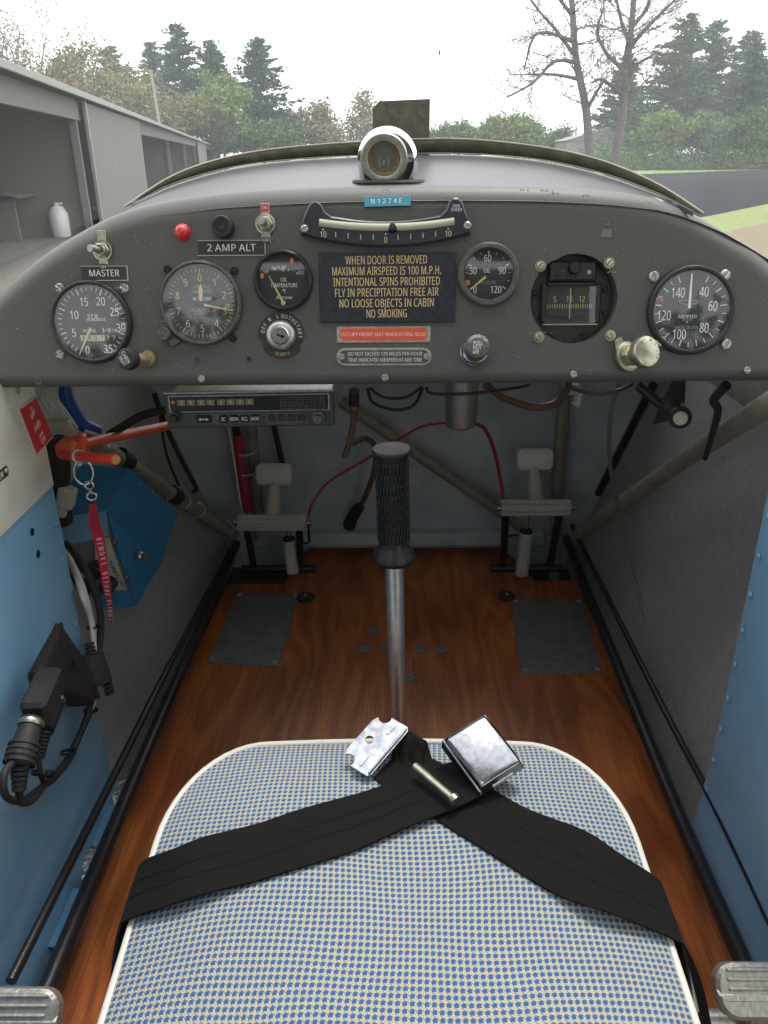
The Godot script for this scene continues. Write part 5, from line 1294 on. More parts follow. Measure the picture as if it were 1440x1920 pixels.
	g = Geo.new(); g.t = Transform3D(Basis(Vector3.RIGHT, -PI / 2), Vector3(0.004, 0, 0)); g.lathe([Vector2(0.04, 0), Vector2(0.04, 0.004), Vector2(0.022, 0.012), Vector2(0.012, 0.02)], 24); obj("base_boot", g, M.rubber, t)
	# pedals
	pedal("left cast rudder pedal with paper sticker on its brake cylinder", Vector3(-0.2287, -0.6440, -1.3500), Vector3(-0.2303, -0.5721, -1.4200), Vector3(-0.2032, -0.6962, -1.3800), Vector3(-0.1981, -0.7690, -1.3750), -1.0, true)
	pedal("right cast rudder pedal with plain brake cylinder", Vector3(0.2774, -0.6139, -1.3500), Vector3(0.2829, -0.5425, -1.4200), Vector3(0.2685, -0.6810, -1.3800), Vector3(0.2646, -0.7752, -1.3750), 1.0, false)
	# steel heel plates
	for a in [[[Vector3(-0.3123, -0.7770, -1.0834), Vector3(-0.1893, -0.7770, -1.0710), Vector3(-0.1785, -0.7770, -1.3082), Vector3(-0.3017, -0.7770, -1.3128)], "left grey steel heel plate screwed to the plywood floor"], [[Vector3(0.2154, -0.7770, -1.0495), Vector3(0.3496, -0.7770, -1.0521), Vector3(0.3690, -0.7770, -1.2859), Vector3(0.2316, -0.7770, -1.2865)], "right grey steel heel plate screwed to the plywood floor"]]:
		var c: Vector3 = (a[0][0] + a[0][1] + a[0][2] + a[0][3]) / 4
		c.y = -0.78
		t = thing("heel_plate", a[1], "plate", c, Basis(Vector3.RIGHT, -PI / 2), "heel plates")
		var po := PackedVector2Array()
		for p in a[0]: po.append(Vector2(p.x - c.x, -(p.z - c.z)))
		g = Geo.new(); g.slab(po, 0.0003, 0.0022, 0.0006); obj("sheet", g, M.steel_plate, t)
		for p in po: screw(t, Vector3(p.x * 0.88, p.y * 0.92, 0.0018), 0.0045, M.alu, true, p.x * 8)
	for p in [Vector3(-0.1656, -0.7800, -1.2931), Vector3(0.2248, -0.7800, -1.2955)]:
		t = thing("drain_plug", "dark rubber plug in the floor beside the %s heel plate" % ("left" if p.x < 0 else "right"), "plug", p, Basis(Vector3.RIGHT, -PI / 2), "floor plugs")
		g = Geo.new(); g.lathe([Vector2(0.017, 0.0), Vector2(0.017, 0.004), Vector2(0.013, 0.007), Vector2(0, 0.0075)], 22); obj("rim", g, M.rubber, t)
		screw(t, Vector3(0, 0, 0.007), 0.004, M.alu)
	# fuselage tubes
	strut("longeron_tube", "thick black floor tube along the left of the seat", "tube", [Vector3(-0.3398, -0.7420, -0.4584), Vector3(-0.3392, -0.7420, -0.4945), Vector3(-0.3375, -0.7420, -0.8043), Vector3(-0.3344, -0.7617, -1.4900)], 0.0092, M.tube_black, "floor tubes", 16)
	strut("longeron_tube", "thick black floor tube along the right of the seat", "tube", [Vector3(0.3538, -0.7420, -0.4803), Vector3(0.3554, -0.7420, -0.5237), Vector3(0.3562, -0.7420, -0.7941), Vector3(0.3781, -0.7510, -1.4900)], 0.0088, M.tube_black, "floor tubes", 16)
	strut("control_tube", "thin black rod low beside the left blue wall", "rod", [Vector3(-0.3571, -0.7000, -0.4716), Vector3(-0.3458, -0.7000, -0.7383), Vector3(-0.3353, -0.7000, -0.9761), Vector3(-0.3309, -0.7438, -1.4600)], 0.0052, M.tube_black, "floor rods", 12)
	strut("control_tube", "thin chipped black rod low beside the right blue wall", "rod", [Vector3(0.3794, -0.7000, -0.5221), Vector3(0.3821, -0.7000, -0.6878), Vector3(0.3784, -0.7000, -0.8855), Vector3(0.3788, -0.7047, -1.4600)], 0.0046, M.tube_black, "floor rods", 12)
	strut("brace_tube", "olive grey diagonal brace tube from right footwell to panel end", "tube", [Vector3(0.3700, -0.2013, -0.7002), Vector3(0.4040, -0.3969, -1.0200), Vector3(0.3735, -0.6837, -1.3800)], 0.0122, M.olive_tube, "", 14)
	var bt := strut("brace_tube", "olive grey diagonal brace tube with cable ties by battery box", "tube", [Vector3(-0.4000, -0.3421, -0.9751), Vector3(-0.3952, -0.5125, -1.2200), Vector3(-0.3247, -0.7100, -1.4300)], 0.0125, M.olive_tube, "", 14)
	for p in [Vector3(-0.3748, -0.5672, -1.2800), Vector3(-0.3615, -0.6037, -1.3200), Vector3(-0.3331, -0.6867, -1.4100)]: clip_ring(bt, p - bt.position, (Vector3(-0.3247, -0.7100, -1.4300) - Vector3(-0.3952, -0.5125, -1.2200)), 0.013, M.plastic_white)
	for p in [Vector3(-0.3986, -0.4102, -1.0800), Vector3(-0.3855, -0.5458, -1.2600)]: clip_ring(bt, p - bt.position, (Vector3(-0.3247, -0.7100, -1.4300) - Vector3(-0.3952, -0.5125, -1.2200)), 0.0135, M.rubber, "hose_clamp", 0.026)
	strut("engine_mount_tube", "olive tube crossing the firewall behind the stick grip", "tube", [Vector3(-0.0961, -0.4371, -1.4700), Vector3(0.2729, -0.7008, -1.4400)], 0.0115, M.olive_tube)
	strut("engine_mount_tube", "olive upright tube beside the right rudder pedal", "tube", [Vector3(0.3413, -0.3850, -1.4750), Vector3(0.3443, -0.6083, -1.4750), Vector3(0.3493, -0.8211, -1.4400)], 0.0125, M.olive_tube)
	var ut := strut("engine_mount_tube", "olive upright tube with cable ties beside red sleeve", "tube", [Vector3(-0.2802, -0.3834, -1.4800), Vector3(-0.2792, -0.5609, -1.4800), Vector3(-0.2758, -0.7338, -1.4600)], 0.012, M.olive_tube)
	strut("red_sleeve", "red heat shrink sleeve along the left firewall upright", "sleeve", [Vector3(-0.3034, -0.5022, -1.4600), Vector3(-0.3010, -0.5880, -1.4600), Vector3(-0.2955, -0.6692, -1.4600)], 0.0105, M.red_hose)
	strut("cable", "dark cable entering the top of the red sleeve", "cable", [Vector3(-0.3114, -0.4296, -1.4200), Vector3(-0.3074, -0.4713, -1.4500), Vector3(-0.3037, -0.5056, -1.4600)], 0.008, M.rubber)
	for p in [Vector3(-0.2935, -0.5421, -1.4700), Vector3(-0.2926, -0.5850, -1.4700)]: clip_ring(ut, p - ut.position, Vector3(0.05, -1, 0), 0.021, M.plastic_white)
	strut("wire", "thin white wire beside the red sleeve", "wire", [Vector3(-0.3187, -0.4326, -1.4300), Vector3(-0.3121, -0.5343, -1.4400), Vector3(-0.3084, -0.6148, -1.4400), Vector3(-0.3031, -0.6685, -1.4400)], 0.002, M.white_wire)
	strut("cable", "black cable hanging from radio toward left brace tube", "cable", [Vector3(-0.3455, -0.3162, -1.1000), Vector3(-0.3450, -0.3996, -1.1500), Vector3(-0.3424, -0.4910, -1.2200), Vector3(-0.3387, -0.5241, -1.2400), Vector3(-0.3469, -0.5355, -1.2500)], 0.004, M.rubber)
	strut("cable", "thin black cable left of the hanging black cable", "cable", [Vector3(-0.3729, -0.3805, -1.2000), Vector3(-0.3767, -0.4522, -1.2200), Vector3(-0.3778, -0.5315, -1.2700)], 0.0022, M.rubber)
	strut("cable", "black loom curving from radio back to the fuel valve", "cable", [Vector3(-0.2819, -0.2928, -0.9500), Vector3(-0.3156, -0.2997, -0.9500), Vector3(-0.3453, -0.3153, -0.9500), Vector3(-0.3681, -0.3295, -0.9600)], 0.0055, M.rubber)
	strut("cable", "dark cable dropping behind the left toe plate", "cable", [Vector3(-0.2315, -0.4748, -1.4600), Vector3(-0.2235, -0.5458, -1.4700), Vector3(-0.2180, -0.5806, -1.4700)], 0.006, M.rubber)
	# gascolator can with its red lines
	t = thing("filter_can", "brushed metal can hanging under the middle of the panel", "can", Vector3(0.114, -0.40, -1.2), Basis(Vector3.RIGHT, -PI / 2))
	g = Geo.new(); g.lathe([Vector2(0, 0.0), Vector2(0.021, 0.0), Vector2(0.0245, 0.003), Vector2(0.0265, 0.03), Vector2(0.0265, 0.09), Vector2(0, 0.09)], 32); obj("body", g, M.alu, t)
	g = Geo.new(); g.lathe([Vector2(0.012, 0.09), Vector2(0.012, 0.14), Vector2(0, 0.14)], 16); obj("neck", g, M.alu, t)
	strut("red_hose", "thin red hose curving from can down to left pedal", "hose", [Vector3(0.0933, -0.3998, -1.2200), Vector3(0.0546, -0.4337, -1.3000), Vector3(0.0080, -0.4826, -1.3600), Vector3(-0.0545, -0.5446, -1.4200), Vector3(-0.1260, -0.5979, -1.4400), Vector3(-0.1582, -0.6360, -1.4200), Vector3(-0.1625, -0.6492, -1.3800)], 0.0026, M.red_hose)
	strut("red_hose", "red hose curving from can down to right pedal", "hose", [Vector3(0.1346, -0.4000, -1.2200), Vector3(0.1648, -0.4324, -1.2800), Vector3(0.1953, -0.5065, -1.3600), Vector3(0.2172, -0.5882, -1.4000), Vector3(0.2205, -0.6194, -1.3800)], 0.0035, M.red_hose)
	# brown hoses
	t = strut("brown_hose", "short brown hose with brass fitting hanging beside the radio", "hose", [Vector3(-0.0456, -0.2707, -0.9500), Vector3(-0.0481, -0.3159, -0.9700), Vector3(-0.0550, -0.3490, -0.9800), Vector3(-0.0623, -0.3707, -0.9850)], 0.0042, M.brown_hose)
	g = Geo.new(); g.tube([Vector3(-0.0455, -0.2686, -0.9500) - t.position, Vector3(-0.0462, -0.2883, -0.9550) - t.position], 0.0075, -1, 6); obj("fitting", g, M.black, t)
	g = Geo.new(); g.tube([Vector3(-0.0462, -0.2883, -0.9550) - t.position, Vector3(-0.0464, -0.2931, -0.9570) - t.position], 0.0052, -1, 10); obj("ferrule", g, M.brass, t)
	strut("brown_hose", "brown hose looping behind stick and ending in rubber boot", "hose", [Vector3(-0.0715, -0.4865, -1.3600), Vector3(-0.0471, -0.4831, -1.3800), Vector3(-0.0297, -0.5075, -1.4000), Vector3(-0.0319, -0.5655, -1.4300), Vector3(-0.0519, -0.6362, -1.4600), Vector3(-0.0764, -0.6925, -1.4900)], 0.0055, M.brown_hose)
	strut("rubber_boot", "dark rubber grommet boot on the firewall", "boot", [Vector3(-0.0649, -0.6648, -1.4700), Vector3(-0.0796, -0.6939, -1.4850), Vector3(-0.0892, -0.7248, -1.5050)], 0.011, M.rubber, "", 12, 0.014)
	strut("cable", "dark looping cables under the panel left of the can", "cable", [Vector3(-0.0280, -0.2673, -0.9500), Vector3(-0.0222, -0.2937, -0.9800), Vector3(0.0059, -0.3095, -1.0000), Vector3(0.0309, -0.3037, -1.0000), Vector3(0.0409, -0.2691, -0.9600)], 0.0022, M.rubber)
	strut("cable", "second dark cable loop hung tight under the panel", "cable", [Vector3(-0.0241, -0.2604, -0.9300), Vector3(-0.0079, -0.2778, -0.9500), Vector3(0.0191, -0.2779, -0.9500), Vector3(0.0383, -0.2593, -0.9300)], 0.002, M.rubber)
	strut("cable", "dark cable running across in front of the can", "cable", [Vector3(0.0444, -0.2579, -0.9200), Vector3(0.0529, -0.2675, -0.9300), Vector3(0.0988, -0.2706, -0.9400), Vector3(0.1500, -0.2612, -0.9300), Vector3(0.1639, -0.2489, -0.9000)], 0.0022, M.rubber)
	strut("brown_hose", "brown hose sagging under the panel right of the can", "hose", [Vector3(0.1208, -0.2625, -0.9500), Vector3(0.1484, -0.2873, -0.9800), Vector3(0.1914, -0.3066, -1.0000), Vector3(0.2185, -0.2948, -0.9800), Vector3(0.2239, -0.2630, -0.9500)], 0.0052, M.brown_hose)
	strut("cable", "brown cable sagging toward the cream button knob", "cable", [Vector3(0.2143, -0.2560, -0.9200), Vector3(0.2416, -0.2692, -0.9400), Vector3(0.2617, -0.2713, -0.9400), Vector3(0.2815, -0.2645, -0.9300), Vector3(0.2873, -0.2482, -0.9000)], 0.0026, M.brown_hose)
	strut("grey_cable", "long grey cable drooping down the right footwell side", "cable", [Vector3(0.2867, -0.2633, -0.9500), Vector3(0.2960, -0.3122, -1.0000), Vector3(0.3242, -0.4029, -1.0800), Vector3(0.3755, -0.5254, -1.1800), Vector3(0.4215, -0.6600, -1.2042), Vector3(0.4222, -0.7150, -1.0534), Vector3(0.4067, -0.7450, -0.9425)], 0.0032, mat(lin(0.2, 0.2, 0.19), 0.45))
	strut("control_rod", "flat black control rod ahead of the right footwell", "rod", [Vector3(0.4170, -0.3328, -1.2000), Vector3(0.4109, -0.4750, -1.3000), Vector3(0.4031, -0.5973, -1.3800)], 0.0075, M.tube_black)
	t = thing("wire_connector", "white plastic wire connector under the panel by upright tube", "connector", Vector3(0.2466, -0.2885, -1.0000))
	g = Geo.new(); g.box(Vector3(0.022, 0.014, 0.012), Vector3(-0.006, 0.006, 0), 0.002); g.tube([Vector3(0.004, 0, 0), Vector3(0.003, -0.012, 0), Vector3(0, -0.016, 0)], 0.005, 0.006, 8); obj("housing", g, M.plastic_white, t)
	# pull knob with cream button
	t = thing("pull_knob", "black pull knob with cream button face on bracket", "knob", Vector3(0.3346, -0.2733, -0.8700))
	var kd := (Vector3(0.3209, -0.2668, -0.8200) - t.position).normalized()
	g = Geo.new(); g.t = Transform3D(frame(kd), Vector3.ZERO); g.lathe([Vector2(0.011, -0.012), Vector2(0.011, -0.004), Vector2(0.0085, 0.0), Vector2(0.0075, 0.012), Vector2(0.0075, 0.03)], 24); obj("shank", g, M.chrome, t)
	g = Geo.new(); g.t = Transform3D(frame(kd), kd * 0.03); g.lathe([Vector2(0.007, 0), Vector2(0.0115, 0.003), Vector2(0.0128, 0.008), Vector2(0.0118, 0.012), Vector2(0.0085, 0.0135), Vector2(0.0078, 0.013)], 32); obj("rim", g, M.rubber, t)
	g = Geo.new(); g.t = Transform3D(frame(kd), kd * 0.03); g.lathe([Vector2(0.0078, 0.012), Vector2(0.0076, 0.0142), Vector2(0.0062, 0.0146), Vector2(0.006, 0.0143), Vector2(0, 0.0146)], 28); obj("button", g, mat(lin(0.62, 0.6, 0.45), 0.4), t)
	g = Geo.new(); g.t = Transform3D(Basis(Vector3.RIGHT, 0.0), Vector3(-0.004, 0.0, -0.012)); g.slab(PackedVector2Array([Vector2(-0.018, -0.02), Vector2(0.012, -0.012), Vector2(0.016, 0.004), Vector2(0.012, 0.045), Vector2(0.003, 0.05), Vector2(-0.012, 0.012)]), -0.003, 0.0, 0.0005); obj("bracket", g, M.black, t)
	strut("control_rod", "short dark rod with bright end reaching the pull knob", "rod", [Vector3(0.2937, -0.2495, -0.9000), Vector3(0.3204, -0.2700, -0.8850)], 0.0055, M.black)
	t = strut("hook_rod", "bent dark rod hanging by the right brace tube", "rod", [Vector3(0.3461, -0.2167, -0.7800), Vector3(0.3443, -0.2384, -0.8000), Vector3(0.3552, -0.2534, -0.8100), Vector3(0.3623, -0.2877, -0.8300), Vector3(0.3723, -0.3280, -0.8600)], 0.0055, M.rubber, "", 10, 0.003)
	# wall base brackets and foil between the tubes
	for a in [[Vector3(-0.3707, -0.8000, -0.8071), 0.042, "left", "level with cushion front"], [Vector3(-0.3767, -0.8000, -0.6899), 0.042, "left", "level with belt"], [Vector3(0.4015, -0.8000, -0.7841), 0.03, "right", "level with cushion front"], [Vector3(0.4009, -0.8000, -0.6750), 0.03, "right", "level with belt"]]:
		t = thing("foil_block", "crumpled silver foil block at the %s wall, %s" % [a[2], a[3]], "foil block", a[0], Basis(), "foil blocks along the floor edge")
		var gg := Geo.new(); rng.seed = int(a[0].z * 1000)
		var rw := []
		for i in 6:
			var r := []
			for j in 6: r.append(Vector3(lerpf(-a[1] / 2, a[1] / 2, j / 5.0), 0.014 + rng.randfn(0, 0.0018) - (0.012 if i in [0, 5] or j in [0, 5] else 0.0), lerpf(0.026, -0.026, i / 5.0)))
			rw.append(r)
		gg.sheet(rw); obj("foil", gg, M.foil, t)
	for a in [[Vector3(-0.3698, -0.7900, -0.7379), "left wall between two foil blocks"], [Vector3(-0.3694, -0.7900, -0.6079), "left wall, next to rear pedal"], [Vector3(0.3956, -0.7900, -0.7144), "right wall"]]:
		t = thing("floor_bracket", "light blue riveted floor bracket along the %s" % a[1], "bracket", a[0], Basis(), "blue floor brackets")
		g = Geo.new(); g.box(Vector3(0.045, 0.002, 0.075), Vector3(0, 0.001, 0), 0.0008); g.box(Vector3(0.002, 0.03, 0.075), Vector3(-0.0215, -0.014, 0), 0.0006); obj("angle", g, M.blue, t)
		g = Geo.new(); g.t = Transform3D(Basis(Vector3.RIGHT, -PI / 2), Vector3(0.01, 0.002, 0)); g.lathe([Vector2(0.005, 0), Vector2(0.004, 0.0018), Vector2(0, 0.003)], 14); obj("rivet", g, M.alu, t)

# ---------------------------------------------------------------- left wall things
func left_wall():
	var g: Geo
	var wx := -0.3858
	var wb := Basis(Vector3(0, 0, -1), Vector3.UP, Vector3(1, 0, 0))     # local x forward, y up, z into the cabin
	# fuel placard
	var t := thing("fuel_placard", "red FUEL placard on the white left wall, OFF up and ON down", "placard", Vector3(wx, -0.264, -0.802), wb)
	var q := PackedVector2Array()
	for p in [Vector3(-0.3830, -0.2934, -0.7849), Vector3(-0.3830, -0.2892, -0.8339), Vector3(-0.3830, -0.2335, -0.8102), Vector3(-0.3830, -0.2351, -0.7670)]: q.append(Vector2(-(p.z + 0.802), p.y + 0.264))
	g = Geo.new(); g.slab(q, 0.0002, 0.0022, 0.0006); obj("backing", g, M.plastic_white, t)
	var c := Vector2.ZERO
	for p in q: c += p / 4
	var q2 := PackedVector2Array()
	for p in q: q2.append(c + (p - c) * 0.93)
	g = Geo.new(); g.slab(q2, 0.0022, 0.0026); obj("plate", g, M.red_plate, t)
	var dn := ((q[0] + q[1]) / 2 - (q[3] + q[2]) / 2); var tn := atan2(-dn.x, -dn.y) * -1.0
	for w in [["UP", 0.14, 0.0026], ["OFF", 0.26, 0.0062], ["FUEL", 0.52, 0.0066], ["DOWN", 0.72, 0.0026], ["ON", 0.84, 0.0062]]:
		var p: Vector2 = (q[3] + q[2]) / 2 + dn * w[1]
		text(t, w[0], w[2], Vector3(p.x, p.y, 0.0029), M.white_print, 0.85, tn)
	# OPEN placard and slot
	t = thing("open_placard", "small dark placard reading OPEN screwed to the white wall", "placard", Vector3(-0.3858, -0.2845, -0.7043), wb)
	g = Geo.new(); g.slab(rrect(0.036, 0.011, 0.003), 0, 0.0012, 0.0003); obj("plate", g, M.plate_black, t); text(t, "OPEN", 0.0058, Vector3(-0.003, 0, 0.0015), M.white_print, 0.9)
	screw(t, Vector3(0.0135, 0, 0.001), 0.0032, M.alu)
	t = thing("wall_slot", "black lever slot cut in the white left wall", "slot", Vector3(-0.3858, -0.2723, -0.7240), wb)
	var sl := []
	for i in 9: sl.append(Vector3(lerpf(-0.05, 0.022, i / 8.0), 0.0015 - 0.00001 * i * i, 0.0004))
	var sp := PackedVector2Array()
	for i in 9: sp.append(Vector2(sl[i].x, sl[i].y - 0.0045))
	for i in range(8, -1, -1): sp.append(Vector2(sl[i].x, sl[i].y + 0.0045))
	g = Geo.new(); g.slab(sp, -0.0002, 0.0005); obj("opening", g, M.black, t)
	t = thing("sill_screw", "round head screw at top corner of the white left wall", "screw", Vector3(-0.3858, -0.2170, -0.7768), wb)
	screw(t, Vector3.ZERO, 0.0045, M.alu)
	for p in [Vector3(-0.3866, -0.3657, -0.7457), Vector3(-0.3866, -0.3941, -0.7478)]:
		t = thing("wall_hole", "oval open hole in the blue left wall", "hole", p, wb, "holes in the blue left wall")
		g = Geo.new(); g.lathe([Vector2(0.0052, -0.0005), Vector2(0.005, 0.0006), Vector2(0.0044, 0.0007)], 18); obj("rim", g, M.blue_dark, t)
		g = Geo.new(); g.lathe([Vector2(0.0046, 0.0006), Vector2(0, 0.0006)], 16); obj("opening", g, M.black_gloss, t)
	# fuel valve
	t = thing("fuel_valve", "orange fuel valve body with red handle and long orange pipe", "fuel valve", Vector3(-0.3673, -0.3130, -0.8600))
	var o := t.position
	g = Geo.new(); g.box(Vector3(0.024, 0.02, 0.032), Vector3(-0.012, 0.002, 0), 0.004); g.box(Vector3(0.013, 0.024, 0.016), Vector3(-0.002, 0.003, -0.012), 0.003); obj("body", g, M.orange_tube, t)
	g = Geo.new(); g.tube(curve([Vector3(-0.3797, -0.3122, -0.8400) - o, Vector3(-0.3557, -0.3055, -0.8150) - o, Vector3(-0.3303, -0.2968, -0.7900) - o, Vector3(-0.2890, -0.2887, -0.7600) - o], 4), 0.0058, -1, 16); var hn := obj("handle", g, mat(lin(0.62, 0.04, 0.03), 0.35), t)
	g = Geo.new(); g.tube([Vector3(-0.2924, -0.2898, -0.7630) - o, Vector3(-0.2882, -0.2885, -0.7595) - o], 0.0049, -1, 14); obj("end_plug", g, mat(lin(0.5, 0.24, 0.06), 0.6), hn)
	g = Geo.new(); g.tube(curve([Vector3(-0.3653, -0.3099, -0.8700) - o, Vector3(-0.3471, -0.3296, -0.9600) - o, Vector3(-0.3073, -0.3588, -1.1000) - o], 4), 0.0064, -1, 14); obj("pipe", g, M.orange_tube, t)
	clip_ring(t, Vector3(-0.3470, -0.3022, -0.8060) - o, Vector3(-0.2901, -0.2887, -0.7600) - Vector3(-0.3557, -0.3055, -0.8150), 0.0062, M.white_wire, "cable_tie", 0.004)
	# key ring, swivel and ribbon
	t = thing("key_ring", "steel split ring and swivel hanging from the red valve handle", "key ring", Vector3(-0.3395, -0.3202, -0.8000))
	o = t.position
	for a in [[Vector3(-0.3423, -0.3190, -0.8000), 0.010, 0.019, Vector3(0.5, 0.1, 1), 0.0012], [Vector3(-0.3389, -0.3344, -0.8000), 0.0058, 0.0058, Vector3(-0.2, 0.1, 1), 0.0011], [Vector3(-0.3381, -0.3482, -0.8000), 0.0052, 0.0058, Vector3(0.3, 0.1, 1), 0.0013]]:
		var ring := []
		var fb := frame(a[3])
		for i in 25: ring.append(a[0] - o + fb * Vector3(cos(TAU * i / 24.0) * a[1], sin(TAU * i / 24.0) * a[2] * 0.75, 0))
		g = Geo.new(); g.tube(ring, a[4], -1, 8, false); obj("ring", g, M.chrome, t)
	g = Geo.new(); g.tube([Vector3(-0.3385, -0.3397, -0.8000) - o, Vector3(-0.3387, -0.3442, -0.8000) - o], 0.0022, -1, 10); obj("swivel", g, M.chrome, t)
	t = thing("streamer", "red ribbon streamer reading REMOVE BEFORE FLIGHT hanging from key ring", "streamer", Vector3(-0.3385, -0.3541, -0.8000))
	o = t.position
	var la := [Vector3(-0.3428, -0.3581, -0.8000), Vector3(-0.3466, -0.3809, -0.8000), Vector3(-0.3431, -0.4069, -0.7970), Vector3(-0.3425, -0.4422, -0.7970), Vector3(-0.3446, -0.4731, -0.8000), Vector3(-0.3417, -0.4955, -0.8000), Vector3(-0.3431, -0.5214, -0.8000)]
	var lb := [Vector3(-0.3343, -0.3546, -0.7980), Vector3(-0.3317, -0.3752, -0.7950), Vector3(-0.3324, -0.4055, -0.8010), Vector3(-0.3349, -0.4389, -0.8040), Vector3(-0.3342, -0.4682, -0.7980), Vector3(-0.3363, -0.4943, -0.7980), Vector3(-0.3418, -0.5214, -0.8000)]
	var ra := curve(la, 5); var rb := curve(lb, 5)
	var rw := [[], []]
	for i in ra.size(): rw[0].append(ra[i] - o); rw[1].append(rb[i] - o)
	g = Geo.new(); g.sheet(rw); obj("ribbon", g, M.ribbon, t)
	var msg := "REMOVE BEFORE FLIGHT"
	for i in msg.length():
		if msg[i] == " ": continue
		var f := (9.2 + 18.5 * i / 19.0)
		var k := int(f); var u := f - k
		var pa: Vector3 = rw[0][k].lerp(rw[0][k + 1], u); var pb: Vector3 = rw[1][k].lerp(rw[1][k + 1], u)
		var x: Vector3 = (rw[0][mini(k + 1, 30)] - rw[0][k]).normalized()
		var y := (pb - pa).normalized()
		var z := x.cross(y).normalized()
		var tx := text(t, msg[i], 0.0058, Vector3.ZERO, M.white_print, 0.75)
		tx.transform = Transform3D(Basis(x, z.cross(x), z) * Basis.from_scale(Vector3(0.7, 1, 1)), (pa + pb) / 2 + z * 0.0008)
	# battery box
	t = thing("battery_box", "folded blue sheet metal battery box in the left footwell", "box", Vector3(-0.41, -0.62, -1.05))
	o = t.position
	var A := Vector3(-0.4058, -0.4577, -1.0000) - o; var B := Vector3(-0.3737, -0.4043, -1.0300) - o; var C := Vector3(-0.3466, -0.5260, -1.1400) - o; var D := Vector3(-0.3879, -0.6246, -1.1400) - o; var E := Vector3(-0.3863, -0.6166, -1.0000) - o
	g = Geo.new()
	var back := Vector3(-0.02, 0, -0.0)
	for tr in [[A, E, D], [A, D, C], [A, C, B]]: g.tri(tr[0], tr[1], tr[2]); g.tri(tr[0] - Vector3(0.002, 0, 0.001), tr[2] - Vector3(0.002, 0, 0.001), tr[1] - Vector3(0.002, 0, 0.001))
	obj("side_panel", g, M.blue_dark, t)
	var A2 := Vector3(-0.4835, -0.4692, -1.0000) - o; var F2 := Vector3(-0.4065, -0.4958, -0.9980) - o; var G2 := Vector3(-0.4884, -0.5164, -0.9980) - o
	g = Geo.new(); g.quad(A2, G2, F2, A); obj("front_panel", g, M.blue, t)
	g = Geo.new(); g.quad(A2, A, B, Vector3(-0.4567, -0.4091, -1.0600) - o); obj("top_panel", g, M.blue_dark, t)
	var F3 := Vector3(-0.3930, -0.5872, -0.9990) - o; var G3 := Vector3(-0.4736, -0.5906, -0.9990) - o
	g = Geo.new(); g.quad(G2, G3, F3, F2); var wp := obj("grey_panel", g, M.roof_metal, t)
	g = Geo.new(); g.quad(G3, G3 + Vector3(0, -0.03, 0), E, F3); obj("lower_panel", g, M.blue_dark, t)
	g = Geo.new(); var wA := Vector3(-0.4267, -0.5006, -0.9940) - o; g.quad(Vector3(-0.4391, -0.5859, -0.9940) - o, Vector3(-0.3926, -0.5842, -0.9940) - o, Vector3(-0.4054, -0.4972, -0.9940) - o, wA); obj("white_label", g, M.plastic_white, wp)
	text(t, "15 Amp 2.0 Abe", 0.0062, Vector3(-0.4028, -0.5559, -0.9920) - o, M.plate_black, 0.75, -1.25)
	var fb2 := frame((C - A).cross(E - A) * -1.0)
	for p in [Vector3(-0.3710, -0.4354, -1.0450), Vector3(-0.3598, -0.4581, -1.0700), Vector3(-0.3507, -0.4859, -1.1050), Vector3(-0.4002, -0.5043, -0.9960), Vector3(-0.3907, -0.5617, -0.9960)]: screw(t, p - o + Vector3(0.002, 0, 0.003), 0.0038, M.zinc, false, 0.4, fb2)
	g = Geo.new(); g.t = Transform3D(fb2, Vector3(-0.3878, -0.5566, -1.0500) - o); g.lathe([Vector2(0.0075, -0.004), Vector2(0.0075, 0.006), Vector2(0.005, 0.008), Vector2(0.0048, 0.014), Vector2(0, 0.015)], 16); obj("bolt", g, M.nickel, t)
	t = thing("fuse_placard", "black placard reading 15 AMP and 20 AMP on battery box", "placard", Vector3(-0.4534, -0.5568, -0.9750), Basis(Vector3(0, 0, 1), -0.32))
	g = Geo.new(); g.box(Vector3(0.04, 0.062, 0.0015), Vector3.ZERO, 0.0004); obj("plate", g, M.plate_black, t); text(t, "15 AMP", 0.0062, Vector3(0, 0.011, 0.001), M.white_print, 0.9); text(t, "P", 0.006, Vector3(0, -0.004, 0.001), M.white_print, 0.9); text(t, "20 AMP", 0.0062, Vector3(0, -0.019, 0.001), M.white_print, 0.9)
	for p in [Vector3(-0.4277, -0.5448, -0.9850), Vector3(-0.4155, -0.5716, -0.9850)]:
		t = thing("breaker_knob", "%s round black breaker knob behind the red streamer" % ("upper" if p.y > -0.56 else "lower"), "knob", p, Basis(), "breaker knobs")
		g = Geo.new(); g.lathe([Vector2(0.012, -0.012), Vector2(0.011, 0.01), Vector2(0.009, 0.012), Vector2(0, 0.0125)], 22); obj("cap", g, M.black, t)
	# white plug and dark junk behind the wall edge
	t = thing("wire_connector", "translucent white wire plug above the battery box", "connector", Vector3(-0.4263, -0.4054, -0.9300), Basis(Vector3(0, 0, 1), -0.35))
	g = Geo.new(); g.box(Vector3(0.022, 0.03, 0.018), Vector3.ZERO, 0.003); g.box(Vector3(0.012, 0.018, 0.012), Vector3(-0.002, -0.022, 0), 0.003); obj("housing", g, M.plastic_white, t)
	strut("hose", "dark hose behind the edge of the white wall", "hose", [Vector3(-0.4285, -0.3225, -0.9300), Vector3(-0.4283, -0.3662, -0.9300), Vector3(-0.4474, -0.4125, -0.9500), Vector3(-0.4561, -0.4576, -0.9700)], 0.014, M.rubber)
	strut("hose", "bright blue hose dropping behind the fuel valve", "hose", [Vector3(-0.4257, -0.2683, -0.9800), Vector3(-0.4222, -0.2956, -0.9800), Vector3(-0.4131, -0.3246, -0.9900), Vector3(-0.3976, -0.3409, -1.0000)], 0.010, mat(lin(0.01, 0.09, 0.4), 0.4))
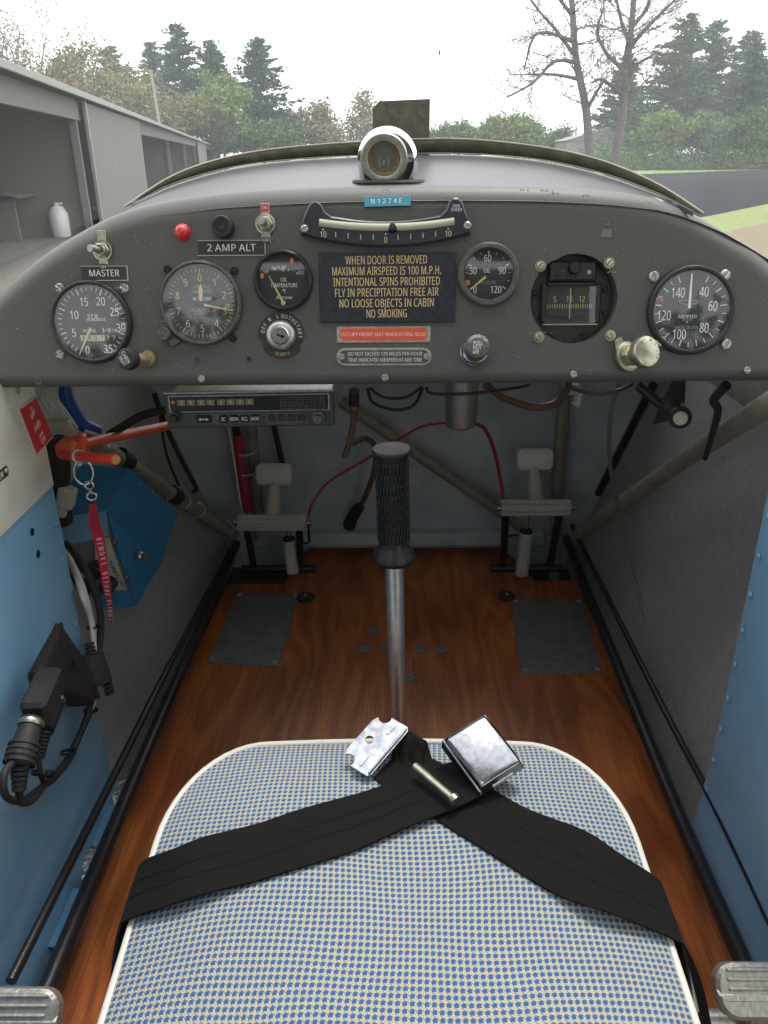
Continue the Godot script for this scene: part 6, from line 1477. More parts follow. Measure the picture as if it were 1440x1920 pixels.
	for i in 7:
		var x0: float = [86, 92, 98, 104, 108, 112, 95][i]
		var x1: float = [100, 118, 112, 122, 128, 135, 105][i]
		strut("wire", "thin white wire in the bundle behind the fuel valve", "wire", [Vector3(-0.4080, -0.2418, -0.9000) + Vector3((x0 - 90) * 0.0006, 0, 0), Vector3(-0.4140, -0.2629, -0.9050) + Vector3((x0 - 96) * 0.0007, 0, 0), Vector3(-0.4109, -0.2846, -0.9100) + Vector3((x1 - 110) * 0.0006, 0, 0), Vector3(-0.4070, -0.3034, -0.9150) + Vector3((x1 - 115) * 0.0009, 0.004 * sin(i * 2.0), 0)], 0.0015, M.white_wire, "white wires behind the fuel valve", 7)
	strut("wire", "white wire crossing above the red valve handle", "wire", [Vector3(-0.3863, -0.3142, -0.9300), Vector3(-0.3735, -0.3192, -0.9300), Vector3(-0.3682, -0.3260, -0.9350), Vector3(-0.3623, -0.3394, -0.9400)], 0.0022, M.white_wire, "", 8)
	t = thing("bundle_clip", "grey white clip gripping the wire bundle", "clip", Vector3(-0.4063, -0.2987, -0.9050))
	g = Geo.new(); g.box(Vector3(0.03, 0.016, 0.012), Vector3.ZERO, 0.003); obj("clip", g, M.plastic_white, t)
	# power socket with plugs
	t = thing("power_socket", "black wedge shaped power socket housing on the blue left wall", "socket", Vector3(-0.387, -0.54, -0.70))
	o = t.position
	var pt := Vector3(-0.3860, -0.4859, -0.7523) - o
	var bl := Vector3(-0.3860, -0.4982, -0.6741) - o; var bm := Vector3(-0.3860, -0.5131, -0.6725) - o
	var br := Vector3(-0.3860, -0.5977, -0.7422) - o; var rm := Vector3(-0.3860, -0.5504, -0.7678) - o
	var outw := Vector3(0.036, 0, 0)
	var ctr := (pt + bl + br + rm) / 4
	var oc := [pt, pt.lerp(bl, 0.12), pt.lerp(bl, 0.9), bl, bl.lerp(bm, 0.8), bm.lerp(br, 0.15), bm.lerp(br, 0.88), br, br.lerp(rm, 0.15), br.lerp(rm, 0.85), rm, rm.lerp(pt, 0.1), rm.lerp(pt, 0.9), pt]
	oc = curve(oc, 4)
	var down := (br - pt).normalized()
	var rings := []
	for k in 9:
		var f := k / 8.0
		var inset: float = [0.0, 0.015, 0.03, 0.06, 0.12, 0.22, 0.4, 0.7, 1.0][k]
		var hh: float = [0.0, 0.35, 0.65, 0.82, 0.92, 0.97, 1.0, 1.0, 1.0][k]
		var rw2 := []
		for p in oc:
			var qq: Vector3 = p.lerp(ctr, inset)
			var dn2: float = clampf((qq - pt).dot(down) / (br - pt).length(), 0, 1)
			rw2.append(qq + outw * hh * (0.22 + 0.8 * dn2))
		rings.append(rw2)
	g = Geo.new(); g.sheet(rings); obj("housing", g, M.rubber, t)
	var wbs := Basis(Vector3(0, 0, -1), Vector3.UP, Vector3(1, 0, 0))
	for p in [ctr.lerp(pt, 0.93) + outw * 0.15, ctr.lerp(bl, 0.92) + outw * 0.5]: screw(t, p, 0.0045, M.black, true, 0, wbs)
	t = thing("power_plug", "chunky grey black plug with ribbed strain relief in the socket", "plug", Vector3(-0.3500, -0.4776, -0.6346))
	o = t.position
	var p0 := Vector3(-0.3520, -0.4922, -0.6407) - o; var p1 := Vector3(-0.3500, -0.4981, -0.5969) - o; var p2 := Vector3(-0.3500, -0.5155, -0.5624) - o; var p3 := Vector3(-0.3500, -0.5367, -0.5501) - o
	var pd := (p1 - p0).normalized()
	g = Geo.new(); g.t = Transform3D(frame(pd, Vector3.RIGHT), p0 - pd * 0.012); g.box(Vector3(0.03, 0.026, (p1 - p0).length() + 0.012), Vector3(0, 0, (p1 - p0).length() / 2), 0.004); obj("body", g, M.rubber, t)
	pd = (p2 - p1).normalized()
	g = Geo.new(); g.t = Transform3D(frame(pd, Vector3.RIGHT), p1); var ll := (p2 - p1).length()
	g.lathe([Vector2(0.0118, -0.002), Vector2(0.0118, 0.002), Vector2(0.0105, 0.003), Vector2(0.0118, ll * 0.55), Vector2(0.0135, ll * 0.6), Vector2(0.0138, ll), Vector2(0.009, ll + 0.006), Vector2(0, ll + 0.006)], 24); obj("barrel", g, M.rubber, t)
	g = Geo.new(); g.t = Transform3D(frame(pd, Vector3.RIGHT), p1); g.lathe([Vector2(0.0119, 0.0), Vector2(0.0124, 0.001), Vector2(0.0124, 0.0045), Vector2(0.0119, 0.0055)], 24); obj("metal_ring", g, M.nickel, t)
	for i in 4: clip_ring(t, p1 + pd * (ll * 0.64 + i * 0.0055), pd, 0.0134, M.rubber, "grip_ring", 0.0026)
	pd = (p3 - p2).normalized(); ll = (p3 - p2).length()
	for i in 5: 
		g = Geo.new(); g.t = Transform3D(frame(pd, Vector3.RIGHT), p2 + pd * (0.004 + i * ll / 5.0)); g.lathe([Vector2(0.0055, 0), Vector2(0.0088 - i * 0.0006, 0.001), Vector2(0.0088 - i * 0.0006, 0.004), Vector2(0.0055, 0.005)], 16); obj("strain_relief", g, M.rubber, t)
	g = Geo.new(); g.tube([p2, p3 + pd * 0.004], 0.0058, -1, 12); obj("sleeve", g, M.rubber, t)
	t = thing("power_plug", "slim black second plug beside the chunky plug", "plug", Vector3(-0.3600, -0.5318, -0.6647))
	o = t.position
	var s0 := Vector3(-0.3650, -0.5384, -0.6803) - o; var s1 := Vector3(-0.3600, -0.5404, -0.6325) - o; var s2 := Vector3(-0.3600, -0.5568, -0.6113) - o
	g = Geo.new(); g.tube([s0, s1], 0.0092, -1, 16); obj("body", g, M.rubber, t)
	g = Geo.new(); g.tube([s0 + (s1 - s0) * 0.03, s0 + (s1 - s0) * 0.12], 0.0096, -1, 16); obj("metal_ring", g, M.brass, t)
	for i in 7:
		g = Geo.new(); g.t = Transform3D(frame(s2 - s1, Vector3.RIGHT), s1.lerp(s2, i / 7.0)); g.lathe([Vector2(0.004, 0), Vector2(0.0072 - i * 0.0003, 0.001), Vector2(0.0072 - i * 0.0003, 0.0036), Vector2(0.004, 0.0045)], 14); obj("strain_relief", g, M.rubber, t)
	g = Geo.new(); g.tube([s1, s2], 0.0046, -1, 10); obj("sleeve", g, M.rubber, t)
	# cables down to the plugs
	strut("headset_cable", "black cable leaving slim plug and joining the bundle", "cable", [Vector3(-0.3600, -0.5558, -0.6117), Vector3(-0.3600, -0.5733, -0.6062), Vector3(-0.3650, -0.6042, -0.6232), Vector3(-0.3660, -0.6194, -0.6632)], 0.0028, M.rubber)
	strut("headset_cable", "black cable looping under the chunky plug", "cable", [Vector3(-0.3520, -0.5125, -0.5591), Vector3(-0.3520, -0.5079, -0.5370), Vector3(-0.3520, -0.5268, -0.5302), Vector3(-0.3550, -0.5551, -0.5506), Vector3(-0.3600, -0.5790, -0.5827), Vector3(-0.3660, -0.6121, -0.6512), Vector3(-0.3700, -0.6249, -0.7036), Vector3(-0.3720, -0.6187, -0.7580)], 0.0036, M.rubber)
	strut("headset_cable", "dusty cable doubled back below the chunky plug", "cable", [Vector3(-0.3500, -0.5380, -0.5495), Vector3(-0.3520, -0.5561, -0.5502), Vector3(-0.3560, -0.5790, -0.5757), Vector3(-0.3620, -0.5946, -0.6133), Vector3(-0.3660, -0.6202, -0.6707), Vector3(-0.3680, -0.6208, -0.7172), Vector3(-0.3700, -0.6190, -0.7634)], 0.0036, M.rubber)
	strut("white_cable", "white cable running down from wall edge beside black cable", "cable", [Vector3(-0.4316, -0.4633, -0.9000), Vector3(-0.4023, -0.4694, -0.8600), Vector3(-0.3750, -0.4870, -0.8173), Vector3(-0.3720, -0.5265, -0.8126), Vector3(-0.3700, -0.5655, -0.8000), Vector3(-0.3700, -0.6038, -0.7859), Vector3(-0.3700, -0.6205, -0.7552), Vector3(-0.3700, -0.6266, -0.7165)], 0.0034, M.white_wire)
	strut("white_cable", "second white cable twisted beside the first one", "cable", [Vector3(-0.4337, -0.4672, -0.9000), Vector3(-0.4025, -0.4786, -0.8600), Vector3(-0.3720, -0.4827, -0.8037), Vector3(-0.3760, -0.5381, -0.8244), Vector3(-0.3730, -0.5670, -0.8022), Vector3(-0.3700, -0.5869, -0.7938)], 0.0034, M.white_wire)
	strut("headset_cable", "black cable running down the wall edge into junction block", "cable", [Vector3(-0.4250, -0.4578, -0.9000), Vector3(-0.3935, -0.4764, -0.8700), Vector3(-0.3760, -0.5191, -0.8510), Vector3(-0.3740, -0.5521, -0.8397), Vector3(-0.3680, -0.5645, -0.8044)], 0.0045, M.rubber)
	t = thing("cable_junction", "flat black Y junction block on the cable", "junction", Vector3(-0.3660, -0.5781, -0.7864), frame(Vector3(0.42, 0.4, 0.8)) * Basis(Vector3(0, 0, 1), 0.04))
	g = Geo.new(); g.slab(PackedVector2Array([Vector2(-0.0155, -0.018), Vector2(0.0145, -0.018), Vector2(0.0155, -0.012), Vector2(0.0135, 0.022), Vector2(0.009, 0.024), Vector2(-0.008, 0.024), Vector2(-0.0115, 0.021), Vector2(-0.0165, -0.012)]), 0, 0.009, 0.0018); obj("block", g, M.rubber, t)
	g = Geo.new(); g.slab(rrect(0.011, 0.03, 0.003, Vector2(0, 0.002)), 0.009, 0.0098, 0.0003); obj("pad", g, M.black, t)
	for a in [[0.0, 0.03, 0.0062], [-0.0085, -0.026, 0.0058], [0.0085, -0.026, 0.0058]]:
		for k in 3:
			g = Geo.new(); g.t = Transform3D(Basis(Vector3.RIGHT, PI / 2), Vector3(a[0], a[1] + (k - 1) * 0.005, 0.0045)); g.lathe([Vector2(0.003, -0.002), Vector2(a[2], -0.0015), Vector2(a[2], 0.0015), Vector2(0.003, 0.002)], 14); obj("strain_relief", g, M.rubber, t)
	strut("headset_cable", "black branch cable below the junction block", "cable", [Vector3(-0.3680, -0.5858, -0.7677), Vector3(-0.3680, -0.6075, -0.7594), Vector3(-0.3700, -0.6188, -0.7414), Vector3(-0.3700, -0.6239, -0.7007)], 0.0038, M.rubber)
	for ct in [[Vector3(-0.3720, -0.5339, -0.8168), "above the junction block"], [Vector3(-0.3700, -0.6179, -0.7602), "just below the junction block"], [Vector3(-0.3670, -0.6130, -0.6815), "near the slim plug"]]:
		var p: Vector3 = ct[0]
		t = thing("cable_tie", "black cable tie round headset cables %s" % ct[1], "cable tie", p, Basis(), "cable ties on the headset cables")
		clip_ring(t, Vector3.ZERO, Vector3(0, -1, 0.45), 0.0075, M.black_gloss, "loop", 0.003)
	t = thing("cable_tie", "loose black tie loop round the bundle below slim plug", "cable tie", Vector3(-0.3600, -0.5786, -0.6118))
	clip_ring(t, Vector3.ZERO, Vector3(0, -0.6, 0.8), 0.0115, M.black_gloss, "loop", 0.0035)

# ---------------------------------------------------------------- seat, belts and rear pedals
func seat_y(x: float, z: float) -> float:
	var dz := z + 0.588
	var half := 0.203
	if dz < 0.1107:
		var q := 1.0 - dz / 0.1107
		half = 0.121 + 0.082 * sqrt(maxf(0.0, 1.0 - q * q))
	var pad := pow(sin(PI / 2 * clampf((half - absf(x - 0.004)) / 0.15, 0, 1)), 0.75) * pow(sin(PI / 2 * clampf(dz / 0.17, 0, 1)), 0.75)
	return -0.519 - 0.075 * (z + 0.585) + 0.030 * pad
func ribbon(called: String, a: Array, b: Array, m: Material, parent: Node3D, th := 0.0016, uvl := 26.0, conform := false, lift := 0.001):
	var o := parent.position
	var ra := curve(a, 6); var rb := curve(b, 6)
	var up := []; var dn := []
	for i in ra.size():
		var r := []; var r2 := []
		for j in 9:
			var p: Vector3 = ra[i].lerp(rb[i], j / 8.0)
			if conform and absf(p.x - 0.004) < 0.196 and p.z > -0.555:
				var over := lift + (0.004 * smoothstep(-0.03, 0.03, p.x) + 0.007 * smoothstep(0.05, 0.1, p.x) if lift > 0.0015 else 0.0)
				p.y = maxf(lerpf(seat_y(p.x, p.z) + over, p.y, smoothstep(0.10, 0.165, absf(p.x - 0.004))), seat_y(p.x, p.z) + 0.001)
			p -= o
			var side: Vector3 = (rb[i] - ra[i]).normalized()
			var fw: Vector3 = (ra[mini(i + 1, ra.size() - 1)] - ra[maxi(i - 1, 0)]).normalized()
			var nn := side.cross(fw).normalized()
			if nn.dot(Vector3(0, 1, 0.5)) < 0: nn = -nn
			r.append(p + nn * th); r2.append(p)
		up.append(r); dn.append(r2)
	var g := Geo.new()
	g.sheet(up, 4.0, uvl); g.sheet(dn, 4.0, uvl)
	for e in [0, 8]:
		var r0 := []; var r1 := []
		for i in up.size(): r0.append(dn[i][e]); r1.append(up[i][e])
		g.sheet([r0, r1], uvl, 0.2)
	obj(called, g, m, parent)
	# two rows of stitching
	for e in [3, 5]:
		var sg := Geo.new()
		for i in up.size() - 1:
			for k in 3:
				var p: Vector3 = up[i][e].lerp(up[i + 1][e], k / 3.0); var q: Vector3 = up[i][e].lerp(up[i + 1][e], (k + 0.62) / 3.0)
				sg.tube([p + Vector3(0, 0.0001, 0), q + Vector3(0, 0.0001, 0)], 0.00045, -1, 4, false)
		obj("stitching", sg, m, parent)
func seat_and_belts():
	var g := Geo.new()
	var t := thing("front_seat", "front seat in blue and cream houndstooth cloth with white piping", "seat", Vector3(0.004, -0.56, -0.3))
	var o := t.position
	# outline: straight sides and a rounded front
	var outl := []
	var hw := 0.203; var zf := -0.588; var cr := 0.082
	for i in 22: outl.append(Vector2(-hw + 0.006 * (i / 21.0 - 1) * 0 , lerpf(0.12, zf + cr * 1.35, i / 21.0)))
	for i in 13:
		var th := PI / 2 * i / 12.0
		outl.append(Vector2(-hw + cr - cr * cos(th), zf + cr * 1.35 - cr * 1.35 * sin(th)))
	for i in 9: outl.append(Vector2(lerpf(-hw + cr, hw - cr, (i + 0.5) / 9.0), zf - 0.004 * sin(PI * (i + 0.5) / 9.0)))
	for i in range(12, -1, -1):
		var th := PI / 2 * i / 12.0
		outl.append(Vector2(hw - cr + cr * cos(th), zf + cr * 1.35 - cr * 1.35 * sin(th)))
	for i in range(21, -1, -1): outl.append(Vector2(hw, lerpf(0.12, zf + cr * 1.35, i / 21.0)))
	var edge := []
	for q in outl: edge.append(Vector3(q.x + 0.004, -0.519 - 0.075 * (q.y + 0.585), q.y) - o)
	# crown: a padded top that falls off to the piping
	var rows := []
	var lump := noise(205, 9.0, 3); var warp := noise(206, 5.0, 2)
	for k in 73:
		var z := lerpf(0.12, zf, pow(k / 72.0, 0.85))
		var dz := z - zf
		var half := hw
		if dz < cr * 1.35:
			var q := 1.0 - dz / (cr * 1.35)
			half = hw - cr + cr * sqrt(maxf(0.0, 1.0 - q * q))
		var row := []
		for c in 41:
			var sx := lerpf(-1.0, 1.0, c / 40.0)
			sx = sin(sx * PI / 2) * 0.5 + sx * 0.5
			var x := 0.004 + sx * half
			var y := seat_y(x, z)
			row.append(Vector3(x, y + lump.get_noise_2d(x, z) * 0.0016 * smoothstep(0.0, 0.05, minf(dz, (1.0 - absf(sx)) * half)), z) - o)
		rows.append(row)
	g.sheet(rows, 205.0, 205.0, true)
	for i in g.uv.size():
		var p := g.v[i] + o
		g.uv[i] += Vector2(warp.get_noise_2d(p.x, p.z), warp.get_noise_2d(p.x + 7.0, p.z)) * 0.9 + Vector2(0.0, 3.5 * pow(p.x * 4.0, 2.0))
	obj("cover", g, M.houndstooth, t)
	var pe := []
	for e in edge: pe.append(e + Vector3(0, -0.001, 0))
	g = Geo.new(); g.tube(pe, 0.0032, -1, 10); obj("piping", g, M.piping, t)
	var low := []; var mid := []
	for e in edge:
		var c := Vector3(0, 0, -0.2)
		var d: Vector3 = Vector3(e.x, 0, minf(0.0, e.z + 0.15)).normalized()
		mid.append(e + d * 0.004 + Vector3(0, -0.022, 0)); low.append(e - d * 0.004 + Vector3(0, -0.055, 0))
	g = Geo.new(); g.sheet([low, mid, pe]); obj("boxing", g, M.piping, t)
	var lpipe := []
	for e in mid: lpipe.append(e + Vector3(0, -0.012, 0))
	g = Geo.new(); g.tube(lpipe, 0.0026, -1, 8); obj("lower_piping", g, M.piping, t)
	var fo := Vector3(0, -0.22, 0.1)
	g = Geo.new(); g.box(Vector3(0.38, 0.01, 0.62), Vector3(0, 0.19, 0.06) + fo, 0.003); obj("pan", g, M.black, t)
	for x in [-0.17, 0.17]:
		for z in [-0.22, 0.3]:
			g = Geo.new(); g.tube([Vector3(x, 0, z) + fo, Vector3(x, 0.19, z) + fo], 0.011, -1, 12); obj("leg", g, M.tube_black, t)
	# belts
	t = thing("seat_belt", "black seat belt half with chromed lift buckle lying across the seat", "seat belt", Vector3(-0.05, -0.5, -0.47))
	var A := [Vector3(-0.2100, -0.7087, -0.3150), Vector3(-0.2100, -0.6488, -0.3630), Vector3(-0.2095, -0.5888, -0.4030), Vector3(-0.2085, -0.5488, -0.4330), Vector3(-0.2065, -0.5298, -0.4490), Vector3(-0.2005, -0.5232, -0.4550), Vector3(-0.1726, -0.5030, -0.4482), Vector3(-0.1434, -0.4940, -0.4560), Vector3(-0.0944, -0.4880, -0.4782), Vector3(-0.0513, -0.4860, -0.4945), Vector3(-0.0155, -0.4840, -0.5091), Vector3(0.0264, -0.4810, -0.5292), Vector3(0.0556, -0.4790, -0.5426)]
	var B := [Vector3(-0.2100, -0.7127, -0.2630), Vector3(-0.2100, -0.6527, -0.3110), Vector3(-0.2095, -0.5927, -0.3510), Vector3(-0.2085, -0.5527, -0.3810), Vector3(-0.2065, -0.5337, -0.3970), Vector3(-0.2005, -0.5271, -0.4030), Vector3(-0.1596, -0.5070, -0.4027), Vector3(-0.1147, -0.4960, -0.4143), Vector3(-0.0713, -0.4900, -0.4267), Vector3(-0.0330, -0.4870, -0.4402), Vector3(0.0025, -0.4850, -0.4575), Vector3(0.0464, -0.4820, -0.4781), Vector3(0.0789, -0.4800, -0.4951)]
	ribbon("webbing", A, B, M.webbing, t, 0.0018, 34.0, true, 0.002)
	# adjuster bar
	o = t.position
	var c0 := Vector3(0.0206, -0.4840, -0.5206) - o; var c1 := Vector3(0.0504, -0.4840, -0.4836) - o
	g = Geo.new(); g.tube([c0, c1], 0.0034, -1, 12); g.tube([c1 + Vector3(0, 0.001, 0), c1 + (c1 - c0).normalized() * 0.004], 0.0048, -1, 8); obj("adjuster_bar", g, M.nickel, t)
	# buckle
	var k0 := Vector3(0.0454, -0.4700, -0.5358); var k1 := Vector3(0.0830, -0.4700, -0.5664); var k2 := Vector3(0.1155, -0.4700, -0.5158); var k3 := Vector3(0.0760, -0.4700, -0.4812)
	var cx := ((k2 - k1) + (k3 - k0)).normalized(); var up := Vector3(0.03, 1, 0.42).normalized()
	cx = (cx - up * cx.dot(up)).normalized(); var cz := cx.cross(up).normalized()
	var bb := Basis(cx, up, cz); var bc := (k0 + k1 + k2 + k3) / 4 - o
	var bl := 0.94 * ((k2 - k1).length() + (k3 - k0).length()) / 2; var bw := 0.94 * ((k1 - k0).length() + (k2 - k3).length()) / 2
	g = Geo.new(); g.t = Transform3D(bb, bc)
	var crows := []
	for i in 23:
		var cr_ := []
		for j in 23:
			var a := lerpf(-1.0, 1.0, i / 22.0); var b := lerpf(-1.0, 1.0, j / 22.0)
			var ea := clampf((absf(a) - 0.86) / 0.14, 0, 1); var eb := clampf((absf(b) - 0.86) / 0.14, 0, 1)
			var yy := 0.002 - 0.0012 * (a * a + b * b) - 0.0075 * (1.0 - sqrt(maxf(0.0, 1.0 - minf(1.0, ea * ea + eb * eb))))
			cr_.append(Vector3(a * bl * 0.5, yy, -b * bw * 0.5))
		crows.append(cr_)
	crows.reverse()
	g.sheet(crows); obj("lift_cover", g, M.buckle, t)
	g = Geo.new(); g.t = Transform3D(bb, bc)
	g.box(Vector3(bl * 0.97, 0.013, 0.0022), Vector3(0, -0.0105, bw * 0.485), 0.0008); g.box(Vector3(bl * 0.97, 0.013, 0.0022), Vector3(0, -0.0105, -bw * 0.485), 0.0008); g.box(Vector3(0.0022, 0.008, bw * 0.9), Vector3(bl * 0.47, -0.009, 0), 0.0008); g.box(Vector3(bl * 0.92, 0.002, bw * 0.9), Vector3(-0.001, -0.0145, 0), 0.0006)
	obj("buckle_frame", g, M.zinc, t)
	g = Geo.new(); g.t = Transform3D(bb, bc); g.tube([Vector3(bl * 0.4, -0.008, -bw * 0.5), Vector3(bl * 0.4, -0.008, bw * 0.5)], 0.004, -1, 12); obj("hinge_pin", g, M.nickel, t)
	g = Geo.new(); g.t = Transform3D(bb, bc); g.box(Vector3(0.004, 0.003, bw * 0.5), Vector3(bl * 0.48, -0.006, 0.0), 0.001); g.box(Vector3(0.003, 0.006, 0.008), Vector3(bl * 0.47, -0.01, bw * 0.3), 0.0008); obj("latch_tooth", g, M.zinc, t)
	# other half with the tongue
	t = thing("seat_belt", "black seat belt half with notched steel tongue plate", "seat belt", Vector3(0.1, -0.51, -0.45))
	A = [Vector3(0.0143, -0.4930, -0.5782), Vector3(0.0326, -0.4910, -0.5583), Vector3(0.0690, -0.4890, -0.5286), Vector3(0.1023, -0.4890, -0.4982), Vector3(0.1491, -0.4920, -0.4630), Vector3(0.1788, -0.5010, -0.4416), Vector3(0.2085, -0.5243, -0.4400), Vector3(0.2145, -0.5309, -0.4340), Vector3(0.2165, -0.5499, -0.4180), Vector3(0.2175, -0.5899, -0.3880), Vector3(0.2180, -0.6499, -0.3480), Vector3(0.2180, -0.7099, -0.3000)]
	B = [Vector3(-0.0159, -0.4910, -0.5256), Vector3(0.0037, -0.4890, -0.5031), Vector3(0.0334, -0.4870, -0.4773), Vector3(0.0578, -0.4870, -0.4561), Vector3(0.1016, -0.4900, -0.4224), Vector3(0.1466, -0.4990, -0.3950), Vector3(0.2085, -0.5282, -0.3880), Vector3(0.2145, -0.5348, -0.3820), Vector3(0.2165, -0.5538, -0.3660), Vector3(0.2175, -0.5938, -0.3360), Vector3(0.2180, -0.6538, -0.2960), Vector3(0.2180, -0.7138, -0.2480)]
	ribbon("webbing", A, B, M.webbing, t, 0.0018, 34.0, true, 0.001)
	o = t.position
	var n0 := Vector3(-0.0430, -0.4870, -0.5399); var n1 := Vector3(-0.0140, -0.4870, -0.5870); var n2 := Vector3(0.0131, -0.4870, -0.5667); var n3 := Vector3(-0.0158, -0.4870, -0.5187)
	var ex := ((n2 - n1) + (n3 - n0)).normalized(); var eu := Vector3(-0.03, 1, 0.24).normalized(); ex = (ex - eu * ex.dot(eu)).normalized(); var ez := ex.cross(eu).normalized()
	var lb := Basis(ex, -ez, eu); var lc := (n0 + n1 + n2 + n3) / 4 - o
	var Lx := ((n2 - n1).length() + (n3 - n0).length()) / 2; var Wy := ((n1 - n0).length() + (n2 - n3).length()) / 2
	var tongue := CSGCombiner3D.new()
	tongue.name = "tongue_plate"
	var body := CSGPolygon3D.new()
	body.polygon = PackedVector2Array([Vector2(-Lx * 0.5, -Wy * 0.34), Vector2(-Lx * 0.42, -Wy * 0.46), Vector2(-Lx * 0.22, -Wy * 0.46), Vector2(-Lx * 0.1, -Wy * 0.56), Vector2(Lx * 0.42, -Wy * 0.56), Vector2(Lx * 0.5, -Wy * 0.5), Vector2(Lx * 0.5, Wy * 0.5), Vector2(Lx * 0.42, Wy * 0.56), Vector2(-Lx * 0.1, Wy * 0.56), Vector2(-Lx * 0.22, Wy * 0.46), Vector2(-Lx * 0.42, Wy * 0.46), Vector2(-Lx * 0.5, Wy * 0.34)])
	body.depth = 0.0018
	tongue.add_child(body)
	for hp in [[Vector2(-Lx * 0.18, 0), 0.0044, 0.0044], [Vector2(-Lx * 0.27, Wy * 0.5), 0.0062, 0.006], [Vector2(-Lx * 0.27, -Wy * 0.5), 0.0062, 0.006]]:
		var cy := CSGCylinder3D.new()
		cy.radius = hp[1]; cy.height = 0.02; cy.sides = 24; cy.operation = CSGShape3D.OPERATION_SUBTRACTION
		cy.transform = Transform3D(Basis(Vector3.RIGHT, PI / 2), Vector3(hp[0].x, hp[0].y, 0))
		tongue.add_child(cy)
	tongue.transform = Transform3D(lb, lc)
	tongue.material_override = M.zinc
	t.add_child(tongue, true)
	g = Geo.new(); g.t = Transform3D(lb, lc)
	g.box(Vector3(0.002, Wy * 1.04, 0.0022), Vector3(Lx * 0.44, 0, 0.001), 0.0007); g.box(Vector3(0.0022, Wy * 0.22, 0.0008), Vector3(Lx * 0.1, -Wy * 0.36, 0.0004)); g.box(Vector3(0.0022, Wy * 0.22, 0.0008), Vector3(Lx * 0.1, Wy * 0.36, 0.0004)); obj("tongue_rib", g, M.zinc, t)
	# belt anchor at the right of the seat
	t = thing("belt_anchor", "black belt end with steel adjuster frame beside seat's right edge", "belt anchor", Vector3(0.2441, -0.6200, -0.4189))
	o = t.position
	A = [Vector3(0.2153, -0.5600, -0.4245), Vector3(0.2336, -0.6000, -0.4281), Vector3(0.2512, -0.6400, -0.4278), Vector3(0.2651, -0.6800, -0.4193)]; B = [Vector3(0.2267, -0.5650, -0.4283), Vector3(0.2479, -0.6050, -0.4316), Vector3(0.2641, -0.6450, -0.4311), Vector3(0.2748, -0.6850, -0.4224)]
	ribbon("webbing", A, B, M.webbing, t, 0.002, 12.0)
	var f0 := Vector3(0.2371, -0.6000, -0.4179) - o; var f1 := Vector3(0.2446, -0.6300, -0.4012) - o
	g = Geo.new(); g.tube([f0, f1], 0.004, -1, 10); g.tube([f0, f0 + Vector3(-0.012, -0.01, 0)], 0.004, -1, 10); g.tube([f1, f1 + Vector3(-0.012, -0.01, 0)], 0.004, -1, 10); obj("adjuster_frame", g, M.zinc, t)
	# rear pedals in the lower corners
	rear_pedal("cast aluminium rear rudder pedal low in the left corner by tube", Vector3(-0.3179, -0.6450, -0.4036), -1.0)
	rear_pedal("cast aluminium rear rudder pedal by belt anchor at right", Vector3(0.3168, -0.6450, -0.4275), 1.0)
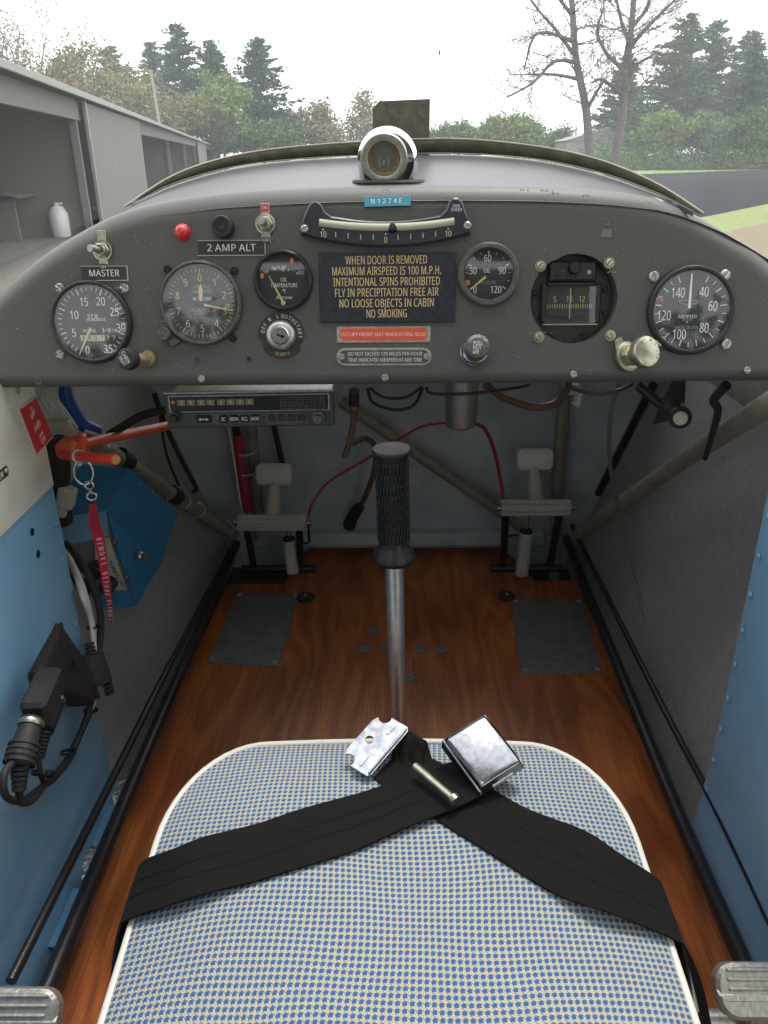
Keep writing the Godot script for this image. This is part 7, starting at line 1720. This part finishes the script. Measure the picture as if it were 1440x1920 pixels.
func rear_pedal(label: String, at: Vector3, s: float):
	var t := thing("rear_pedal", label, "pedal", Vector3(at.x, -0.78, at.z), Basis(), "rear rudder pedals")
	var o := t.position
	var g := Geo.new()
	g.t = Transform3D(Basis(Vector3.RIGHT, -0.85), at - o)
	g.slab(rrect(0.084, 0.042, 0.016), -0.01, 0.004, 0.003)
	for y in [0.016, 0.009, 0.002]: g.box(Vector3(0.066, 0.003, 0.003), Vector3(0, y, 0.0045), 0.0012)
	obj("tread", g, M.cast, t)
	g = Geo.new(); g.t = Transform3D(Basis(), at - o)
	g.slab(PackedVector2Array([Vector2(-0.042, 0.002), Vector2(-0.03, -0.012), Vector2(-0.014, -0.022), Vector2(-0.011, -0.05), Vector2(-0.022, -0.07), Vector2(-0.03, -0.13), Vector2(0.03, -0.13), Vector2(0.022, -0.07), Vector2(0.011, -0.05), Vector2(0.014, -0.022), Vector2(0.03, -0.012), Vector2(0.042, 0.002)]), -0.006, 0.008, 0.003); obj("arm", g, M.cast, t)
	g = Geo.new(); g.tube([at - o + Vector3(-s * 0.08, -0.055, -0.01), at - o + Vector3(s * 0.05, -0.055, -0.01)], 0.009, -1, 14); obj("pivot_rod", g, M.cast, t)

func _ready():
	# camera, sky, sun and exposure
	var cam := Camera3D.new()
	cam.name = "camera"
	cam.projection = Camera3D.PROJECTION_PERSPECTIVE
	cam.keep_aspect = Camera3D.KEEP_HEIGHT
	cam.fov = 67.0; cam.near = 0.02; cam.far = 3000.0
	cam.transform = Transform3D(Basis(Vector3(0.999959, -0.006341, -0.006474), Vector3(0.003050, 0.908230, -0.418459), Vector3(0.008533, 0.418423, 0.908212)).orthonormalized(), Vector3.ZERO)
	add_child(cam)
	cam.current = true
	var env := Environment.new()
	env.background_mode = Environment.BG_SKY
	var sky := Sky.new(); var sm := ProceduralSkyMaterial.new()
	sm.sky_top_color = Color(0.95, 0.955, 0.965); sm.sky_horizon_color = Color(0.97, 0.98, 0.98); sm.sky_curve = 0.2
	sm.ground_bottom_color = Color(0.3, 0.32, 0.28); sm.ground_horizon_color = Color(0.6, 0.62, 0.58); sm.ground_curve = 0.02
	sm.sky_energy_multiplier = 1.15
	sky.sky_material = sm; env.sky = sky
	env.tonemap_mode = Environment.TONE_MAPPER_LINEAR
	env.tonemap_exposure = 2.2
	env.fog_enabled = true; env.fog_density = 0.001; env.fog_light_color = Color(0.9, 0.92, 0.93)
	env.sdfgi_enabled = true; env.ssao_enabled = true; env.ssil_enabled = true
	var we := WorldEnvironment.new(); we.name = "environment"; we.environment = env
	add_child(we)
	var sun := DirectionalLight3D.new()
	sun.name = "sun"; sun.light_energy = 0.36; sun.light_angular_distance = 12.0; sun.light_color = Color(1.0, 0.97, 0.93); sun.shadow_enabled = true
	sun.rotation_degrees = Vector3(-69, 150, 0)
	add_child(sun)
	font = SystemFont.new(); font.font_names = PackedStringArray(["Droid Sans"])
	make_materials()
	outdoors()
	cabin()
	panel()
	footwell()
	left_wall()
	seat_and_belts()
